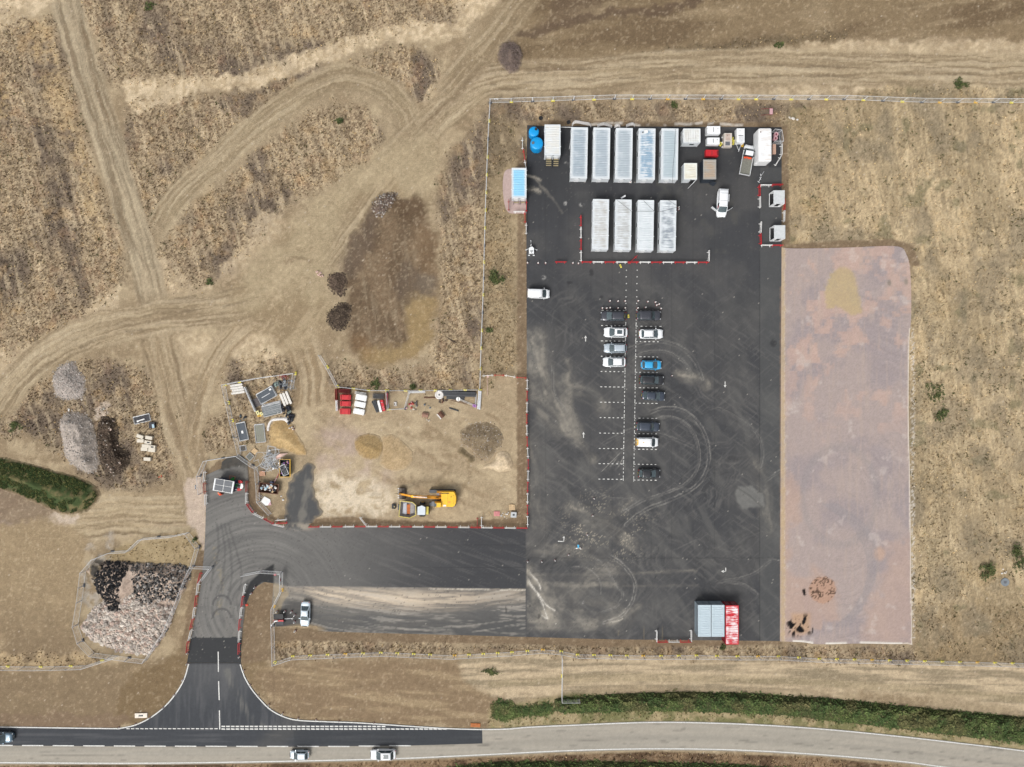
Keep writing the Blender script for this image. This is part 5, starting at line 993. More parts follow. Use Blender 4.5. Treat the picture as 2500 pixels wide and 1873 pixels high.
def cabin(label, cat, px, py, L, W, ang, h=2.6, name='site_cabin', rmat=None, wallc=WHT, group=None, doors=1, windows=3, container=False, rib=True, clips=True, base_z=.05):
    """L along local x; (px,py) is where the middle of the ROOF shows in the photograph"""
    X, Y = w(px, py, h + base_z); o = thing(name, label, cat, X, Y, R(ang), group, base_z)
    wm = mat('cabin_wall', wallc, .5, var=.06, scale=1.5); rm = rmat or wm
    if container:
        mb = MB(); 
        for s in (-1, 1):
            n = int(L / .28); pr = []
            for k in range(n): a = -L / 2 + .1 + k * (L - .2) / n; pt = (L - .2) / n; pr += [(a, 0), (a + pt * .3, .04), (a + pt * .5, .04), (a + pt * .8, 0)]
            mb.sheet([[(x, s * (W / 2 - .01 - d), zz) for x, d in pr] for zz in (.12, h - .1)])
            n = int(W / .28); pr = []
            for k in range(n): a = -W / 2 + .1 + k * (W - .2) / n; pt = (W - .2) / n; pr += [(a, 0), (a + pt * .3, .04), (a + pt * .5, .04), (a + pt * .8, 0)]
            mb.sheet([[(s * (L / 2 - .01 - d), y, zz) for y, d in pr] for zz in (.12, h - .1)])
        mb.build('wall', wm, o)
        for sx in (-1, 1):
            for sy in (-1, 1): MB().box(sx * (L / 2 - .07), sy * (W / 2 - .07), (h - .02) / 2, .16, .16, h - .03).build('corner_post', wm, o)
        mb = MB()
        for sy in (-1, 1): mb.box(0, sy * (W / 2 - .04), .1, L - .3, .1, .16); mb.box(0, sy * (W / 2 - .04), h - .09, L - .3, .1, .12)
        for sx in (-1, 1): mb.box(sx * (L / 2 - .04), 0, .1, .1, W - .3, .16); mb.box(sx * (L / 2 - .04), 0, h - .09, .1, W - .3, .12)
        mb.build('frame_rail', wm, o)
        for s in (-1, 1):
            d = MB().box(L / 2 + .012, s * W / 4, h / 2, .04, W / 2 - .16, h - .35).build('door', wm, o); b2 = MB()
            for q in (-.2, .2): b2.tube((L / 2 + .06, s * W / 4 + q, .25), (L / 2 + .06, s * W / 4 + q, h - .25), .018, 5)
            b2.build('locking_bar', M['galv'], d)
    else:
        MB().box(0, 0, (h - .06) / 2 + .03, L - .06, W - .06, h - .12).build('wall', wm, o)
        mb = MB()
        for sx in (-1, 1):
            for sy in (-1, 1): mb.box(sx * (L / 2 - .05), sy * (W / 2 - .05), h / 2 - .01, .1, .1, h - .04)
        mb.build('corner_post', wm, o)
        for k in range(windows):
            x = -L / 2 + L * (k + .5) / windows + .2
            for sy in (-1, 1):
                fr_ = MB().box(x, sy * (W / 2 - .01), 1.55, 1.0, .06, .9).build('window', M['galv'], o); MB().box(x, sy * (W / 2 + .008), 1.55, .86, .05, .76).build('pane', M['glass'], fr_)
        for k in range(doors):
            d = MB().box(-L / 2 + .01, (k - (doors - 1) / 2) * 1.3 + .3 * (doors == 1), 1.1, .07, .85, 1.95).build('door', M['white'], o)
            MB().box(-L / 2 - .045, (k - (doors - 1) / 2) * 1.3 + .3 * (doors == 1) + .3, 1.05, .04, .12, .04).build('handle', M['dsteel'], d)
        MB().box(-L / 2 - .01, -.1, h - .22, .05, .42, .10).build('vent', M['dsteel'], o)
    (ribbed_roof(L, W, h) if rib else MB().box(0, 0, h - .03, L, W, .06)).build('roof', rm, o)
    mb = MB()
    for s in (-1, 1): mb.box(0, s * (W / 2 + .005), h - .055, L + .03, .03, .12); mb.box(s * (L / 2 + .005), 0, h - .055, .03, W + .03, .12)
    mb.build('roof_edge', wm, o)
    if clips:
        mb = MB()
        for s in (-1, 1):
            for k in (-.22, .28): mb.box(k * L, s * (W / 2 + .06), h - .1, .16, .12, .1)
        mb.build('lifting_lug', wm, o)
    return o
BLUEGREY, BLUE2, DIRT = C(160, 175, 187, .8), C(142, 172, 196, .8), C(196, 190, 180, .8)
RM = {k: roof_mat('cabin_roof_' + k, WHT, s, a, 9.75, 3.2, .22, st_, 'x', th) for k, s, a, st_, th in
      (('a', BLUEGREY, .9, 1.6, (.2, .55)), ('b', BLUEGREY, .8, 1.5, (.15, .55)), ('c', C(164, 178, 188, .8), .8, 1.2, (.15, .55)), ('d', BLUE2, .95, 10, (.40, .52)), ('e', C(170, 188, 197, .8), .8, 1.2, (.15, .5)),
       ('f', C(182, 178, 170, .8), .85, 12, (.35, .65)), ('g', C(160, 158, 152, .8), .65, 9, (.38, .6)), ('h', C(200, 210, 214, .84), .7, 8, (.4, .6)), ('i', C(128, 140, 152, .8), .85, 3, (.38, .62)))}
up = 'cabins in the upper row'; lo_ = 'cabins in the lower row'
for lab, px, py, k, a in (('first cabin of the upper row, grey blue stained roof, next to the welfare cabin', 1413.9, 373.3, 'a', 88.9), ('second cabin from the left in the upper row, smooth blue grey roof', 1468.6, 374.1, 'b', 89.1), ('third cabin of the upper row, pale grey roof, small red sign at its foot', 1523.4, 375.1, 'c', 89),
                          ('fourth cabin of the upper row, streaky blue roof with rusty white edges', 1579.1, 376.1, 'd', 89.2), ('fifth and last long cabin of the upper row, pale even roof crossed by a cable', 1635, 376.1, 'e', 89.2)):
    cabin(lab, 'cabin', px, py, 9.75, 3.18, a, rmat=RM[k], group=up, clips=False)
for lab, px, py, k, a in (('first cabin of the lower row, dusty white ribbed roof', 1466.4, 547.7, 'f', 88.9), ('second cabin of the lower row, white roof with grey brown streaks', 1521.7, 548.7, 'g', 89.1), ('third cabin of the lower row, cleanest bright white ribbed roof', 1576.3, 550, 'h', 89.1), ('fourth cabin of the lower row, white roof with a dark blackish stain', 1630.8, 550.7, 'i', 89.1)):
    cabin(lab, 'cabin', px, py, 9.6, 3.05, a, rmat=RM[k], group=lo_)
def stairs(label, px, py, steps, wdt, land, ang, top=1.0, cat='steps'):
    o = thing('access_steps', label, cat, *w(px, py), R(ang), z=.05)
    y = 0; 
    if land: MB().box(0, -land / 2, top, wdt, land, .05).build('landing', M['steel'], o)
    for k in range(steps):
        z = top - (k + 1) * top / (steps + 1); yy = -land - .15 - k * .34; MB().box(0, yy, z, wdt - .1, .2, .04).build('tread', M['tan'], o)
    for s in (-1, 1):
        m_ = MB(); e = -land - .2 - (steps) * .34; m_.tube((s * wdt / 2, -land, top), (s * wdt / 2, e, .05), .03, 5); m_.tube((s * wdt / 2, -land, top + .95), (s * wdt / 2, e, .95), .025, 5); m_.tube((s * wdt / 2, -land, 0), (s * wdt / 2, -land, top + .95), .025, 5); m_.tube((s * wdt / 2, e, 0), (s * wdt / 2, e, .95), .025, 5)
        if land: m_.tube((s * wdt / 2, 0, top + .95), (s * wdt / 2, -land, top + .95), .025, 5); m_.tube((s * wdt / 2, 0, 0), (s * wdt / 2, 0, top + .95), .025, 5)
        m_.build('handrail', M['dsteel'], o)
    return o
rm = roof_mat('welfare_roof', WHT, C(226, 224, 216, .8), .8, 5.8, 3, .1, 10)
cabin('white welfare cabin with twin steel steps beside the blue water tanks', 'cabin', 1349, 341.6, 5.8, 3.0, 90, 3.0, rmat=rm, doors=2, windows=1)
stairs('left of two steel steps at the welfare cabin beside the blue tanks', 1339.2, 378.3, 4, 1.15, .95, 0, 1.0); stairs('right of two steel steps at the welfare cabin beside the blue tanks', 1356.8, 378.3, 4, 1.1, 1.0, 0, 1.0)
rm = roof_mat('kerb_cabin_roof', WHT, C(150, 208, 240, .85), 1.0, 5.6, 2.8, .16, 3, 'x', (.2, .45))
cabin('white cabin with a bright blue stained roof standing on gravel at the west kerb', 'cabin', 1267.2, 446.6, 5.7, 2.8, 90, 2.7, rmat=rm, doors=2, windows=1)
stairs('left dark steps at the blue stained cabin on the gravel', 1260.4, 483.5, 3, 1.05, .1, 0, .75); stairs('right dark steps at the blue stained cabin on the gravel', 1276.5, 483.5, 3, .95, .1, 0, .75)
rmE = roof_mat('small_roof', C(232, 236, 236, .84), C(206, 202, 192, .8), .6, 3.2, 2.7, .1, 6, 'y')
cabin('small nearly square cabin right of the fifth upper cabin, light grey roof', 'cabin', 1689.2, 331.2, 3.24, 2.65, 0, rmat=rmE, windows=1, clips=False)
o = cabin('small cream roofed store with its door swung open at the bottom', 'store', 1686, 418.4, 3.1, 2.45, 90, name='steel_store', rmat=roof_mat('store_roof', C(236, 238, 230, .84), C(222, 216, 196, .8), .8, 3.1, 2.5, .1, 6), windows=0, doors=0, clips=False)
MB().box(-1.58, -.62, 1.1, .06, .95, 2.0).build('doorway', M['black'], o); MB().box(-2.1, -.6, 1.15, 1.5, .07, 2.1, rz=-.76).build('door', M['white'], o)
o = cabin('dark grey tool store with a beige ribbed roof and an open door', 'store', 1732.6, 413.9, 3.8, 2.5, 90, 2.7, name='tool_store', wallc=C(50, 58, 68, .8), rmat=roof_mat('beige_roof', C(172, 170, 164, .8), C(186, 162, 136, .8), .8, 3.8, 2.5, .1, 5), container=True, clips=False)
MB().box(-2.3, -1.0, 1.2, .9, .06, 2.2, rz=1.1).build('open_door', mat('cabin_wall', C(50, 58, 68, .8), .5, var=.06, scale=1.5), o)
rmG = roof_mat('container_roof', C(196, 212, 220, .84), C(184, 200, 210, .84), .5, 6, 2.4, .1, 8)
cabin('left pale blue grey shipping container of the three at the south kerb', 'container', 1719.9, 1516, 6.06, 2.44, 90, name='shipping_container', wallc=C(150, 164, 174, .8), rmat=rmG, container=True, clips=False, group='containers at the south kerb')
cabin('middle pale blue grey shipping container of the three at the south kerb', 'container', 1752.8, 1516, 6.06, 2.44, 90, name='shipping_container', wallc=C(150, 164, 174, .8), rmat=rmG, container=True, clips=False, group='containers at the south kerb')
rmR = roof_mat('red_roof', C(214, 38, 52, .8), C(244, 236, 238, .84), 1.0, 7.4, 2.5, .05, 9, 'x', (.44, .56))
cabin('red shipping container with white worn streaks on its roof, right of the blue grey ones', 'container', 1787.4, 1526.1, 7.45, 2.5, 90, name='shipping_container', wallc=C(150, 40, 50, .8), rmat=rmR, container=True, clips=False, group='containers at the south kerb')
def shelter(label, px, py):
    X, Y = w(px, py, 2.5); o = thing('smoking_shelter', label, 'shelter', X, Y, 0, 'smoking shelters', .05); wm = M['white']
    MB().box(0, 0, 2.4, 2.15, 2.6, .08).build('roof', mat('shelter_roof', C(206, 210, 212, .84), .45, var=.08, scale=2), o)
    MB().box(1.04, 0, 1.2, .05, 2.56, 2.3).build('wall', wm, o); MB().box(0, 1.27, 1.2, 2.1, .05, 2.3).build('wall', wm, o)
    for sy in (-1, 1): MB().box(-1.04, sy * 1.25, 1.2, .09, .09, 2.34).build('post', wm, o)
    MB().box(-.72, -1.27, 1.2, .6, .05, 2.3).build('wall', wm, o); MB().box(.7, -1.27, 1.2, .62, .05, 2.3).build('wall', wm, o)
    MB().box(-1.04, 0, .08, .09, 2.5, .1).box(0, -1.27, .08, 2.1, .09, .1).build('sill', wm, o); MB().box(0, 0, .04, 2.0, 2.45, .06).build('floor_plate', M['black'], o); MB().box(.75, 0, .45, .4, 2.1, .06).build('bench', M['dsteel'], o)
    return o
shelter('upper of two white open fronted shelters at the east kerb', 1902.2, 481.3); shelter('lower of two white open fronted shelters at the east kerb', 1903.6, 566.6)
# large white fuel tank
X, Y = w(1868.4, 352.8, 3.3); o = thing('fuel_tank', 'large white box shaped fuel tank with rust stains in the north east corner', 'tank', X, Y, R(90), z=.05)
rk = lambda L, W, r: [(x * (L / 2 - r) + math.cos(t) * r, y * (W / 2 - r) + math.sin(t) * r) for x, y, t0 in ((1, 1, 0), (-1, 1, 90), (-1, -1, 180), (1, -1, 270)) for t in [R(t0 + k * 30) for k in range(4)]]
mb = MB(); mb.loft([[(x, y, z) for x, y in rk(L_, W_, rr)] for L_, W_, rr, z in ((6.3, 2.5, .3, .15), (6.4, 2.6, .35, .4), (6.4, 2.6, .35, 2.9), (6.2, 2.4, .32, 3.2), (5.8, 2.1, .25, 3.3))])
mb.build('tank_body', roof_mat('tank_paint', C(240, 242, 243, .85), C(214, 196, 182, .8), .5, 6.4, 2.6, .05, 6, 'x', (.5, .62)), o)
for k in range(9): MB().box(-2.4 + k * .6, 0, 3.31, .05, 2.2, .03).build('rib', M['white'], o)
MB().cyl(-2.2, .8, 3.3, 3.4, .2, 10).build('hatch', M['white'], o); MB().cyl(2.35, .9, 3.28, 3.36, .12, 8).build('hatch', M['rust'], o); MB().box(0, 0, .1, 6.0, 2.2, .16).build('skid', M['steel'], o)
# blue tanks
def tank(label, px, py, r_, h, lid):
    X, Y = w(px, py, h); o = thing('water_tank', label, 'tank', X, Y, 0, 'blue water tanks', .05)
    MB().lathe(0, 0, [(r_ * .97, 0), (r_, .1)] + [(r_ * (1 + .012 * (k % 2)), .2 + k * (h - .5) / 10) for k in range(11)] + [(r_ * .98, h - .12), (r_ * .8, h - .04), (r_ * .3, h), (.02, h)], 28).build('tank_body', M['tank'], o, True)
    MB().cyl(lid[0], lid[1], h - .1, h + .08, .27, 14).build('lid', lid[2], o); MB().cyl(0, -r_ - .06, .15, .27, .07, 8).build('outlet', M['black'], o)
tank('upper, smaller blue water tank with a dark lid, in the north west corner', 1303.4, 320.9, .97, 2.3, (.42, .42, M['black'])); tank('lower, larger blue water tank with a grey lid, beside the welfare cabin', 1310.5, 349.2, 1.22, 2.6, (-.72, .0, M['steel']))

# ================================================================ vehicles
def paint(name, c, met=.0): return mat(name, C(*c, .82), .28, met, .03, 1.0, coat=.6)
PT = dict(white=paint('white_car_paint', (246, 249, 252)), silver=paint('silver_car_paint', (196, 208, 218), .25), black=paint('black_car_paint', (50, 51, 55), .2), grey=paint('dark_grey_car_paint', (72, 74, 82), .3), slate=paint('slate_blue_car_paint', (70, 78, 92), .3),
          blue=paint('bright_blue_car_paint', (58, 170, 226)), pale=paint('pale_silver_paint', (214, 228, 238), .15), navy=paint('blue_grey_suv_paint', (110, 134, 152), .3))
def wheel(o, x, y, r_, wd=.22):
    t = MB().tube((x, y - wd / 2, r_), (x, y + wd / 2, r_), r_, 16).build('tyre', M['tyre'], o); s = 1 if y > 0 else -1
    MB().tube((x, y + s * (wd / 2 - .02), r_), (x, y + s * (wd / 2 + .012), r_), r_ * .62, 10).build('rim', M['rim'], t)
def car(label, px, py, head, L, W_, H, pc, kind='suv', name='parked_car', cat='car', group=None, sunroof=False, rails=False, extra=None, z=.05):
    X, Y = w(px, py, .7); o = thing(name, label, cat, X, Y, R(head), group, z); pm = PT[pc]; hw = W_ / 2
    K = dict(suv=(.08, .17, .56, .27, .98, .92), hatch=(.05, .15, .55, .26, .93, .86), mpv=(.04, .10, .57, .27, 1.0, .9), saloon=(.16, .31, .55, .29, .92, .86), boxy=(.05, .10, .59, .29, 1.05, 1.05), van=(.0, .015, .66, .21, 1.08, .95), estate=(.03, .09, .56, .28, 1.0, .92))[kind]
    # fractions from the rear: rear glass base, roof rear, roof front; windscreen base measured from the front; belt height; bonnet height
    xr0, xr1, xf1 = -L / 2 + L * K[0] + .06, -L / 2 + L * K[1] + .06, -L / 2 + L * K[2]; xf0 = L / 2 - L * K[3] + .12; belt, bon = K[4], K[5]
    def hwid(x):
        t = abs(2 * x / L); return hw * (1 - .30 * max(0, t - .62) ** 2.0 / .1444 * (1.0 if x > 0 else .75))
    def deck(x):
        if x > xf0 - .15: u = (x - xf0 + .15) / (L / 2 - xf0 + .15); return belt + (bon - belt) * min(1, u * 1.3) - .22 * max(0, u - .55) ** 2 / .2
        if x < xr0: u = (xr0 - x) / max(.05, xr0 + L / 2); return belt - .04 * u
        return belt
    rings = []; xs = [-L / 2, -L / 2 + .05, -L / 2 + .18, -L / 2 + .45] + [(-L / 2 + .45) + (L - .9) * k / 14 for k in range(1, 14)] + [L / 2 - .45, L / 2 - .2, L / 2 - .06, L / 2]
    for i, x in enumerate(xs):
        b = hwid(x); d = deck(x); e = 1.0
        if i in (0, len(xs) - 1): e = .86; d2 = d * .80
        elif i in (1, len(xs) - 2): e = .95; d2 = d * .93
        else: d2 = d
        b *= e
        rings.append([(x, -b * .88, .22), (x, -b * .99, .36), (x, -b, d2 * .70), (x, -b * .965, d2 * .93), (x, -b * .90, d2), (x, -b * .5, d2 + .035), (x, 0, d2 + .045), (x, b * .5, d2 + .035), (x, b * .90, d2), (x, b * .965, d2 * .93), (x, b, d2 * .70), (x, b * .99, .36), (x, b * .88, .22)])
    MB().loft(rings).build('body', pm, o, True)
    bw = hw * .885; tw = hw * (.80 if kind in ('van', 'boxy') else .70); zt = H - .05
    def quad(nm, P, m_, bulge=0.0, parent=o, nx=(1, 0, 0)):
        a, b, c, d = [np.array(p) for p in P]; rows = []
        for u in (0, .5, 1):
            rows.append([tuple((a + (b - a) * v) * (1 - u) + (d + (c - d) * v) * u + np.array(nx) * bulge * (1 - (2 * v - 1) ** 2)) for v in (0, .25, .5, .75, 1)])
        return MB().sheet(rows).build(nm, m_, parent, True)
    g = M['glass']
    quad('windscreen', [(xf0, bw * .97, belt + .0), (xf0, -bw * .97, belt + .0), (xf1, -tw, zt), (xf1, tw, zt)], g, .14)
    if kind != 'van':
        quad('rear_window', [(xr0, -bw * .95, belt + .02), (xr0, bw * .95, belt + .02), (xr1, tw * .97, zt), (xr1, -tw * .97, zt)], g, .06, nx=(-1, 0, 0))
    for s in (-1, 1):
        a = (xr0 + .04, s * bw, belt); b = (xf0 - .04, s * bw, belt); c = (xf1, s * tw, zt); d = (xr1, s * tw, zt)
        P = [a, b, c, d] if s < 0 else [b, a, d, c]
        if kind == 'van':
            xm = xf1 - L * .14; quad('side_panel', [(xr0 + .04, s * bw, belt), (xm, s * bw, belt), (xm, s * tw, zt), (xr1, s * tw, zt)] if s < 0 else [(xm, s * bw, belt), (xr0 + .04, s * bw, belt), (xr1, s * tw, zt), (xm, s * tw, zt)], pm)
            quad('side_window', [(xm, s * bw, belt), b, c, (xm, s * tw, zt)] if s < 0 else [b, (xm, s * bw, belt), (xm, s * tw, zt), c], g)
        else: quad('side_window', P, g)
    if kind == 'van': quad('rear_door', [(xr0, -bw, belt - .1), (xr0, bw, belt - .1), (xr1, tw, zt), (xr1, -tw, zt)], pm, .02, nx=(-1, 0, 0))
    rr_ = []; n = 6
    for k in range(n + 1):
        x = xr1 - .03 + (xf1 + .05 - xr1) * k / n; t = abs(2 * k / n - 1); cz = .05 * (1 - t ** 2); ww = tw * (1.02 - .03 * t ** 4)
        rr_.append([(x, -ww, zt - .03), (x, -ww, zt + .005), (x, -ww * .9, zt + .03 + cz * .5), (x, -ww * .45, zt + .045 + cz), (x, 0, zt + .05 + cz), (x, ww * .45, zt + .045 + cz), (x, ww * .9, zt + .03 + cz * .5), (x, ww, zt + .005), (x, ww, zt - .03)])
    roof = MB().loft(rr_).build('roof', pm, o, True)
    mb = MB()
    for s in (-1, 1):
        mb.tube((xf0 + .02, s * bw * .985, belt), (xf1, s * tw, zt), .045, 5); mb.tube((xr0, s * bw * .97, belt), (xr1, s * tw, zt), .06 if kind != 'saloon' else .09, 5)
        if kind != 'van': xm = (xr1 + xf1) / 2 + .15; mb.tube((xm, s * bw, belt), (xm, s * tw, zt), .03, 5)
    mb.build('pillar', pm if kind in ('van', 'saloon', 'estate') else M['black'] if pc in ('black', 'grey') else pm, o)
    if sunroof: MB().box((xr1 + xf1) / 2 - .05, 0, zt + .105, (xf1 - xr1) * .55, tw * 1.1, .02).build('sunroof', M['glass'], o)
    if rails:
        for s in (-1, 1): MB().tube((xr1 + .1, s * tw * .93, zt + .09), (xf1 - .1, s * tw * .93, zt + .09), .022, 5).build('roof_rail', M['chrome'], o)
    for s in (-1, 1):
        m_ = MB().box(xf0 - .35, s * (hw + .08), belt + .08, .12, .24, .16).build('mirror', pm, o)
        MB().box(L / 2 - .14, s * hw * .62, bon * .74, .16, .34, .14, rz=-s * .25).build('headlight', M['lamp'], o); MB().box(-L / 2 + .07, s * hw * .70, belt * .86, .12, .22, .22).build('tail_light', M['red_lens'], o)
        for xw in (L * .30, -L * .295): wheel(o, xw, s * (hw - .10), .34)
    MB().box(-L / 2 - .005, 0, belt * .62, .03, .5, .11).build('number_plate', mat('plate_yellow', C(230, 205, 60), .5), o); MB().box(L / 2 + .0, 0, .5, .03, .5, .11).build('number_plate', M['plate'], o); MB().box(L / 2 - .03, 0, .68, .1, hw * .9, .14).build('grille', M['black'], o)
    if extra: extra(o, L, hw, belt, zt, xf0, xf1, xr0, xr1, tw)
    return o
lp, rp = 'cars parked in the left bay column', 'cars parked in the right bay column'
car('long dark grey people carrier at the top of the left bay column', 1497.5, 772, 180, 4.95, 1.98, 1.75, 'grey', 'mpv', group=lp)
car('white car with a black glass sunroof in the left bay column', 1502.8, 811.6, 179, 4.6, 1.98, 1.62, 'white', 'suv', group=lp, sunroof=True)
car('silver grey estate between two white cars in the left bay column', 1501.8, 850.4, 180, 4.45, 1.84, 1.5, 'silver', 'estate', group=lp, rails=True)
car('plain white car at the bottom of the left bay column', 1499.3, 884, 180, 4.45, 1.9, 1.6, 'white', 'suv', group=lp)
car('boxy dark grey off roader at the top of the right bay column', 1583, 770.8, 0, 4.75, 1.92, 1.82, 'grey', 'boxy', group=rp)
car('white car in the right bay column, between the boxy off roader and the blue car', 1589.5, 815.4, 0, 4.65, 1.9, 1.58, 'white', 'suv', group=rp, rails=True)
car('bright blue hatchback in the right bay column', 1589.8, 891, -1, 4.0, 1.78, 1.5, 'blue', 'hatch', group=rp)
car('black estate with roof rails directly below the blue hatchback', 1590.5, 928, -2, 4.75, 1.85, 1.6, 'black', 'mpv', group=rp, rails=True)
car('slate blue car parked slightly askew below the black estate', 1595, 966.4, -4, 4.5, 1.86, 1.62, 'slate', 'suv', group=rp)
car('slate grey car with roof rails just above the white van with the yellow tail', 1581.3, 1041.7, -2, 4.55, 1.86, 1.68, 'slate', 'boxy', group=rp, rails=True)
def chev(o, L, hw, belt, zt, xf0, xf1, xr0, xr1, tw):
    for s in (-1, 1): MB().box(-L / 2 - .012, s * hw * .42, 1.0, .02, hw * .6, .9).build('yellow_chevron_panel', M['orange_y'], o)
    MB().box(-L / 2 + .18, 0, zt + .075, .25, tw * 1.5, .03).build('yellow_roof_strip', M['orange_y'], o); MB().box(-.9, 0, zt + .11, .25, .12, .03).build('roof_vent', M['orange_y'], o)
car('small white van with a yellow striped tail in the right bay column', 1579.7, 1079.4, -1, 4.35, 1.86, 1.85, 'white', 'van', 'small_van', 'van', rp, extra=chev)
car('black hatchback alone at the bottom of the right bay column', 1584.9, 1156, -1, 4.3, 1.82, 1.5, 'black', 'hatch', group=rp, rails=True)
car('small plain white van parked across the west kerb', 1314.8, 717.4, -2, 4.35, 1.84, 1.85, 'white', 'van', 'small_van', 'van')
car('pale silver saloon parked facing south beside the soil island', 745.6, 1499, -93, 4.85, 1.84, 1.46, 'pale', 'saloon')
car('small pale silver hatchback driving west on the road', 731.4, 1842.5, 180, 3.75, 1.68, 1.48, 'pale', 'hatch', 'moving_car', z=.04)
car('large white off roader with dark roof glass driving west on the road', 935.6, 1841.5, 180.5, 4.95, 1.98, 1.7, 'white', 'suv', 'moving_car', sunroof=True, z=.04)
car('blue grey off roader entering at the left edge of the road', 3, 1799.5, 0, 4.7, 1.95, 1.75, 'navy', 'boxy', 'moving_car', z=.06)
def doors(o, L, hw, belt, zt, xf0, xf1, xr0, xr1, tw):
    for s in (-1, 1):
        a = s * 2.25 if s > 0 else -2.25
        d = MB().box(xf0 - .42 - .12, s * (hw + .52), .82, 1.15, .09, .95, rz=math.pi - s * .95).build('front_door', PT['white'], o)
        MB().box(xf0 - .42 - .12, s * (hw + .52), 1.5, 1.0, .04, .42, rz=math.pi - s * .95).build('door_window', M['glass'], d)
    MB().box(xf0 - .8, -hw * .72, 1.25, .5, .35, .5).build('seat_back', M['rplastic'], o)
    for x in (-L * .32, -L * .05, L * .12): MB().tube((x, -tw * .9, zt + .13), (x, tw * .9, zt + .13), .02, 5).build('roof_bar', M['chrome'], o)
    MB().box(-.9, hw + .05, 1.1, 1.4, .05, 1.4).build('sliding_door', PT['white'], o)
car('long white van with both front doors open, right of the lower cabins', 1762, 497.5, -93, 5.3, 2.0, 2.0, 'white', 'van', 'crew_van', 'van', extra=doors)
# dropside pickup
X, Y = w(1824, 390, 1.0); o = thing('pickup_truck', 'white pickup truck with an empty dropside bed beside the white fuel tank', 'pickup', X, Y, R(90 - 10.6), z=.05)
P_ = PT['white']; rings = []
for x, b, d, zb in ((.55, .92, 1.05, .35), (.8, .96, 1.08, .3), (1.5, .97, 1.08, .3), (2.1, .97, 1.02, .3), (2.6, .94, .95, .3), (2.85, .80, .80, .35), (2.95, .6, .66, .4)):
    rings.append([(x, -b * .9, zb), (x, -b, .5), (x, -b, d * .8), (x, -b * .9, d), (x, 0, d + .05), (x, b * .9, d), (x, b, d * .8), (x, b, .5), (x, b * .9, zb)])
MB().loft(rings).build('cab_body', P_, o, True)
MB().loft([[(.6, -.86, 1.05), (.6, -.72, 1.85), (.6, .72, 1.85), (.6, .86, 1.05)], [(1.55, -.86, 1.05), (1.45, -.72, 1.88), (1.45, .72, 1.88), (1.55, .86, 1.05)]]).build('cab_roof', P_, o)
MB().add([(2.15, -.84, 1.06), (2.15, .84, 1.06), (1.46, .7, 1.87), (1.46, -.7, 1.87)], [(0, 1, 2, 3)]).build('windscreen', M['glass'], o)
for s in (-1, 1):
    MB().add([(.75, s * .90, 1.1), (2.05, s * .87, 1.08), (1.45, s * .735, 1.84), (.75, s * .755, 1.82)], [(0, 1, 2, 3)]).build('side_window', M['glass'], o); MB().box(1.75, s * 1.07, 1.2, .12, .22, .22).build('mirror', M['black'], o)
    MB().box(2.85, s * .62, .72, .14, .3, .16).build('headlight', M['lamp'], o); MB().box(-2.95, s * .8, .75, .06, .2, .14).build('tail_light', M['red_lens'], o)
    MB().box(-1.2, s * 1.02, 1.08, 3.6, .05, .4).build('bed_side', M['white'], o)
    for xw in (2.0, -1.7): wheel(o, xw, s * .86, .36)
MB().box(-1.2, 0, .85, 3.6, 2.0, .08).build('bed_floor', mat('worn_bed', C(128, 128, 118, .8), .6, .1, .25, 6), o); MB().box(-3.02, 0, 1.08, .06, 2.08, .42).build('tailgate', M['galv'], o); MB().box(.56, 0, 1.3, .06, 2.05, .9).build('headboard', M['dsteel'], o); MB().box(-1.2, 0, .6, 3.7, .9, .25).build('chassis', M['black'], o)
for k in range(4): MB().box(.25 + random.uniform(-.1, .2), -.6 + k * .38, 1.0, .32, .28, .25, rz=random.random()).build('orange_tool_bag', M['hivis'], o)

# ================================================================ plant and generators in the north east corner
def genset(label, px, py, L, W_, h, ang, m_, top=None, name='generator', cat='generator', group=None, lou=True):
    X, Y = w(px, py, h); o = thing(name, label, cat, X, Y, R(ang), group, .05)
    MB().box(0, 0, .12, L * .98, W_ * .9, .2).build('skid', M['dsteel'], o)
    mb = MB(); mb.loft([[(x * L / 2, y * W_ / 2, z) for x, y in ((-1, -1), (1, -1), (1, 1), (-1, 1))] for z in (.22, h - .08)]); mb.build('canopy', m_, o)
    MB().box(0, 0, h - .05, L * .97, W_ * .95, .08).build('roof', top or m_, o); MB().box(-L * .02, 0, h, .09, W_ * .6, .03).build('lifting_slot', M['dsteel'], o)
    MB().cyl(L * .3, W_ * .12, h - .02, h + .14, .05, 8).build('exhaust', M['dsteel'], o)
    for s in (-1, 1): MB().box(s * L * .22, -W_ / 2 - .01, h * .55, L * .36, .03, h * .6).build('side_door', m_, o)
    MB().box(L / 2 + .01, 0, h * .6, .03, W_ * .6, h * .4).build('louvre', M['black'], o); return o
genset('white generator at the very top edge of the car park, right of the small cabin', 1742.5, 317, 2.55, 1.45, 1.8, 0, M['white'])
genset('white generator with a dark slot in its lid, above the red unit', 1741.8, 344, 2.4, 1.3, 1.5, 0, M['white'])
o = genset('red power unit between the white generator and the dark tool store', 1738.6, 373.6, 2.45, 1.25, 1.2, -1, M['rplastic']); MB().box(1.05, 0, 1.19, .3, .95, .03).build('recess', mat('dark_red', C(120, 16, 24, .8), .6), o)
o = genset('beige slatted plant unit on outriggers between the generator and the trailer', 1777.6, 341.3, 2.6, 1.5, 1.4, 90, mat('cream_metal', C(214, 206, 196, .82), .5, var=.1))
for k in range(5): MB().box(-.05 + k * .26, .05, 1.42, .06, .95, .04).build('slat', mat('brown_slat', C(176, 128, 108, .8), .7), o)
MB().box(-.75, .1, 1.4, .75, .9, .04).build('grating', M['steel'], o)
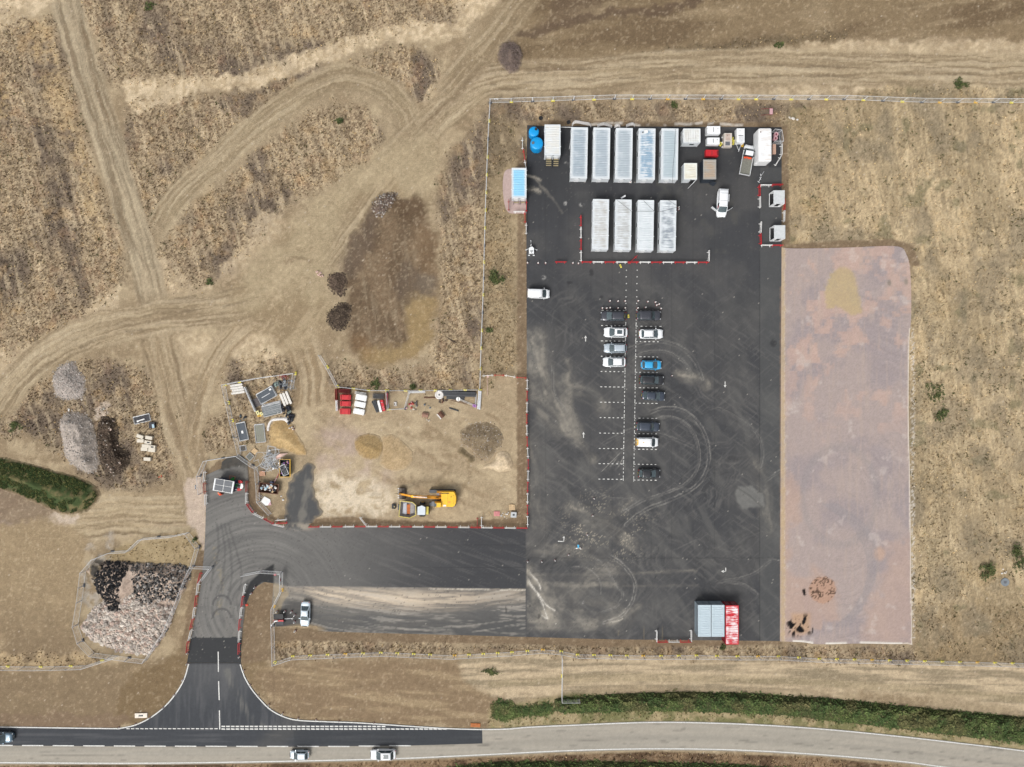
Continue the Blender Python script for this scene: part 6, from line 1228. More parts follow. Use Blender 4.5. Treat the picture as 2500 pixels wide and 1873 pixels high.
for s in (-1, 1):
    for x in (-1.1, -.2, .8): MB().box(x, s * .85, .3, .22, .2, .3).build('outrigger', M['galv'], o)
o = genset('white box trailer with a tow bar, left of the white pickup', 1808.5, 330.5, 2.7, 1.5, 1.7, 90, M['white'], name='utility_trailer', cat='trailer')
MB().box(-.6, -.1, 1.68, 1.3, .95, .04).build('grating', M['galv'], o)
for s in (-1, 1): MB().tube((-1.3, s * .5, .45), (-2.6, 0, .45), .05, 5).build('tow_bar', M['galv'], o); wheel(o, -.1, s * .8, .3)
MB().cyl(-2.65, 0, .1, .6, .06, 8).build('jockey_wheel', M['galv'], o); MB().box(-1.75, 0, .42, .8, .5, .06).build('draw_plate', M['dsteel'], o)
def slab(name, label, cat, px, py, L, W_, h, ang, m_, z0=.05, group=None, bev=True):
    o = thing(name, label, cat, *w(px, py), R(ang), group, z0); MB().box(0, 0, h / 2, L, W_, h, taper=.94).build('block', m_, o); MB().box(0, 0, h + .012, L * .35, W_ * .3, .02).build('grip', M['dsteel'], o); return o
slab('ballast_block', 'yellow ballast block at the corner of the white generator', 'block', 1758.5, 352.5, .75, .55, .2, 60, M['yellow']); slab('ballast_block', 'upper yellow block right of the slatted plant unit', 'block', 1790.5, 340.5, .7, .65, .2, 80, M['yellow']); slab('ballast_block', 'lower yellow block right of the slatted plant unit', 'block', 1788, 350, .65, .6, .2, 80, M['yellow']); slab('ballast_block', 'amber block beside the tow bar of the white box trailer', 'block', 1811.5, 355.5, .65, .4, .25, 85, M['orange_y'])
slab('ballast_block', 'yellow block lying on the asphalt below the barrier row', 'block', 1515, 650, .72, .3, .15, -65, M['yellow']); slab('ballast_block', 'yellow block behind the dark people carrier', 'block', 1534, 772.5, .3, .66, .2, 2, M['yellow'])
# mesh cage with two drums beside the tank
fence('small mesh cage around two pink drums beside the white fuel tank', [(1884, 323), (1901, 325), (1905, 352), (1884, 352)], [None, None], pitch=28, h=.9)
def ring(label, px, py, r_, m_, cat='drum', name='hose_reel', h=.7, group=None):
    o = thing(name, label, cat, *w(px, py), 0, group, .05); MB().lathe(0, 0, [(r_, 0), (r_, h), (r_ * .8, h), (r_ * .55, h - .05), (.02, h - .1)], 16).build('drum_body', m_, o); MB().cyl(0, 0, h - .12, h + .03, r_ * .4, 10).build('hub', mat('maroon_hub', C(120, 40, 60, .8), .6), o); return o
pk = mat('pink_drum', C(214, 170, 176, .8), .5); ring('upper pink drum inside the small mesh cage', 1892, 331, .42, pk); ring('lower pink drum inside the small mesh cage', 1890.5, 340.5, .42, pk)
# timber crate, small items
def crate(label, px, py, L, W_, ang, n=6, m_=None, h=.15, name='timber_pallet', cat='pallet', z0=.0, gap=.8):
    o = thing(name, label, cat, *w(px, py), R(ang), z=z0); m_ = m_ or M['timber']
    for k in range(n): MB().box(-L / 2 + L * (k + .5) / n, 0, h, L / n * gap, W_, .03).build('board', m_, o)
    for y in (-1, 0, 1): MB().box(0, y * (W_ / 2 - .06), h / 2 - .01, L, .1, h - .03).build('bearer', m_, o)
    return o
crate('stack of pink timber boards leaning at the fuel tank', 1888, 366, 1.9, .6, 90, 7, mat('pink_timber', C(226, 186, 164, .8), .8), .5, z0=.05)
o = thing('folding_sign_frame', 'tangle of white folding sign legs lying on the east strip', 'sign frame', *w(1856, 433), R(35), z=.05); mb = MB()
for a, b in (((-.9, -.6, .05), (-.2, -.2, .35)), ((-.9, -.3, .05), (-.7, -.9, .05)), ((-.2, -.2, .3), (.3, .2, .4)), ((.1, -.2, .05), (.2, .5, .3)), ((.3, .2, .3), (1.2, .5, .1)), ((.2, .5, .3), (.5, .2, .05)), ((-.2, -.5, .05), (-.2, .1, .3))): mb.tube(a, b, .035, 5)
mb.build('leg', M['galv'], o); MB().box(0, 0, .35, .3, .1, .1, rz=.5).build('hinge', M['steel'], o)

# ================================================================ excavator
OX, OY = w(1084.7, 1217.5, 1.2)
o = thing('excavator', 'yellow tracked excavator with its long boom reaching left', 'excavator', OX, OY, 0)
def trk(y):
    pr = [(-2.4, .0), (2.0, .0), (2.45, .25), (2.5, .55), (2.2, .85), (-2.2, .85), (-2.6, .6), (-2.6, .25)]
    mb = MB(); mb.loft([[(x - .35, y + s * .3, z) for x, z in pr] for s in (-1, 1)]); t = mb.build('track', M['dsteel'], o)
    m2 = MB()
    for k in range(24): m2.box(-2.5 + k * .2 - .3, y, .87, .12, .62, .05)
    m2.build('track_shoe', M['steel'], t)
trk(1.35); trk(-1.15)
MB().box(-.3, .1, .6, 2.2, 1.9, .5).build('undercarriage', M['dsteel'], o)
bp = [(-1.35, -1.45), (1.7, -1.5), (2.05, -1.3), (2.3, -.8), (2.4, 0), (2.3, .8), (2.05, 1.35), (1.7, 1.5), (-1.45, 1.5), (-1.45, .75), (-.55, .7), (-.55, -.45), (-1.35, -.5)]
MB().prism(bp, .95, 1.25).build('turntable_deck', M['exy'], o)
MB().prism([(-.5, -1.4), (1.7, -1.45), (2.0, -1.25), (2.25, -.75), (2.33, 0), (2.25, .75), (2.0, 1.3), (1.7, 1.42), (-.5, 1.42)], 1.25, 2.15).build('engine_house', M['exy'], o)
MB().box(-.75, 1.1, 1.6, 1.2, .75, .7).build('tool_box', M['exo'], o); MB().box(-1.15, .95, 1.96, .5, .4, .03).build('step_plate', M['galv'], o); MB().box(.15, 1.15, 2.2, 1.8, .08, .1).build('handrail', M['black'], o)
for x, y, l, q in ((.75, 0, .03, 2.6), (1.95, .05, .03, 1.7), (.1, 1.25, 1.6, .03), (1.9, -.7, .3, .03), (1.9, .8, .3, .03)): MB().box(x, y, 2.16, l, q, .025).build('panel_seam', M['black'], o)
MB().box(1.05, -.55, 2.18, .45, .4, .06).build('air_intake', M['exo'], o); MB().cyl(1.4, .5, 2.15, 2.45, .07, 8).build('exhaust', M['black'], o); MB().box(.15, -1.2, 2.17, .55, .3, .04).build('white_panel', M['white'], o)
cb = MB(); cb.loft([[(x, y, z) for x, y in ((-1.85, -1.5), (-.5, -1.5), (-.5, -.5), (-1.85, -.5))] for z in (1.2, 1.7)] + [[(x, y, 2.75) for x, y in ((-1.6, -1.42), (-.5, -1.42), (-.5, -.58), (-1.6, -.58))]]); c_ = cb.build('cab', M['exy'], o)
MB().box(-1.5, -1.0, 2.77, .28, .66, .03).build('roof_window', M['glass'], c_); MB().add([(-1.9, -1.42, 1.7), (-1.9, -.58, 1.7), (-1.64, -.62, 2.7), (-1.64, -1.38, 2.7)], [(0, 1, 2, 3)]).build('windscreen', M['glass'], c_); MB().box(-2.15, -1.0, 1.25, .6, .9, .12).build('front_step', M['steel'], c_)
def beam(name, pts, wd, m_, parent=o):
    mb = MB(); mb.loft([[(x, y - wd / 2, z - d / 2), (x, y + wd / 2, z - d / 2), (x, y + wd / 2, z + d / 2), (x, y - wd / 2, z + d / 2)] for x, y, z, d in pts]); return mb.build(name, m_, parent)
bm_ = beam('boom', [(-.4, .25, 1.7, .5), (-1.6, .55, 2.9, .75), (-3.2, .72, 3.9, .75), (-4.6, .82, 4.1, .6), (-6.0, .9, 3.8, .4)], .42, M['exo'])
MB().tube((-.9, .05, 1.7), (-3.0, .48, 3.6), .09, 8).tube((-.9, .55, 1.7), (-3.0, .95, 3.6), .09, 8).build('boom_ram', M['exo'], bm_); MB().tube((-3.0, .74, 4.4), (-5.6, .9, 4.35), .08, 8).build('arm_ram', M['galv'], bm_)
for s in (-.05, .1): MB().tube((-.8, .4 + s, 2.6), (-3.2, .72 + s, 4.35), .03, 4).tube((-3.2, .72 + s, 4.35), (-5.4, .88 + s, 4.25), .03, 4).build('hydraulic_hose', M['black'], bm_)
MB().box(-5.4, .86, 4.02, 1.3, .46, .25).build('arm_pivot', M['exy'], bm_)
ar = beam('arm', [(-5.2, .84, 4.2, .5), (-6.6, .9, 3.2, .5), (-8.0, .92, 1.8, .4), (-8.8, .9, 1.1, .3)], .32, M['exo'])
MB().tube((-8.2, .9, 1.9), (-9.3, .9, 1.0), .07, 6).tube((-8.8, .9, 1.1), (-9.6, .95, .9), .08, 6).build('bucket_link', M['tan'], ar)
bk = MB(); pr = [(-9.35, .95), (-8.9, 1.05), (-8.35, .8), (-8.1, .35), (-8.25, .05), (-8.9, .0), (-9.5, .15)]
bk.loft([[(x + .6, yy, z) for x, z in pr] for yy in (-.15, 1.95)]); b_ = bk.build('bucket', mat('worn_bucket', C(96, 88, 82, .8), .6, .2), o)
MB().box(-8.15, .9, .85, .5, 2.0, .08).build('bucket_back', M['dsteel'], b_)
for k in range(5): MB().box(-9.05, 0 + k * .45, .12, .25, .12, .08).build('tooth', M['galv'], b_)
# site dumper
OX, OY = w(1008, 1243.6, 1.0); o = thing('site_dumper', 'site dumper with a rust lined skip and pale cab roof, below the excavator', 'dumper', OX, OY, R(-1))
sk = [(-2.55, -1.25), (-.5, -1.55), (.65, -1.0), (.65, .95), (-.05, 1.5), (-2.35, 1.7)]
outer = [[(x * k_, y * k_, z) for x, y in sk] for k_, z in ((.72, .75), (1, 1.75))]
skm = MB(); skm.loft([[(x * .72 - .2, y * .72, .8) for x, y in sk], [(x, y, 1.7) for x, y in sk], [(x * .95, y * .95, 1.72) for x, y in sk], [(x * .66 - .25, y * .66, .95) for x, y in sk]]); s_ = skm.build('skip', mat('skip_metal', C(150, 146, 144, .8), .5, .2, .2, 2), o)
MB().box(-.85, .05, 1.0, .6, 2.0, .06).build('rust_patch', mat('rust_patch', C(196, 112, 58, .8), .8, var=.2), s_); MB().box(-1.7, .1, 1.02, 1.0, 2.1, .06, ry=-.12).build('worn_steel', mat('bright_steel', C(176, 178, 186, .8), .5, .2), s_)
rim = MB()
for (a, b) in zip(sk, sk[1:] + sk[:1]): rim.tube((a[0], a[1], 1.76), (b[0], b[1], 1.76), .06, 5)
rim.build('skip_rim', mat('pale_yellow', C(238, 222, 110, .82), .5), s_)
MB().prism([(1.05, -.85), (2.55, -.85), (2.55, .65), (1.85, .98), (1.05, .65)], 2.1, 2.2).build('cab_roof', mat('cab_roof', C(210, 220, 228, .84), .4, var=.04), o)
for x, y in ((1.1, -.75), (2.5, -.75), (1.1, .6), (2.5, .6)): MB().tube((x, y, .8), (x, y, 2.1), .05, 5).build('cab_post', M['black'], o)
MB().box(2.0, -.1, .8, 2.4, 1.5, .7).build('chassis', M['dsteel'], o); MB().box(2.85, -.1, 1.3, .5, 1.45, .5).build('engine_cover', mat('pale_yellow', C(238, 222, 110, .82), .5), o); MB().tube((2.95, -.8, 1.9), (2.95, .6, 1.9), .06, 6).build('roll_bar', mat('pale_yellow', C(238, 222, 110, .82), .5), o)
for x in (-1.0, 1.8):
    for s in (-1, 1):
        t = MB().tube((x, s * 1.15 - .22, .55), (x, s * 1.15 + .22, .55), .58, 16).build('wheel', M['tyre'], o); MB().tube((x, s * 1.15 + s * .2, .55), (x, s * 1.15 + s * .24, .55), .3, 10).build('rim', M['exy'], t)
MB().cyl(1.95, -1.15, .9, 1.5, .05, 6).build('mirror', M['black'], o)
o = thing('mini_excavator_bucket', 'small dark bucket lying left of the site dumper', 'bucket', *w(962, 1236), 0); MB().loft([[(-.35, y, .0), (.3, y, .0), (.4, y, .35), (.0, y, .5), (-.4, y, .3)] for y in (-.45, .45)]).build('shell', M['dsteel'], o); MB().box(.15, .0, .5, .25, .3, .12).build('hanger', M['tan'], o)
o = thing('drum_roller', 'dark blue grey drum against the front of the dumper skip', 'drum', *w(978.5, 1237), R(90), z=0); MB().tube((-.55, 0, .45), (.55, 0, .45), .45, 16).build('drum_body', mat('slate_drum', C(70, 84, 100, .8), .5), o); MB().tube((-.6, 0, .45), (.6, 0, .45), .06, 6).build('axle', M['galv'], o)

# ================================================================ stacked barriers and materials along the fence
def b_stack(label, px, py, L, W_, n, ang, m_, dark, cat='barrier stack', group=None):
    X, Y = w(px, py, n * .1); o = thing('barrier_stack', label, cat, X, Y, R(ang), group)
    for k in range(n):
        z = .06 + k * .1; MB().box(random.uniform(-.02, .02), random.uniform(-.02, .02), z, L * .9, W_, .07).build('flat_barrier', m_, o)
    z = .06 + n * .1; MB().box(0, 0, z - .01, L * .58, W_ * .82, .05).build('top_board', m_, o)
    for s in (-1, 1):
        MB().box(s * L * .36, 0, z - .015, .05, W_ * .9, .06).build('rib', dark, o); MB().box(s * L * .43, 0, z - .03, L * .08, W_ * .8, .05).build('end_frame', m_, o)
        MB().box(s * L * .36, -W_ / 2 - .06, z - .05, .08, .14, .08).build('foot', m_, o)
    return o
dr = mat('deep_red', C(150, 22, 32, .8), .5)
for k, (x, y) in enumerate(((843.5, 970), (843.3, 985.5), (842.5, 1004.5))): b_stack('%s stack of red plastic barriers, left of the white stacks' % ('top', 'middle', 'bottom')[k], x, y, 2.15, .98 + .12 * (k == 2), 8, -1, M['rplastic'], dr, group='stacks of red barriers')
for k, (x, y) in enumerate(((881.5, 971), (878.8, 987.5), (876, 1005))): b_stack('%s stack of white plastic barriers, right of the red stacks' % ('top', 'middle', 'bottom')[k], x, y, 2.25, 1.08, 8, -11, M['wplastic'], M['wplastic'], group='stacks of white barriers')
def bundle(name, label, cat, px, py, L, n, gap, r_, ang, m_, h0=.08, rows=1, group=None, part='bar', z=0):
    o = thing(name, label, cat, *w(px, py), R(ang), group, z)
    for q in range(rows):
        for k in range(n - q): MB().tube((-L / 2 + random.uniform(-.1, .1), (k - (n - q - 1) / 2) * gap, h0 + q * r_ * 1.7), (L / 2 + random.uniform(-.1, .1), (k - (n - q - 1) / 2) * gap + random.uniform(-.03, .03), h0 + q * r_ * 1.7), r_, 7).build(part, m_, o)
    return o
def boards(name, label, cat, px, py, L, n, gap, hh, ang, m_, th=.05, group=None, part='board', tilt=0):
    o = thing(name, label, cat, *w(px, py), R(ang), group)
    for k in range(n): MB().box(0, (k - (n - 1) / 2) * gap, hh / 2 + .02, L, th, hh, rz=random.uniform(-tilt, tilt)).build(part, m_, o)
    return o
boards('standing_barriers', 'red barriers standing upright behind the top red stack', 'barriers', 842.5, 955, 2.3, 4, .22, 1.0, -3, dr); boards('standing_barriers', 'white barriers standing upright behind the top white stack', 'barriers', 882, 960.5, 2.2, 3, .2, 1.0, -8, M['wplastic'])
boards('standing_barriers', 'two white barriers standing on edge left of the red stacks', 'barriers', 824.5, 990, 2.1, 2, .22, 1.0, 92, M['wplastic'], .09); boards('standing_barriers', 'faded red barriers on edge at the far left of the stacks', 'barriers', 822.5, 964, 2.3, 2, .25, 1.0, 90, M['fadedred'])
boards('steel_hoardings', 'row of grey panels lying near the fence, right of the white stacks', 'panels', 924.5, 967.5, 2.3, 6, .17, .5, -2, M['steel'], .05, tilt=.02); boards('steel_hoardings', 'fan of grey panels leaning beside the red and white slabs', 'panels', 919, 992, 2.4, 6, .15, .6, -66, M['steel'], .05, tilt=.06)
o = thing('plastic_slab', 'tall white plastic slab next to the red slab', 'barrier', *w(928.5, 992), R(-76)); MB().box(0, 0, .45, 2.3, .42, .9).build('slab_body', M['wplastic'], o); MB().box(-.8, 0, .92, .1, .3, .05).build('lug', M['wplastic'], o)
o = thing('plastic_slab', 'red ribbed plastic slab right of the white slab', 'barrier', *w(936, 990), R(-76)); MB().box(0, 0, .4, 2.2, .5, .8).build('slab_body', M['rplastic'], o); [MB().box(x, 0, .82, .08, .5, .05).build('rib', pk, o) for x in (-.6, .3, .7)]
boards('tall_hoardings', 'purple and pink panels standing on edge at the right end of the stacks', 'panels', 946, 974, 2.3, 2, .2, .9, 88, mat('pink_purple', C(206, 84, 104, .8), .5)); bundle('scaffold_tubes', 'short dark steel tubes below the pink panels', 'tubes', 948, 995, 1.5, 3, .14, .06, 88, M['steel'])
o = thing('feeding_box', 'small cream box with a white lump in the fenced corner', 'box', *w(965.5, 986), R(5)); MB().box(0, .25, .15, .5, .2, .3).box(0, -.35, .15, .5, .15, .3).box(-.25, 0, .12, .06, .6, .24).box(.25, 0, .12, .06, .6, .24).build('box_side', M['bag'], o); MB().box(.05, -.05, .15, .2, .25, .25).build('lump', M['wplastic'], o)
# black pipes and friends
bundle('black_pipes', 'bundle of long black drain pipes lying along the mesh fence', 'pipes', 1121, 961, 6.4, 7, .17, .085, -2, M['pipe'], .1, 3, part='pipe'); bundle('black_pipes', 'shorter black pipes in front of the long pipe bundle', 'pipes', 1112, 971.5, 3.6, 4, .17, .085, -4, M['pipe'], .1, 1, part='pipe')
o = thing('cable_coil', 'white edged sack ring filled with black material, left of the pipes', 'bag', *w(1073, 964), R(20)); MB().lathe(0, 0, [(.85, 0), (.9, .3), (.82, .55), (.7, .62), (.58, .55)], 14).build('sack_rim', M['bag'], o); MB().lathe(0, 0, [(.6, .3), (.5, .5), (.1, .56)], 10).build('black_fill', M['blackbag'], o)
o = thing('black_scrap', 'heap of black fittings below the white edged sack', 'scrap', *w(1084, 980)); 
for k in range(16): MB().rock(random.uniform(-.9, .9), random.uniform(-.4, .5), .12, random.uniform(.12, .28), .6).build('fitting', M['blackbag'] if k % 3 else M['rust'], o)
bundle('rusty_bars', 'rusty steel bars lying left of the white edged sack', 'bars', 1050, 970.5, 2.4, 3, .1, .04, 0, M['rust']); bundle('rusty_bars', 'thin brown rails beneath the sign poles', 'bars', 1121, 981, 3.3, 2, .25, .04, -14, M['rust'])
o = thing('round_sign', 'round white sign on long twin poles lying by the black pipes', 'sign', *w(1119, 974.5), R(180)); MB().cyl(0, 0, .3, .34, .42, 20).build('sign_disc', M['wplastic'], o); MB().box(0, .0, .345, .1, .7, .01).build('black_bar', M['black'], o)
for s in (-.1, .12): MB().tube((-.2, s, .28), (-3.1, s + 1.25, .1), .035, 5).build('pole', M['galv'], o)
slab('purple_base', 'purple plastic sign base at the end of the sign poles', 'sign base', 1158.5, 991, .75, .55, .25, -20, M['purple'])
for k in range(6): pass
bundle('steel_poles', 'bundle of pale steel poles against the fence corner', 'poles', 1170.5, 977, 3.6, 6, .11, .055, 86, M['galv'], .3, 2, part='pole'); bundle('steel_poles', 'two thin steel poles left of the pale pole bundle', 'poles', 1161.5, 978, 2.8, 2, .16, .04, 88, M['galv'], .2, part='pole')
bundle('fence_poles', 'blue grey poles lying along the inside of the fence', 'poles', 1019, 957.5, 3.2, 3, .13, .045, 1, M['galv'], .15, part='pole')
def bucket(label, px, py, s, ang, m_, n=5):
    o = thing('digger_bucket', label, 'bucket', *w(px, py), R(ang)); MB().loft([[(-.5 * s, y, .0), (.45 * s, y, .05), (.6 * s, y, .45 * s), (.1 * s, y, .7 * s), (-.4 * s, y, .6 * s)] for y in (-.75 * s, .75 * s)]).build('shell', m_, o)
    for k in range(n): MB().box(-.62 * s, (-.6 + 1.2 * k / (n - 1)) * s, .1, .3 * s, .14 * s, .1, ry=-.2).build('tooth', M['galv'] if n > 4 else m_, o)
    MB().box(.1 * s, 0, .72 * s, .3 * s, .5 * s, .12).build('hanger', m_, o)
bucket('brown toothed excavator bucket lying among scrap', 1077, 1013, .85, 40, M['rust'], 5); bucket('round edged brown bucket left of the toothed bucket', 1038.5, 1013.5, .8, 80, mat('dusty_brown', C(158, 122, 104, .8), .85), 3)
bundle('dark_beam', 'dark timber beam lying below the sign poles', 'beam', 1108, 999.5, 1.9, 2, .12, .08, -18, M['dsteel'])
def rubbishlump(label, px, py, n, s, mats, cat='scrap', name='scrap_lumps', z=.1):
    o = thing(name, label, cat, *w(px, py)); r = random.Random(int(px * 13 + py))
    for k in range(n): MB().rock(r.gauss(0, s * .5), r.gauss(0, s * .4), z + r.uniform(0, s * .2), r.uniform(.15, .42) * s, .6, r).build('lump', mats[k % len(mats)], o)
    return o
rubbishlump('faded red and white plastic scraps at the fence corner', 997, 990, 7, .9, [M['fadedred'], pk]); rubbishlump('dark grey crumpled sheeting between the scraps', 1016, 988, 5, .9, [mat('grey_sheet', C(104, 98, 98, .8), .8)]); rubbishlump('cream stone lumps in front of the crumpled sheeting', 1015, 1000, 3, .7, [M['conc']]); rubbishlump('blue grey crumpled bag near the brown buckets', 1043, 994, 3, .8, [mat('slate_bag', C(98, 112, 122, .8), .7)]); rubbishlump('pale stones below the brown buckets', 1044, 1026, 3, .6, [M['conc']])
rubbishlump('cream rubbish lump standing where the soil meets the road at the entrance', 252, 1000, 4, .8, [M['conc']])
# pallet corner by the barriers
crate('pale timber board stack at the south east corner of the dirt compound', 1250, 1238, 1.1, 1.0, 0, 4, M['timber'], .25); crate('red and white pallet of bags in the south east corner', 1213, 1254, 1.15, .9, 0, 5, mat('red_white', C(226, 150, 150, .8), .8), .2)
rubbishlump('white and green plastic bags between the pallets in the corner', 1234, 1254, 6, .75, [M['wplastic'], M['bag']]); o = slab('paving_slab', 'pale grey square block beside the corner pallets', 'block', 1254, 1256, 1.15, 1.1, .5, -3, mat('slab_grey', C(196, 200, 202, .82), .7))
bundle('timber_battens', 'two pale timber battens left of the corner pallets', 'battens', 1196, 1253, 1.0, 1, .1, .04, -65, M['timber']); bundle('timber_battens', 'thin pale batten beside the inward turned barrier', 'battens', 1181, 1257, .9, 1, .1, .04, -80, M['timber'])
o = thing('pole_on_soil', 'pale bent pole lying on the soil near the crossing barriers', 'pole', *w(1190, 945), R(-88)); MB().tube((-2.0, 0, .05), (1.6, 0, .05), .05, 5).build('pole', M['pinkbag'], o); MB().box(-2.1, .15, .06, .6, .35, .1, rz=.5).build('flag_end', M['pinkbag'], o)

# ================================================================ materials compound
conc_w = mat('white_concrete', C(232, 228, 220, .84), .8, var=.08, scale=6)
def kerb(label, px, py, L, W_, ang, group, h=.3):
    X, Y = w(px, py, h); o = thing('ballast_beam', label, 'concrete beam', X, Y, R(ang), group); pts = [(-L / 2 + W_ / 2 - W_ / 2 * math.sin(t), W_ / 2 * math.cos(t)) for t in [k * math.pi / 5 for k in range(6)]] + [(L / 2 - W_ / 2 + W_ / 2 * math.sin(t), -W_ / 2 * math.cos(t)) for t in [k * math.pi / 5 for k in range(6)]]
    MB().prism(pts, 0, h).build('beam', conc_w, o)
    for k in range(4): MB().cyl(-L / 2 + L * (k + .6) / 4.4, .02, h, h + .02, .04, 6).build('peg_hole', M['dsteel'], o)
for k, (x, y, l) in enumerate(((576.5, 940.5, 2.45), (577.8, 946.8, 2.55), (580.8, 952.5, 2.4), (580.5, 959, 2.65))): kerb('white concrete beam, %s of four in the top left of the compound' % ('first', 'second', 'third', 'fourth')[k], x, y, l, .42, 8, 'four white beams', .28)
for k, (x, y, l) in enumerate(((690, 976.5, 2.6), (696.5, 973.5, 2.5), (704, 971, 2.7))): kerb('white concrete beam, %s of three beside the dark panel stack' % ('left', 'middle', 'right')[k], x, y, l, .45, -68, 'three white beams', .35)
def panel_stack(label, px, py, L, W_, n, ang, fan=0.0, fill=True, name='panel_stack', cat='fence panels', dz=.06, top=None):
    X, Y = w(px, py, n * dz); o = thing(name, label, cat, X, Y, R(ang)); r = random.Random(int(px))
    fm = MB(); 
    for a, b in (((-.5, -.5), (.5, -.5)), ((.5, -.5), (.5, .5)), ((.5, .5), (-.5, .5)), ((-.5, .5), (-.5, -.5))): fm.tube((a[0] * L, a[1] * W_, 0), (b[0] * L, b[1] * W_, 0), .035, 5)
    f0 = fm.build('panel_frame', M['galv'], o, loc=(0, 0, .05)); im = MB()
    for k in range(17): im.box(-L / 2 + L * (k + .5) / 17, 0, 0, .012, W_, .012)
    for k in range(5): im.box(0, -W_ / 2 + W_ * (k + .5) / 5, 0, L, .012, .012)
    i0 = im.build('infill_wire', M['steel'], f0)
    for k in range(1, n): f = link('panel_frame', f0.data, o, (r.uniform(-.08, .08) + fan * k * .35, r.uniform(-.05, .05) + fan * k, .05 + k * dz), r.uniform(-.05, .05)); link('infill_wire', i0.data, f)
    if fill: MB().box(fan * (n - 1) * .35, fan * (n - 1) * 1.0, .02 + (n - 1) * dz, L * .93, W_ * .9, .03).build('mesh_sheet', top or mat('dark_mesh', C(84, 92, 98, .8), .6, var=.15, scale=8), o)
    return o
panel_stack('big stack of dark mesh fence panels with a white label on top', 650, 964.5, 3.4, 2.1, 9, 30, .0, top=mat('slate_mesh', C(78, 88, 98, .8), .5, var=.12)); o = COL.objects[-1]
pa = [x for x in COL.objects if x.name.startswith('panel_stack')][-1]; MB().box(1.2, .55, .62, .42, .36, .02).build('white_tag', M['wplastic'], pa); MB().box(-.1, -.05, .62, 1.8, .1, .02).build('white_strip', M['galv'], pa)
panel_stack('fanned out stack of grey fence panels below the dark stack', 664, 996, 3.6, 2.1, 8, 14, -.05, top=mat('grey_mesh', C(112, 120, 122, .8), .6, var=.2, scale=9)); pa = [x for x in COL.objects if x.name.startswith('panel_stack')][-1]; [MB().tube((-1.75, -.95 + k * .21, .56), (1.75, -.98 + k * .22 + .05 * (k % 3), .57), .03, 4).build('fanned_rail', M['galv'], pa) for k in range(9)]; MB().box(.9, -1.15, .55, .14, .1, .03).build('white_tag', M['wplastic'], pa)
panel_stack('dark framed panel stack with a white label, left side of the compound', 590.8, 1054, 3.45, 1.75, 6, -76, top=mat('slate_mesh', C(78, 88, 98, .8), .5, var=.12)); pa = [x for x in COL.objects if x.name.startswith('panel_stack')][-1]; MB().box(.1, .05, .4, .55, .38, .02).build('white_tag', M['wplastic'], pa)
panel_stack('open mesh fence panels lying right of the dark framed stack', 634.5, 1058, 3.5, 1.85, 4, -82, top=mat('pale_mesh', C(150, 150, 136, .8), .8, var=.2, scale=9))
boards('leaning_hoardings', 'long grey panels leaning on edge left of the big stack', 'panels', 613.5, 975, 5.2, 3, .1, .9, -66, M['galv'], .04, part='panel'); boards('grey_planks', 'dark grey plastic sheets lying between the leaning panels and stack', 'panels', 627, 983, 1.6, 4, .42, .25, 20, mat('grey_sheet', C(104, 98, 98, .8), .8), .36)
slab('cream_block', 'cream block, left of two beside the yellow one in the compound', 'block', 630.5, 1008, .85, .6, .3, -68, mat('cream_plastic', C(240, 232, 170, .84), .6)); slab('cream_block', 'cream block, right of two beside the yellow one in the compound', 'block', 639.5, 1010, .7, .5, .3, -60, mat('cream_plastic', C(240, 232, 170, .84), .6)); slab('amber_block', 'amber block at the foot of the two cream blocks', 'block', 634.5, 1015, .75, .3, .3, 15, M['orange_y'])
def tangle(label, px, py, rx, ry, n, m_, name, cat, r_=.03, h=.5, l=(.8, 2.4), extra=None, part='strut', lean=.3):
    o = thing(name, label, cat, *w(px, py)); r = random.Random(int(px + py * 3))
    mb = MB()
    for k in range(n):
        a = r.uniform(0, math.pi); ll = r.uniform(*l) / 2; cx, cy, z = r.gauss(0, rx * .4), r.gauss(0, ry * .4), r.uniform(.08, h); dz = r.uniform(-lean, lean) * .5
        mb.tube((cx - math.cos(a) * ll, cy - math.sin(a) * ll, max(.04, z - dz)), (cx + math.cos(a) * ll, cy + math.sin(a) * ll, max(.04, z + dz)), r_, 4)
    mb.build(part, m_, o)
    for m2, k2, s2 in (extra or []):
        for q in range(k2): MB().rock(r.gauss(0, rx * .4), r.gauss(0, ry * .4), .2, r.uniform(.4, 1) * s2, .5, r).build('lump', m2, o)
    return o
tangle('tangle of grey netting and cable at the top right of the compound', 695, 939, 1.9, 1.6, 60, M['net'], 'netting_heap', 'netting', .035, .6, (.3, 1.2), [(M['blackbag'], 8, .45), (M['net'], 5, .35), (M['wplastic'], 2, .3)]); tangle('red and white tape heap in the top corner of the compound', 692, 920, 1.3, .5, 18, M['fadedred'], 'tape_heap', 'tape', .04, .3, (.3, 1.0), [(pk, 3, .2)])
tangle('pale green wrapped bundle next to the netting heap', 674, 938, .8, .6, 8, mat('mint_wrap', C(176, 200, 190, .8), .7), 'wrapped_bundle', 'bundle', .07, .4, (.5, 1.1), [(M['blackbag'], 5, .4)])
rubbishlump('glossy black rubbish bags piled down the east side of the compound, upper part', 701, 998, 12, 1.3, [M['blackbag']], 'bags', 'black_bags', .25); rubbishlump('glossy black rubbish bags piled beside the orange sand', 710, 1020, 14, 1.3, [M['blackbag'], M['blackbag'], M['dsteel']], 'bags', 'black_bags', .25); slab('olive_case', 'grey green case lying on the black bags', 'case', 709, 1006, .9, .4, .2, 35, mat('olive_case', C(112, 122, 112, .8), .6), .6)
rubbishlump('dark grey scrap bundle above the dark framed panel stack', 593, 1022, 6, 1.0, [mat('slate_bag', C(98, 112, 122, .8), .7), M['dsteel']])
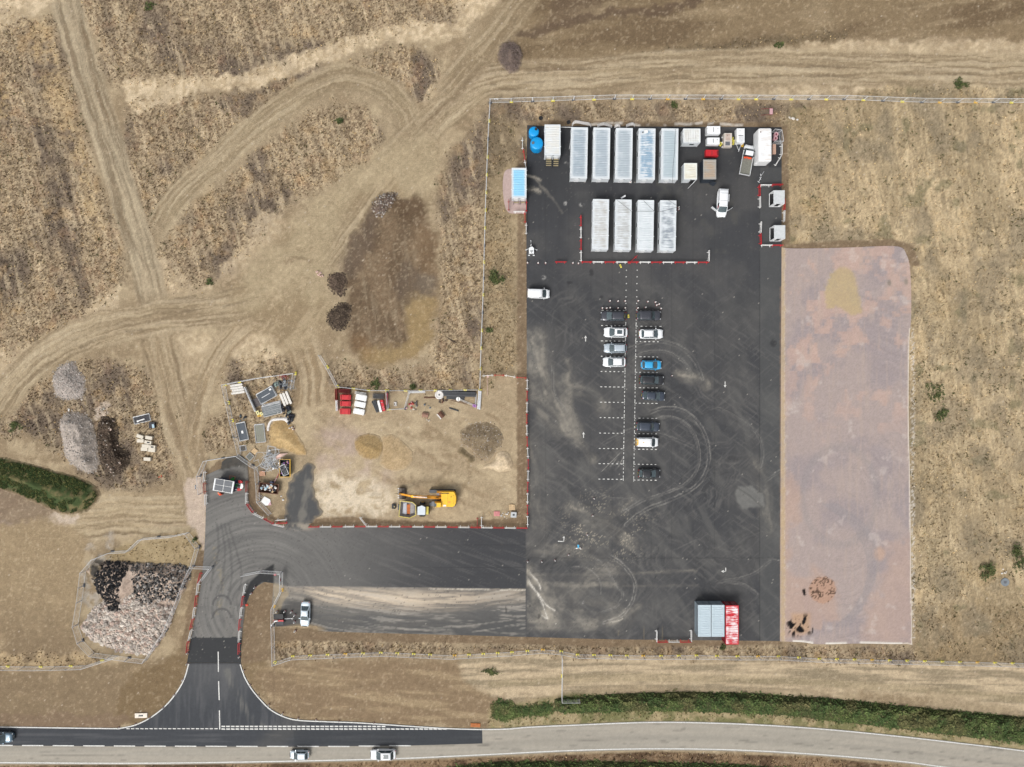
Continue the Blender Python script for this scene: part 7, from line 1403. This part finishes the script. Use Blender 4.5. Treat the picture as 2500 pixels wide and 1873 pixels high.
o = thing('geotextile_edge', 'white sheet edge curving round the orange sand heap', 'sheet', 0, 0); mb = MB()
pts = catmull([(654.5, 1052), (656, 1040), (662, 1028), (672, 1024), (690, 1023), (700, 1025), (706, 1037)], 5); wd_ = [.22, .25, .2, .3, .25, .45, .3]; Pw = [np.array(w(*p)) for p in pts]; rows = []
for i, p in enumerate(Pw):
    d = Pw[min(i + 1, len(Pw) - 1)] - Pw[max(i - 1, 0)]; d /= np.linalg.norm(d); nn = np.array((-d[1], d[0])); ww = np.interp(i / (len(Pw) - 1) * 6, range(7), wd_); rows.append([(*(p - nn * ww), .1), (*(p - nn * ww * .3), .28), (*(p + nn * ww * .4), .24), (*(p + nn * ww), .08)])
mb.sheet(rows); mb.build('sheet_fold', M['bag'], o, True)
panel_stack('small square mesh frame beside the west fence of the compound', 594, 1094.5, 1.1, 1.0, 2, 8, fill=False, name='mesh_tray', cat='mesh frame'); panel_stack('small mesh tray standing in front of the pallet', 609.5, 1115, 1.15, 1.1, 3, 48, name='mesh_tray', cat='mesh frame', top=mat('pale_mesh', C(150, 150, 136, .8), .8, var=.2, scale=9))
crate('small pale timber pallet between the mesh tray and the wire tangle', 622.5, 1101.5, 1.0, .95, 50, 4, M['timber'], .2); crate('orange tinted timber pallet left of the waste skip', 641, 1156, 1.1, .9, 4, 4, mat('orange_timber', C(216, 168, 138, .8), .8), .2)
for k, (x, y, a) in enumerate(((660, 1110, 80), (653, 1125, 60), (672, 1118, 95), (668, 1135, 20), (645, 1140, 35))):
    panel_stack('bent wire mesh panel, %s in the wire tangle of the compound' % ('top', 'left', 'right', 'lowest', 'far left')[k], x, y, 3.2, 1.6, 1, a, fill=False, name='bent_fencing', cat='mesh panel')
tangle('pale grey wire and netting tangle in the middle of the compound', 660, 1125, 2.6, 2.4, 70, M['galv'], 'wire_tangle', 'wire', .03, .7, (.5, 2.6), [(M['net'], 7, .5), (M['wplastic'], 3, .35)])
o = thing('plastic_sheet', 'pale grey plastic sheet pulled out of the wire tangle', 'sheet', *w(690, 1113)); MB().add([(-1.6, -.4, .2), (-.9, -.7, .5), (.2, .0, .4), (1.2, .55, .2), (-.4, .45, .55)], [(0, 1, 2, 4), (2, 3, 4)]).build('sheet_fold', M['pinkbag'], o)
# waste skips
def skip(label, px, py, L, W_, ang, m_, side, load, h=1.2):
    X, Y = w(px, py, h * .6); o = thing('waste_skip', label, 'skip', X, Y, R(ang)); s = MB(); k = .82
    s.loft([[(x * L / 2 * a, y * W_ / 2 * a, z) for x, y in ((-1, -1), (1, -1), (1, 1), (-1, 1))] for a, z in ((k, .1), (1, h), (.94, h), (k * .95, .2))]); s.build('skip_body', m_, o)
    MB().box(0, -W_ / 2, h, L, .12, .1).box(0, W_ / 2, h, L, .06, .08).box(L / 2, 0, h, .06, W_, .08).box(-L / 2, 0, h, .08, W_, .08).build('skip_rim', side, o)
    r = random.Random(int(px))
    for q, (m2, n2, s2) in enumerate(load):
        for _ in range(n2): MB().rock(r.uniform(-.38, .38) * L, r.uniform(-.34, .34) * W_, .75 + r.uniform(0, .45), r.uniform(.5, 1) * s2, .55, r).build('waste_lump', m2, o)
    return o
skip('open skip with an amber side, filled with wire and pink plastic', 697.5, 1142.5, 3.4, 2.0, 90, M['dsteel'], M['orange_y'], [(M['dsteel'], 6, .4), (M['purple'], 3, .35), (M['net'], 6, .35), (pk, 3, .3)])
panel_stack('bent mesh cage thrown on top of the amber sided skip', 698, 1146, 2.0, 1.1, 2, -68, name='wire_cage', cat='mesh panel', fill=False).location.z = 1.3
skip('brown open trailer heaped with rubbish bags and plastic', 657.5, 1191.5, 3.8, 1.9, -6, M['rust'], M['rust'], [(M['pinkbag'], 4, .5), (M['timber'], 3, .5), (M['wplastic'], 5, .35), (mat('pale_blue_bag', C(186, 214, 228, .8), .6), 6, .4), (M['blackbag'], 7, .45), (M['bag'], 5, .42)], 1.0)
o = thing('blue_drum', 'dark blue drum behind the rubbish trailer', 'drum', *w(666, 1178)); MB().lathe(0, 0, [(.33, 0), (.34, .45), (.34, .9), (.28, .92), (.02, .9)], 14).build('drum_body', M['navy'], o); MB().cyl(.12, .1, .9, .94, .05, 6).build('bung', M['black'], o)
bundle('barrier_board', 'red and white striped board leaning above the blue drum', 'board', 676, 1168, 1.9, 1, .1, .07, 62, pk, .4, part='board'); bundle('barrier_board', 'faded red board continuing above the striped one', 'board', 681, 1160, 1.3, 1, .1, .07, 62, M['fadedred'], .5, part='board')
o = thing('arrow_sign', 'white arrow shaped road sign lying on the soil beside the entrance curve', 'sign', *w(652, 1225), R(-35)); MB().prism([(-1.0, -.6), (.25, -.75), (1.05, 0), (.25, .75), (-1.0, .6)], .1, .16).build('sign_face', M['wplastic'], o); MB().prism([(.55, -.48), (1.1, 0), (.55, .48)], .165, .18).build('red_tip', pk, o); MB().prism([(-.05, -.3), (.5, -.3), (.5, .3), (-.05, .3)], .165, .18).build('grey_square', M['galv'], o)
for s in (-.3, .05, .3): MB().tube((-.9, s, .08), (-2.2, s * 1.2, .05), .03, 4).build('sign_leg', M['galv'], o)
rubbishlump('small white sheet scrap on the soil right of the rubbish trailer', 683.5, 1215, 2, .6, [M['wplastic']])
# solar powered unit with its cart
X, Y = w(545.7, 1186.5, 2.5); o = thing('solar_welfare_unit', 'grey roofed solar powered unit with white cross bars at the entrance', 'solar unit', X, Y, R(-9.5), z=.05)
MB().box(0, 0, 1.25, 3.5, 2.1, 2.1).build('wall', M['navy'], o); MB().box(0, 0, 2.4, 3.85, 2.35, .1).build('roof', M['wplastic'], o)
for sx in (-1, 1):
    for sy in (-1, 1): MB().box(sx * .84, sy * .56, 2.48, 1.56, 1.02, .05).build('solar_panel', M['solar'], o)
MB().box(1.75, 0, 2.48, .22, 2.35, .06).build('roof_trim', M['white'], o); MB().box(-1.8, 0, 2.48, .2, 2.35, .06).build('roof_trim', M['white'], o); MB().box(-.3, 1.08, 1.3, .9, .05, 1.6).build('door', M['navy'], o)
X, Y = w(586, 1184); o = thing('tow_cart', 'red and white wheeled towing frame at the right end of the solar unit', 'trailer', X, Y, R(-9), z=.05); MB().box(-.9, 0, .6, 1.1, 1.4, .5).build('battery_box', M['navy'], o); MB().loft([[(.55, -.55, z), (.95, -.45, z), (1.1, 0, z), (.95, .45, z), (.55, .55, z)] for z in (.9, 1.2)]).build('nose_cover', M['wplastic'], o)
for s in (-1, 1): MB().loft([[(-.2, s * .95, z), (.3, s * 1.05, z), (.7, s * .8, z), (.6, s * .45, z), (0, s * .5, z)] for z in (.5, .85)]).build('mudguard', M['rplastic'], o); MB().tube((-1.2, s * .45, .8), (.7, s * .2, .95), .035, 5).build('tow_bar', M['galv'], o); wheel(o, .2, s * .75, .3)
MB().box(-.4, 0, .95, .4, .45, .12).build('green_cover', M['green'], o); MB().tube((-.9, -1.0, .9), (-.1, -.75, 1.0), .09, 8).build('white_tube', mat('pale_tube', C(214, 226, 236, .84), .5), o)
X, Y = w(569, 1168.5); o = thing('green_tool_case', 'green case on an orange framed rack above the solar unit', 'case', X, Y, R(-8), z=.05); mb = MB()
for y in (-.55, .55): mb.box(0, y, .5, 1.1, .05, .05)
for x in (-.55, .55): mb.box(x, 0, .5, .05, 1.1, .05)
mb.build('rack_frame', mat('orange_frame', C(220, 140, 80, .8), .6), o); [MB().box(-.3, -.35 + k * .22, .5, .5, .05, .04).build('rack_slat', M['fadedred'], o) for k in range(4)]; MB().loft([[(-.2, -1.0, z), (.5, -1.05, z), (.55, .1, z), (.3, .4, z), (-.15, .0, z)] for z in (.55, .95)]).build('case', M['green'], o)
# fence banner panels
o = thing('site_banner', 'white notice sign with a red emblem on the mesh fence by the soil island', 'sign', *w(690, 1411), R(90)); MB().box(0, 0, 1.35, 1.9, .03, .9).build('board', M['wplastic'], o); MB().box(0, -.02, 1.35, .55, .02, .45).build('red_emblem', M['rplastic'], o); MB().box(.05, -.035, 1.4, .3, .015, .2).build('grey_mark', M['dsteel'], o)
o = thing('site_banner', 'small blue and white notice on the mesh fence left of the solar unit', 'sign', *w(481.5 + 3, 1187), R(90)); MB().box(0, 0, 1.3, .8, .03, .5).build('board', mat('pale_blue_board', C(190, 214, 232, .84), .5), o); MB().box(0, -.02, 1.3, .5, .02, .2).build('print', M['wplastic'], o)
for k, (x, y) in enumerate(((1206, 250), (1206, 250))):
    if k == 0: o = thing('site_banner', 'small white notice near the north west corner of the long fence', 'sign', *w(1211.5, 250.2), 0); MB().box(0, -.02, 1.6, .75, .03, .5).build('board', M['wplastic'], o); MB().box(0, -.04, 1.6, .4, .02, .2).build('print', M['steel'], o)
# road sign trailer by the island
X, Y = w(687, 1511); o = thing('sign_trailer', 'dark sign trailer with a red frame parked between cones left of the saloon', 'sign trailer', X, Y, 0, z=.05)
MB().box(-.25, .75, .95, 1.8, 1.0, .12).build('black_board', M['black'], o); MB().box(-.2, .0, 1.0, 1.9, .28, .3).build('red_beam', M['rplastic'], o); MB().box(-.1, -.55, .55, 1.5, .7, .3).build('chassis', M['dsteel'], o); MB().tube((.8, .2, .6), (2.3, .25, .5), .05, 6).build('tow_bar', M['galv'], o); MB().cyl(2.35, .27, .1, .8, .1, 8).build('jockey_wheel', M['wplastic'], o); MB().tube((-1.0, -.05, 1.25), (-.3, .05, 1.25), .14, 8).build('white_beacon', M['wplastic'], o); MB().tube((-.9, -.2, 1.1), (-1.5, -.75, 1.1), .05, 6).build('lamp_arm', M['galv'], o); MB().cyl(-1.55, -.85, .9, 1.3, .16, 10).build('lamp', M['wplastic'], o)
for s in (-1, 1): wheel(o, -.2, s * .5 - .1, .3)
barriers('standing at the tow bar end of the sign trailer', [('R', (712, 1504), (711.5, 1529))], None) if False else None
o = thing('red_sandbag', 'orange sandbag on the soil right of the access road barriers', 'sandbag', *w(602.7, 1477.2), .2); MB().box(0, 0, .08, .5, .42, .16, taper=.8).build('bag', M['hivis'], o); MB().box(0, 0, .17, .12, .3, .03).build('tie', M['rplastic'], o)
o = thing('red_sandbag', 'red sandbag inside the mesh fence at the top of the soil island', 'sandbag', *w(672, 1402.7), .2, z=.05); MB().box(0, 0, .08, .5, .38, .16, taper=.8).build('bag', M['rplastic'], o); MB().box(0, 0, .17, .12, .3, .03).build('tie', pk, o)
# lone white lighting trailer on the west side
X, Y = w(1297.5, 612.5, .8); o = thing('lighting_trailer', 'white towable lighting tower with spread outriggers near the west kerb', 'trailer', X, Y, R(90), z=.05)
MB().loft([[(x, y, z) for x, y in pts] for z, pts in ((.35, [(-.55, -.5), (.55, -.5), (.8, -.2), (.8, .2), (.55, .5), (-.55, .5)]), (1.05, [(-.55, -.48), (.5, -.46), (.75, -.15), (.75, .15), (.5, .46), (-.55, .48)]))]).build('body', M['white'], o)
MB().box(-.1, 0, 1.07, .16, .55, .03).build('slot', M['black'], o); MB().cyl(-.38, 0, 1.05, 1.12, .07, 8).build('cap', M['black'], o)
for s in (-1, 1): MB().tube((.55, s * .2, .5), (.35, s * .95, .15), .04, 5).build('outrigger', M['white'], o); MB().box(.3, s * 1.02, .06, .18, .22, .1).build('outrigger_foot', M['galv'], o); MB().box(-.8, s * .45, .3, .2, .35, .08).build('rear_leg', M['galv'], o); wheel(o, -.05, s * .58, .25, .16)
MB().tube((.7, 0, .5), (2.0, .12, .45), .035, 5).build('tow_bar', M['dsteel'], o); MB().box(1.3, .05, .55, .14, .12, .16).box(1.75, .1, .52, .14, .1, .12).box(1.1, .12, .55, .14, .2, .12).box(2.0, .12, .5, .12, .12, .14).build('coupling', M['galv'], o)
# keep-left style sign in the arc of cones
X, Y = w(1411, 1332); o = thing('blue_road_sign', 'blue road sign on a low folding frame among the arc of cones', 'sign', X, Y, R(5), z=.05); MB().box(0, 0, .62, .32, .62, .035, ry=.15).box(0, 0, .60, .30, .60, .03).build('sign_face', M['blue'], o); MB().tube((0, -.3, .55), (0, -.55, .05), .03, 5).tube((-.25, -.5, .08), (.3, -.5, .08), .03, 5).build('frame', M['galv'], o); MB().box(-.32, -.5, .07, .32, .16, .14).box(.42, -.52, .07, .26, .3, .14, rz=.5).build('sandbag', M['wplastic'], o)
# sign lying north of the yard
o = thing('lying_road_sign', 'white road sign with a red frame lying in the grass north of the yard', 'sign', *w(1881, 274), 0); MB().box(0, 0, .4, .6, 1.1, .04).build('sign_face', pk, o); MB().tube((.28, .6, .42), (-1.9, .6, .06), .03, 5).tube((.28, -.6, .42), (-1.9, -.6, .06), .03, 5).build('leg', dr, o)
slab('white_board', 'white board lying on the soil beside the junction kerb', 'board', 345, 1746.5, 2.5, .95, .12, 1.5, mat('dirty_white_board', C(236, 226, 212, .84), .7, var=.12)); 
crate('orange timber pallet at the kerb where the new asphalt ends', 1161, 1770, 1.9, .7, -2, 7, mat('orange_pallet', C(196, 118, 66, .8), .8), .12)
# site debris at the far left: frame, box and paving slabs
for k, (x, y, a) in enumerate(((345, 1065.5, -20), (366.5, 1068.5, -8), (346, 1076, -3), (364.5, 1079.8, -10), (358, 1088.5, -3), (374, 1091, -5), (355.5, 1096.5, -2), (373.5, 1099, -6), (362.5, 1120.5, -3))):
    o = thing('concrete_slab', 'pale concrete block, number %s counting down the group right of the soil heap' % ('one', 'two', 'three', 'four', 'five', 'six', 'seven', 'eight', 'nine')[k] if k < 8 else 'pale concrete block lying alone below its group, right of the soil heap', 'concrete block', *w(x, y), R(a), 'pale concrete blocks right of the soil heap')
    MB().box(0, 0, .3, 1.35, .66, .6, taper=.97).build('block', mat('block_concrete', C(222, 214, 198, .84), .8, var=.08, scale=5), o)
    if k in (3, 5): MB().box(.1, 0, .61, .5, .25, .04).build('lifting_loop', M['dsteel'], o)
panel_stack('flat rectangular mesh frame with black sheet right of the gravel heaps', 346.5, 1023, 3.2, 1.4, 3, 13, top=M['blackbag'], name='mesh_cradle', cat='mesh frame'); o = thing('white_offcut', 'white curved plastic offcut lying on the black sheet', 'plastic', *w(345, 1025.5, .2), R(14)); MB().tube((-.7, -.05, .28), (.7, .05, .28), .12, 8).build('offcut', M['wplastic'], o); MB().box(-.7, -.1, .3, .3, .32, .14).build('end_piece', M['wplastic'], o)
o = thing('blue_tub', 'small tub with black and pale blue contents above the concrete blocks', 'tub', *w(374, 1038), 0); MB().box(0, 0, .3, 1.1, 1.1, .6, taper=1.05).build('tub', M['blackbag'], o); MB().box(.3, -.15, .62, .4, .7, .08, rz=.2).build('pale_blue_sheet', mat('pale_blue_bag', C(186, 214, 228, .8), .6), o)
rubbishlump('red scrap on the bare ground right of the bund', 392, 1163, 3, .5, [M['hivis'], M['fadedred']]); rubbishlump('white litter between the two grey gravel heaps', 171, 1003, 4, .7, [M['wplastic']])
o = thing('manhole', 'grey manhole cover in the dry grass near the right edge', 'manhole', *w(2453, 1421)); MB().cyl(0, 0, .0, .16, .8, 20).build('ring', mat('slate_cover', C(128, 136, 142, .8), .7), o); MB().box(0, 0, .17, .5, .5, .04).build('cover', M['steel'], o)
rubbishlump('white stones beside the grey manhole', 2449, 1399, 5, .8, [M['conc'], M['wplastic']]); rubbishlump('cream stone spill near the north east corner of the yard', 1937, 292, 8, .9, [M['conc'], M['bag']], 'stones', 'stone_spill', .05)
rubbishlump('small pale pink stone pile on the track west of the stockpile', 783, 672, 6, .8, [M['pinkbag']], 'stones', 'stone_spill', .08); o = thing('dead_branch', 'dark bent dead branch lying right of the stockpile', 'branch', *w(1105, 833), R(-22)); MB().tube((-1.2, .3, .08), (-.4, .05, .15), .06, 5, .09).tube((-.4, .05, .15), (.9, 0, .1), .1, 5, .06).tube((.1, 0, .15), (.9, .35, .3), .05, 5, .02).tube((-.1, 0, .12), (.5, -.3, .1), .05, 5, .02).build('limb', mat('dark_bark', C(70, 56, 46), .9), o)
for lb, x, y in (('dark tyre lying in the grass above the blue tanks', 1320, 289), ('dark tyre lying above the gap beside the welfare cabin', 1388, 299)):
    o = thing('old_tyre', lb, 'tyre', *w(x, y)); MB().lathe(0, 0, [(.2, .02), (.38, .0), (.42, .12), (.38, .24), (.2, .24), (.18, .1)], 14).build('tread', M['tyre'], o)
# white membrane folds above the cabins
for k, (pts, lb) in enumerate((([(1396, 306), (1402, 299), (1410, 298), (1425, 301), (1438, 303), (1443, 308)], 'white membrane fold above the first upper cabin'), ([(1458, 308), (1468, 304), (1476, 303), (1488, 307), (1494, 309)], 'white membrane fold above the second upper cabin'), ([(1500, 309), (1508, 306), (1514, 309)], 'short white membrane fold between the second and third upper cabins'), ([(1528, 308), (1538, 304), (1546, 303), (1550, 308)], 'white membrane fold above the third upper cabin'))):
    P = [np.array(w(*p)) for p in catmull(pts, 4)]; o = thing('membrane_fold', lb, 'membrane', *P[0]); q = P[0]
    MB().sheet([[(p[0] - q[0], p[1] - q[1] - .3, .04), (p[0] - q[0], p[1] - q[1] + .05, .3 + .1 * math.sin(i * 2)), (p[0] - q[0], p[1] - q[1] + .3, .06)] for i, p in enumerate(P)]).build('fold', M['bag'], o, True)
# odd bits by cabins
o = thing('notice_board', 'small white and red notice at the foot of the third upper cabin', 'sign', *w(1537.6, 445.5), R(-8), z=.05); MB().box(0, 0, .5, .55, .5, .03, ry=.3).build('board', M['wplastic'], o); MB().box(0, 0, .56, .2, .25, .03).build('red_print', M['rplastic'], o)
o = thing('roof_unit', 'white air unit on the roof of the fourth upper cabin', 'air unit', *w(1577, 321.5, 2.8), R(10), z=2.66); MB().box(0, 0, .14, .7, .5, .28).build('casing', M['wplastic'], o); MB().cyl(-.6, .0, 0, .12, .13, 10).build('fan', M['dsteel'], o)
o = thing('leaning_board', 'pale folded board leaning at the top of the second lower cabin', 'board', *w(1520, 484), R(28), z=.05); MB().box(0, 0, .9, 1.0, .3, .05, ry=-.3).build('board', M['galv'], o); MB().box(.1, .1, .5, .08, .08, .8).build('prop', M['galv'], o)
bundle('white_pipe', 'thin white pipe joining the welfare cabin to the first upper cabin', 'pipe', 1381.5, 318, 2.4, 1, .1, .05, -1, M['wplastic'], 1.6, part='pipe'); o = thing('broom', 'broom with a red and white handle leaning at the first upper cabin', 'broom', *w(1391, 355), R(80), z=.05); MB().tube((-.9, 0, .1), (.9, .0, 1.2), .03, 5).build('handle', M['galv'], o); MB().box(-1.0, 0, .1, .2, .45, .14).build('brush', M['black'], o); MB().box(.9, 0, 1.2, .2, .12, .1).build('grip', M['rplastic'], o)
# overhead cables between cabins
def cable(label, pts):
    P = [(*w(x, y, z), z) for x, y, z in pts]; o = thing('power_cable', label, 'cable', 0, 0); m_ = MB(); m_.tube(P[0], P[0], .01)
    for a, b in zip(P[:-1], P[1:]):
        q = None
        for k in range(8):
            t0, t1 = k / 8, (k + 1) / 8; sag = lambda t: -1.2 * t * (1 - t) * min(.4, math.dist(a, b) * .04)
            m_.tube([a[i] + (b[i] - a[i]) * t0 + (sag(t0) if i == 2 else 0) for i in range(3)], [a[i] + (b[i] - a[i]) * t1 + (sag(t1) if i == 2 else 0) for i in range(3)], .025, 4, caps=False)
    m_.build('cable', M['cable'], o)
cable('black cable crossing the fifth upper cabin down to the lower row', [(1649, 315, 2.9), (1647, 370, 2.85), (1643, 410, 2.8), (1641, 490, 2.85)]); cable('black cable strung across the roofs of the lower cabins', [(1505, 487, 2.9), (1542, 516, 2.9), (1597, 516, 2.9), (1615, 517, 2.9), (1652, 506, 2.9)]); cable('short black cable on the fourth lower cabin roof', [(1632, 489, 2.9), (1652, 502, 2.9)]); cable('black cable from the second to the third lower cabin', [(1571, 490, 2.9), (1597, 516, 2.9)])

# ================================================================ worker in orange beside the solar unit
def skinned(name, verts, edges, radii, m_, parent, root=0, sub=1):
    me = bpy.data.meshes.new(name); me.from_pydata(verts, edges, []); o_ = link(name, me, parent); me.materials.append(m_)
    s = o_.modifiers.new('skin', 'SKIN'); s.use_smooth_shade = True
    for i, v in enumerate(me.skin_vertices[0].data): v.radius = (radii[i], radii[i]); v.use_root = (i == root)
    q = o_.modifiers.new('sub', 'SUBSURF'); q.levels = q.render_levels = sub; return o_
px_, py_ = w(543, 1205.5); o = thing('person', 'person in orange work clothes bending beside the solar powered unit', 'person', px_, py_, R(100), z=.05)
J = [(0, 0, .95), (.08, 0, 1.15), (.22, 0, 1.38), (.32, 0, 1.5), (.42, 0, 1.62), (0, .1, .92), (.06, .12, .5), (.0, .13, .08), (.12, .14, .04), (0, -.1, .92), (-.02, -.13, .5), (-.1, -.13, .08), (.02, -.14, .04), (.22, .19, 1.38), (.38, .26, 1.16), (.55, .2, 1.0), (.63, .17, .96), (.22, -.19, 1.38), (.36, -.27, 1.15), (.54, -.2, 1.02), (.62, -.17, .98)]
E = [(0, 1), (1, 2), (2, 3), (3, 4), (0, 5), (5, 6), (6, 7), (7, 8), (0, 9), (9, 10), (10, 11), (11, 12), (2, 13), (13, 14), (14, 15), (15, 16), (2, 17), (17, 18), (18, 19), (19, 20)]
Rr = [.15, .14, .16, .06, .11, .1, .07, .05, .05, .1, .07, .05, .05, .08, .055, .04, .04, .08, .055, .04, .04]
skinned('body', J, E, Rr, M['skin'], o)
skinned('jacket', [J[i] for i in (0, 1, 2, 13, 14, 15, 17, 18, 19)], [(0, 1), (1, 2), (2, 3), (3, 4), (4, 5), (2, 6), (6, 7), (7, 8)], [.19, .19, .2, .12, .09, .075, .12, .09, .075], M['hivis'], o)
skinned('trousers', [J[i] for i in (0, 5, 6, 7, 9, 10, 11)], [(0, 1), (1, 2), (2, 3), (0, 4), (4, 5), (5, 6)], [.18, .135, .1, .085, .135, .1, .085], M['hivis'], o)
MB().lathe(.45, 0, [(.16, 1.64), (.15, 1.72), (.1, 1.79), (.02, 1.81)], 12).build('hard_hat', mat('orange_helmet', C(250, 150, 110, .85), .4), o)
for s in (-1, 1): MB().box(.12 if s > 0 else .0, s * .135, .04, .3, .12, .1).build('boot', M['black'], o)

# ================================================================ tell repeats apart: count them off along their row
ORD = ['first', 'second', 'third', 'fourth', 'fifth', 'sixth', 'seventh', 'eighth', 'ninth', 'tenth', 'eleventh', 'twelfth', 'thirteenth', 'fourteenth', 'fifteenth', 'sixteenth', 'seventeenth']
from collections import defaultdict
by = defaultdict(list)
for o_ in COL.objects:
    if o_.parent is None and o_.get('label'): by[o_['label']].append(o_)
for lab, os_ in by.items():
    if len(os_) < 2: continue
    xs = [o_.location.x for o_ in os_]; ys = [o_.location.y for o_ in os_]; hor = (max(xs) - min(xs)) >= (max(ys) - min(ys))
    os_.sort(key=lambda q: q.location.x if hor else -q.location.y); end = 'left' if hor else 'top'
    for i, o_ in enumerate(os_):
        words = lab.split(); base = lab if len(words) <= 12 else ' '.join(words[:12])
        o_['label'] = '%s, %s from the %s' % (base, ORD[i], end)
# a thing with a single kind of child copy keeps no stray animation or hidden helpers

for o_ in COL.objects:
    if o_.parent is None and o_.get('label') and 'kind' not in o_.keys(): o_['kind'] = 'thing'
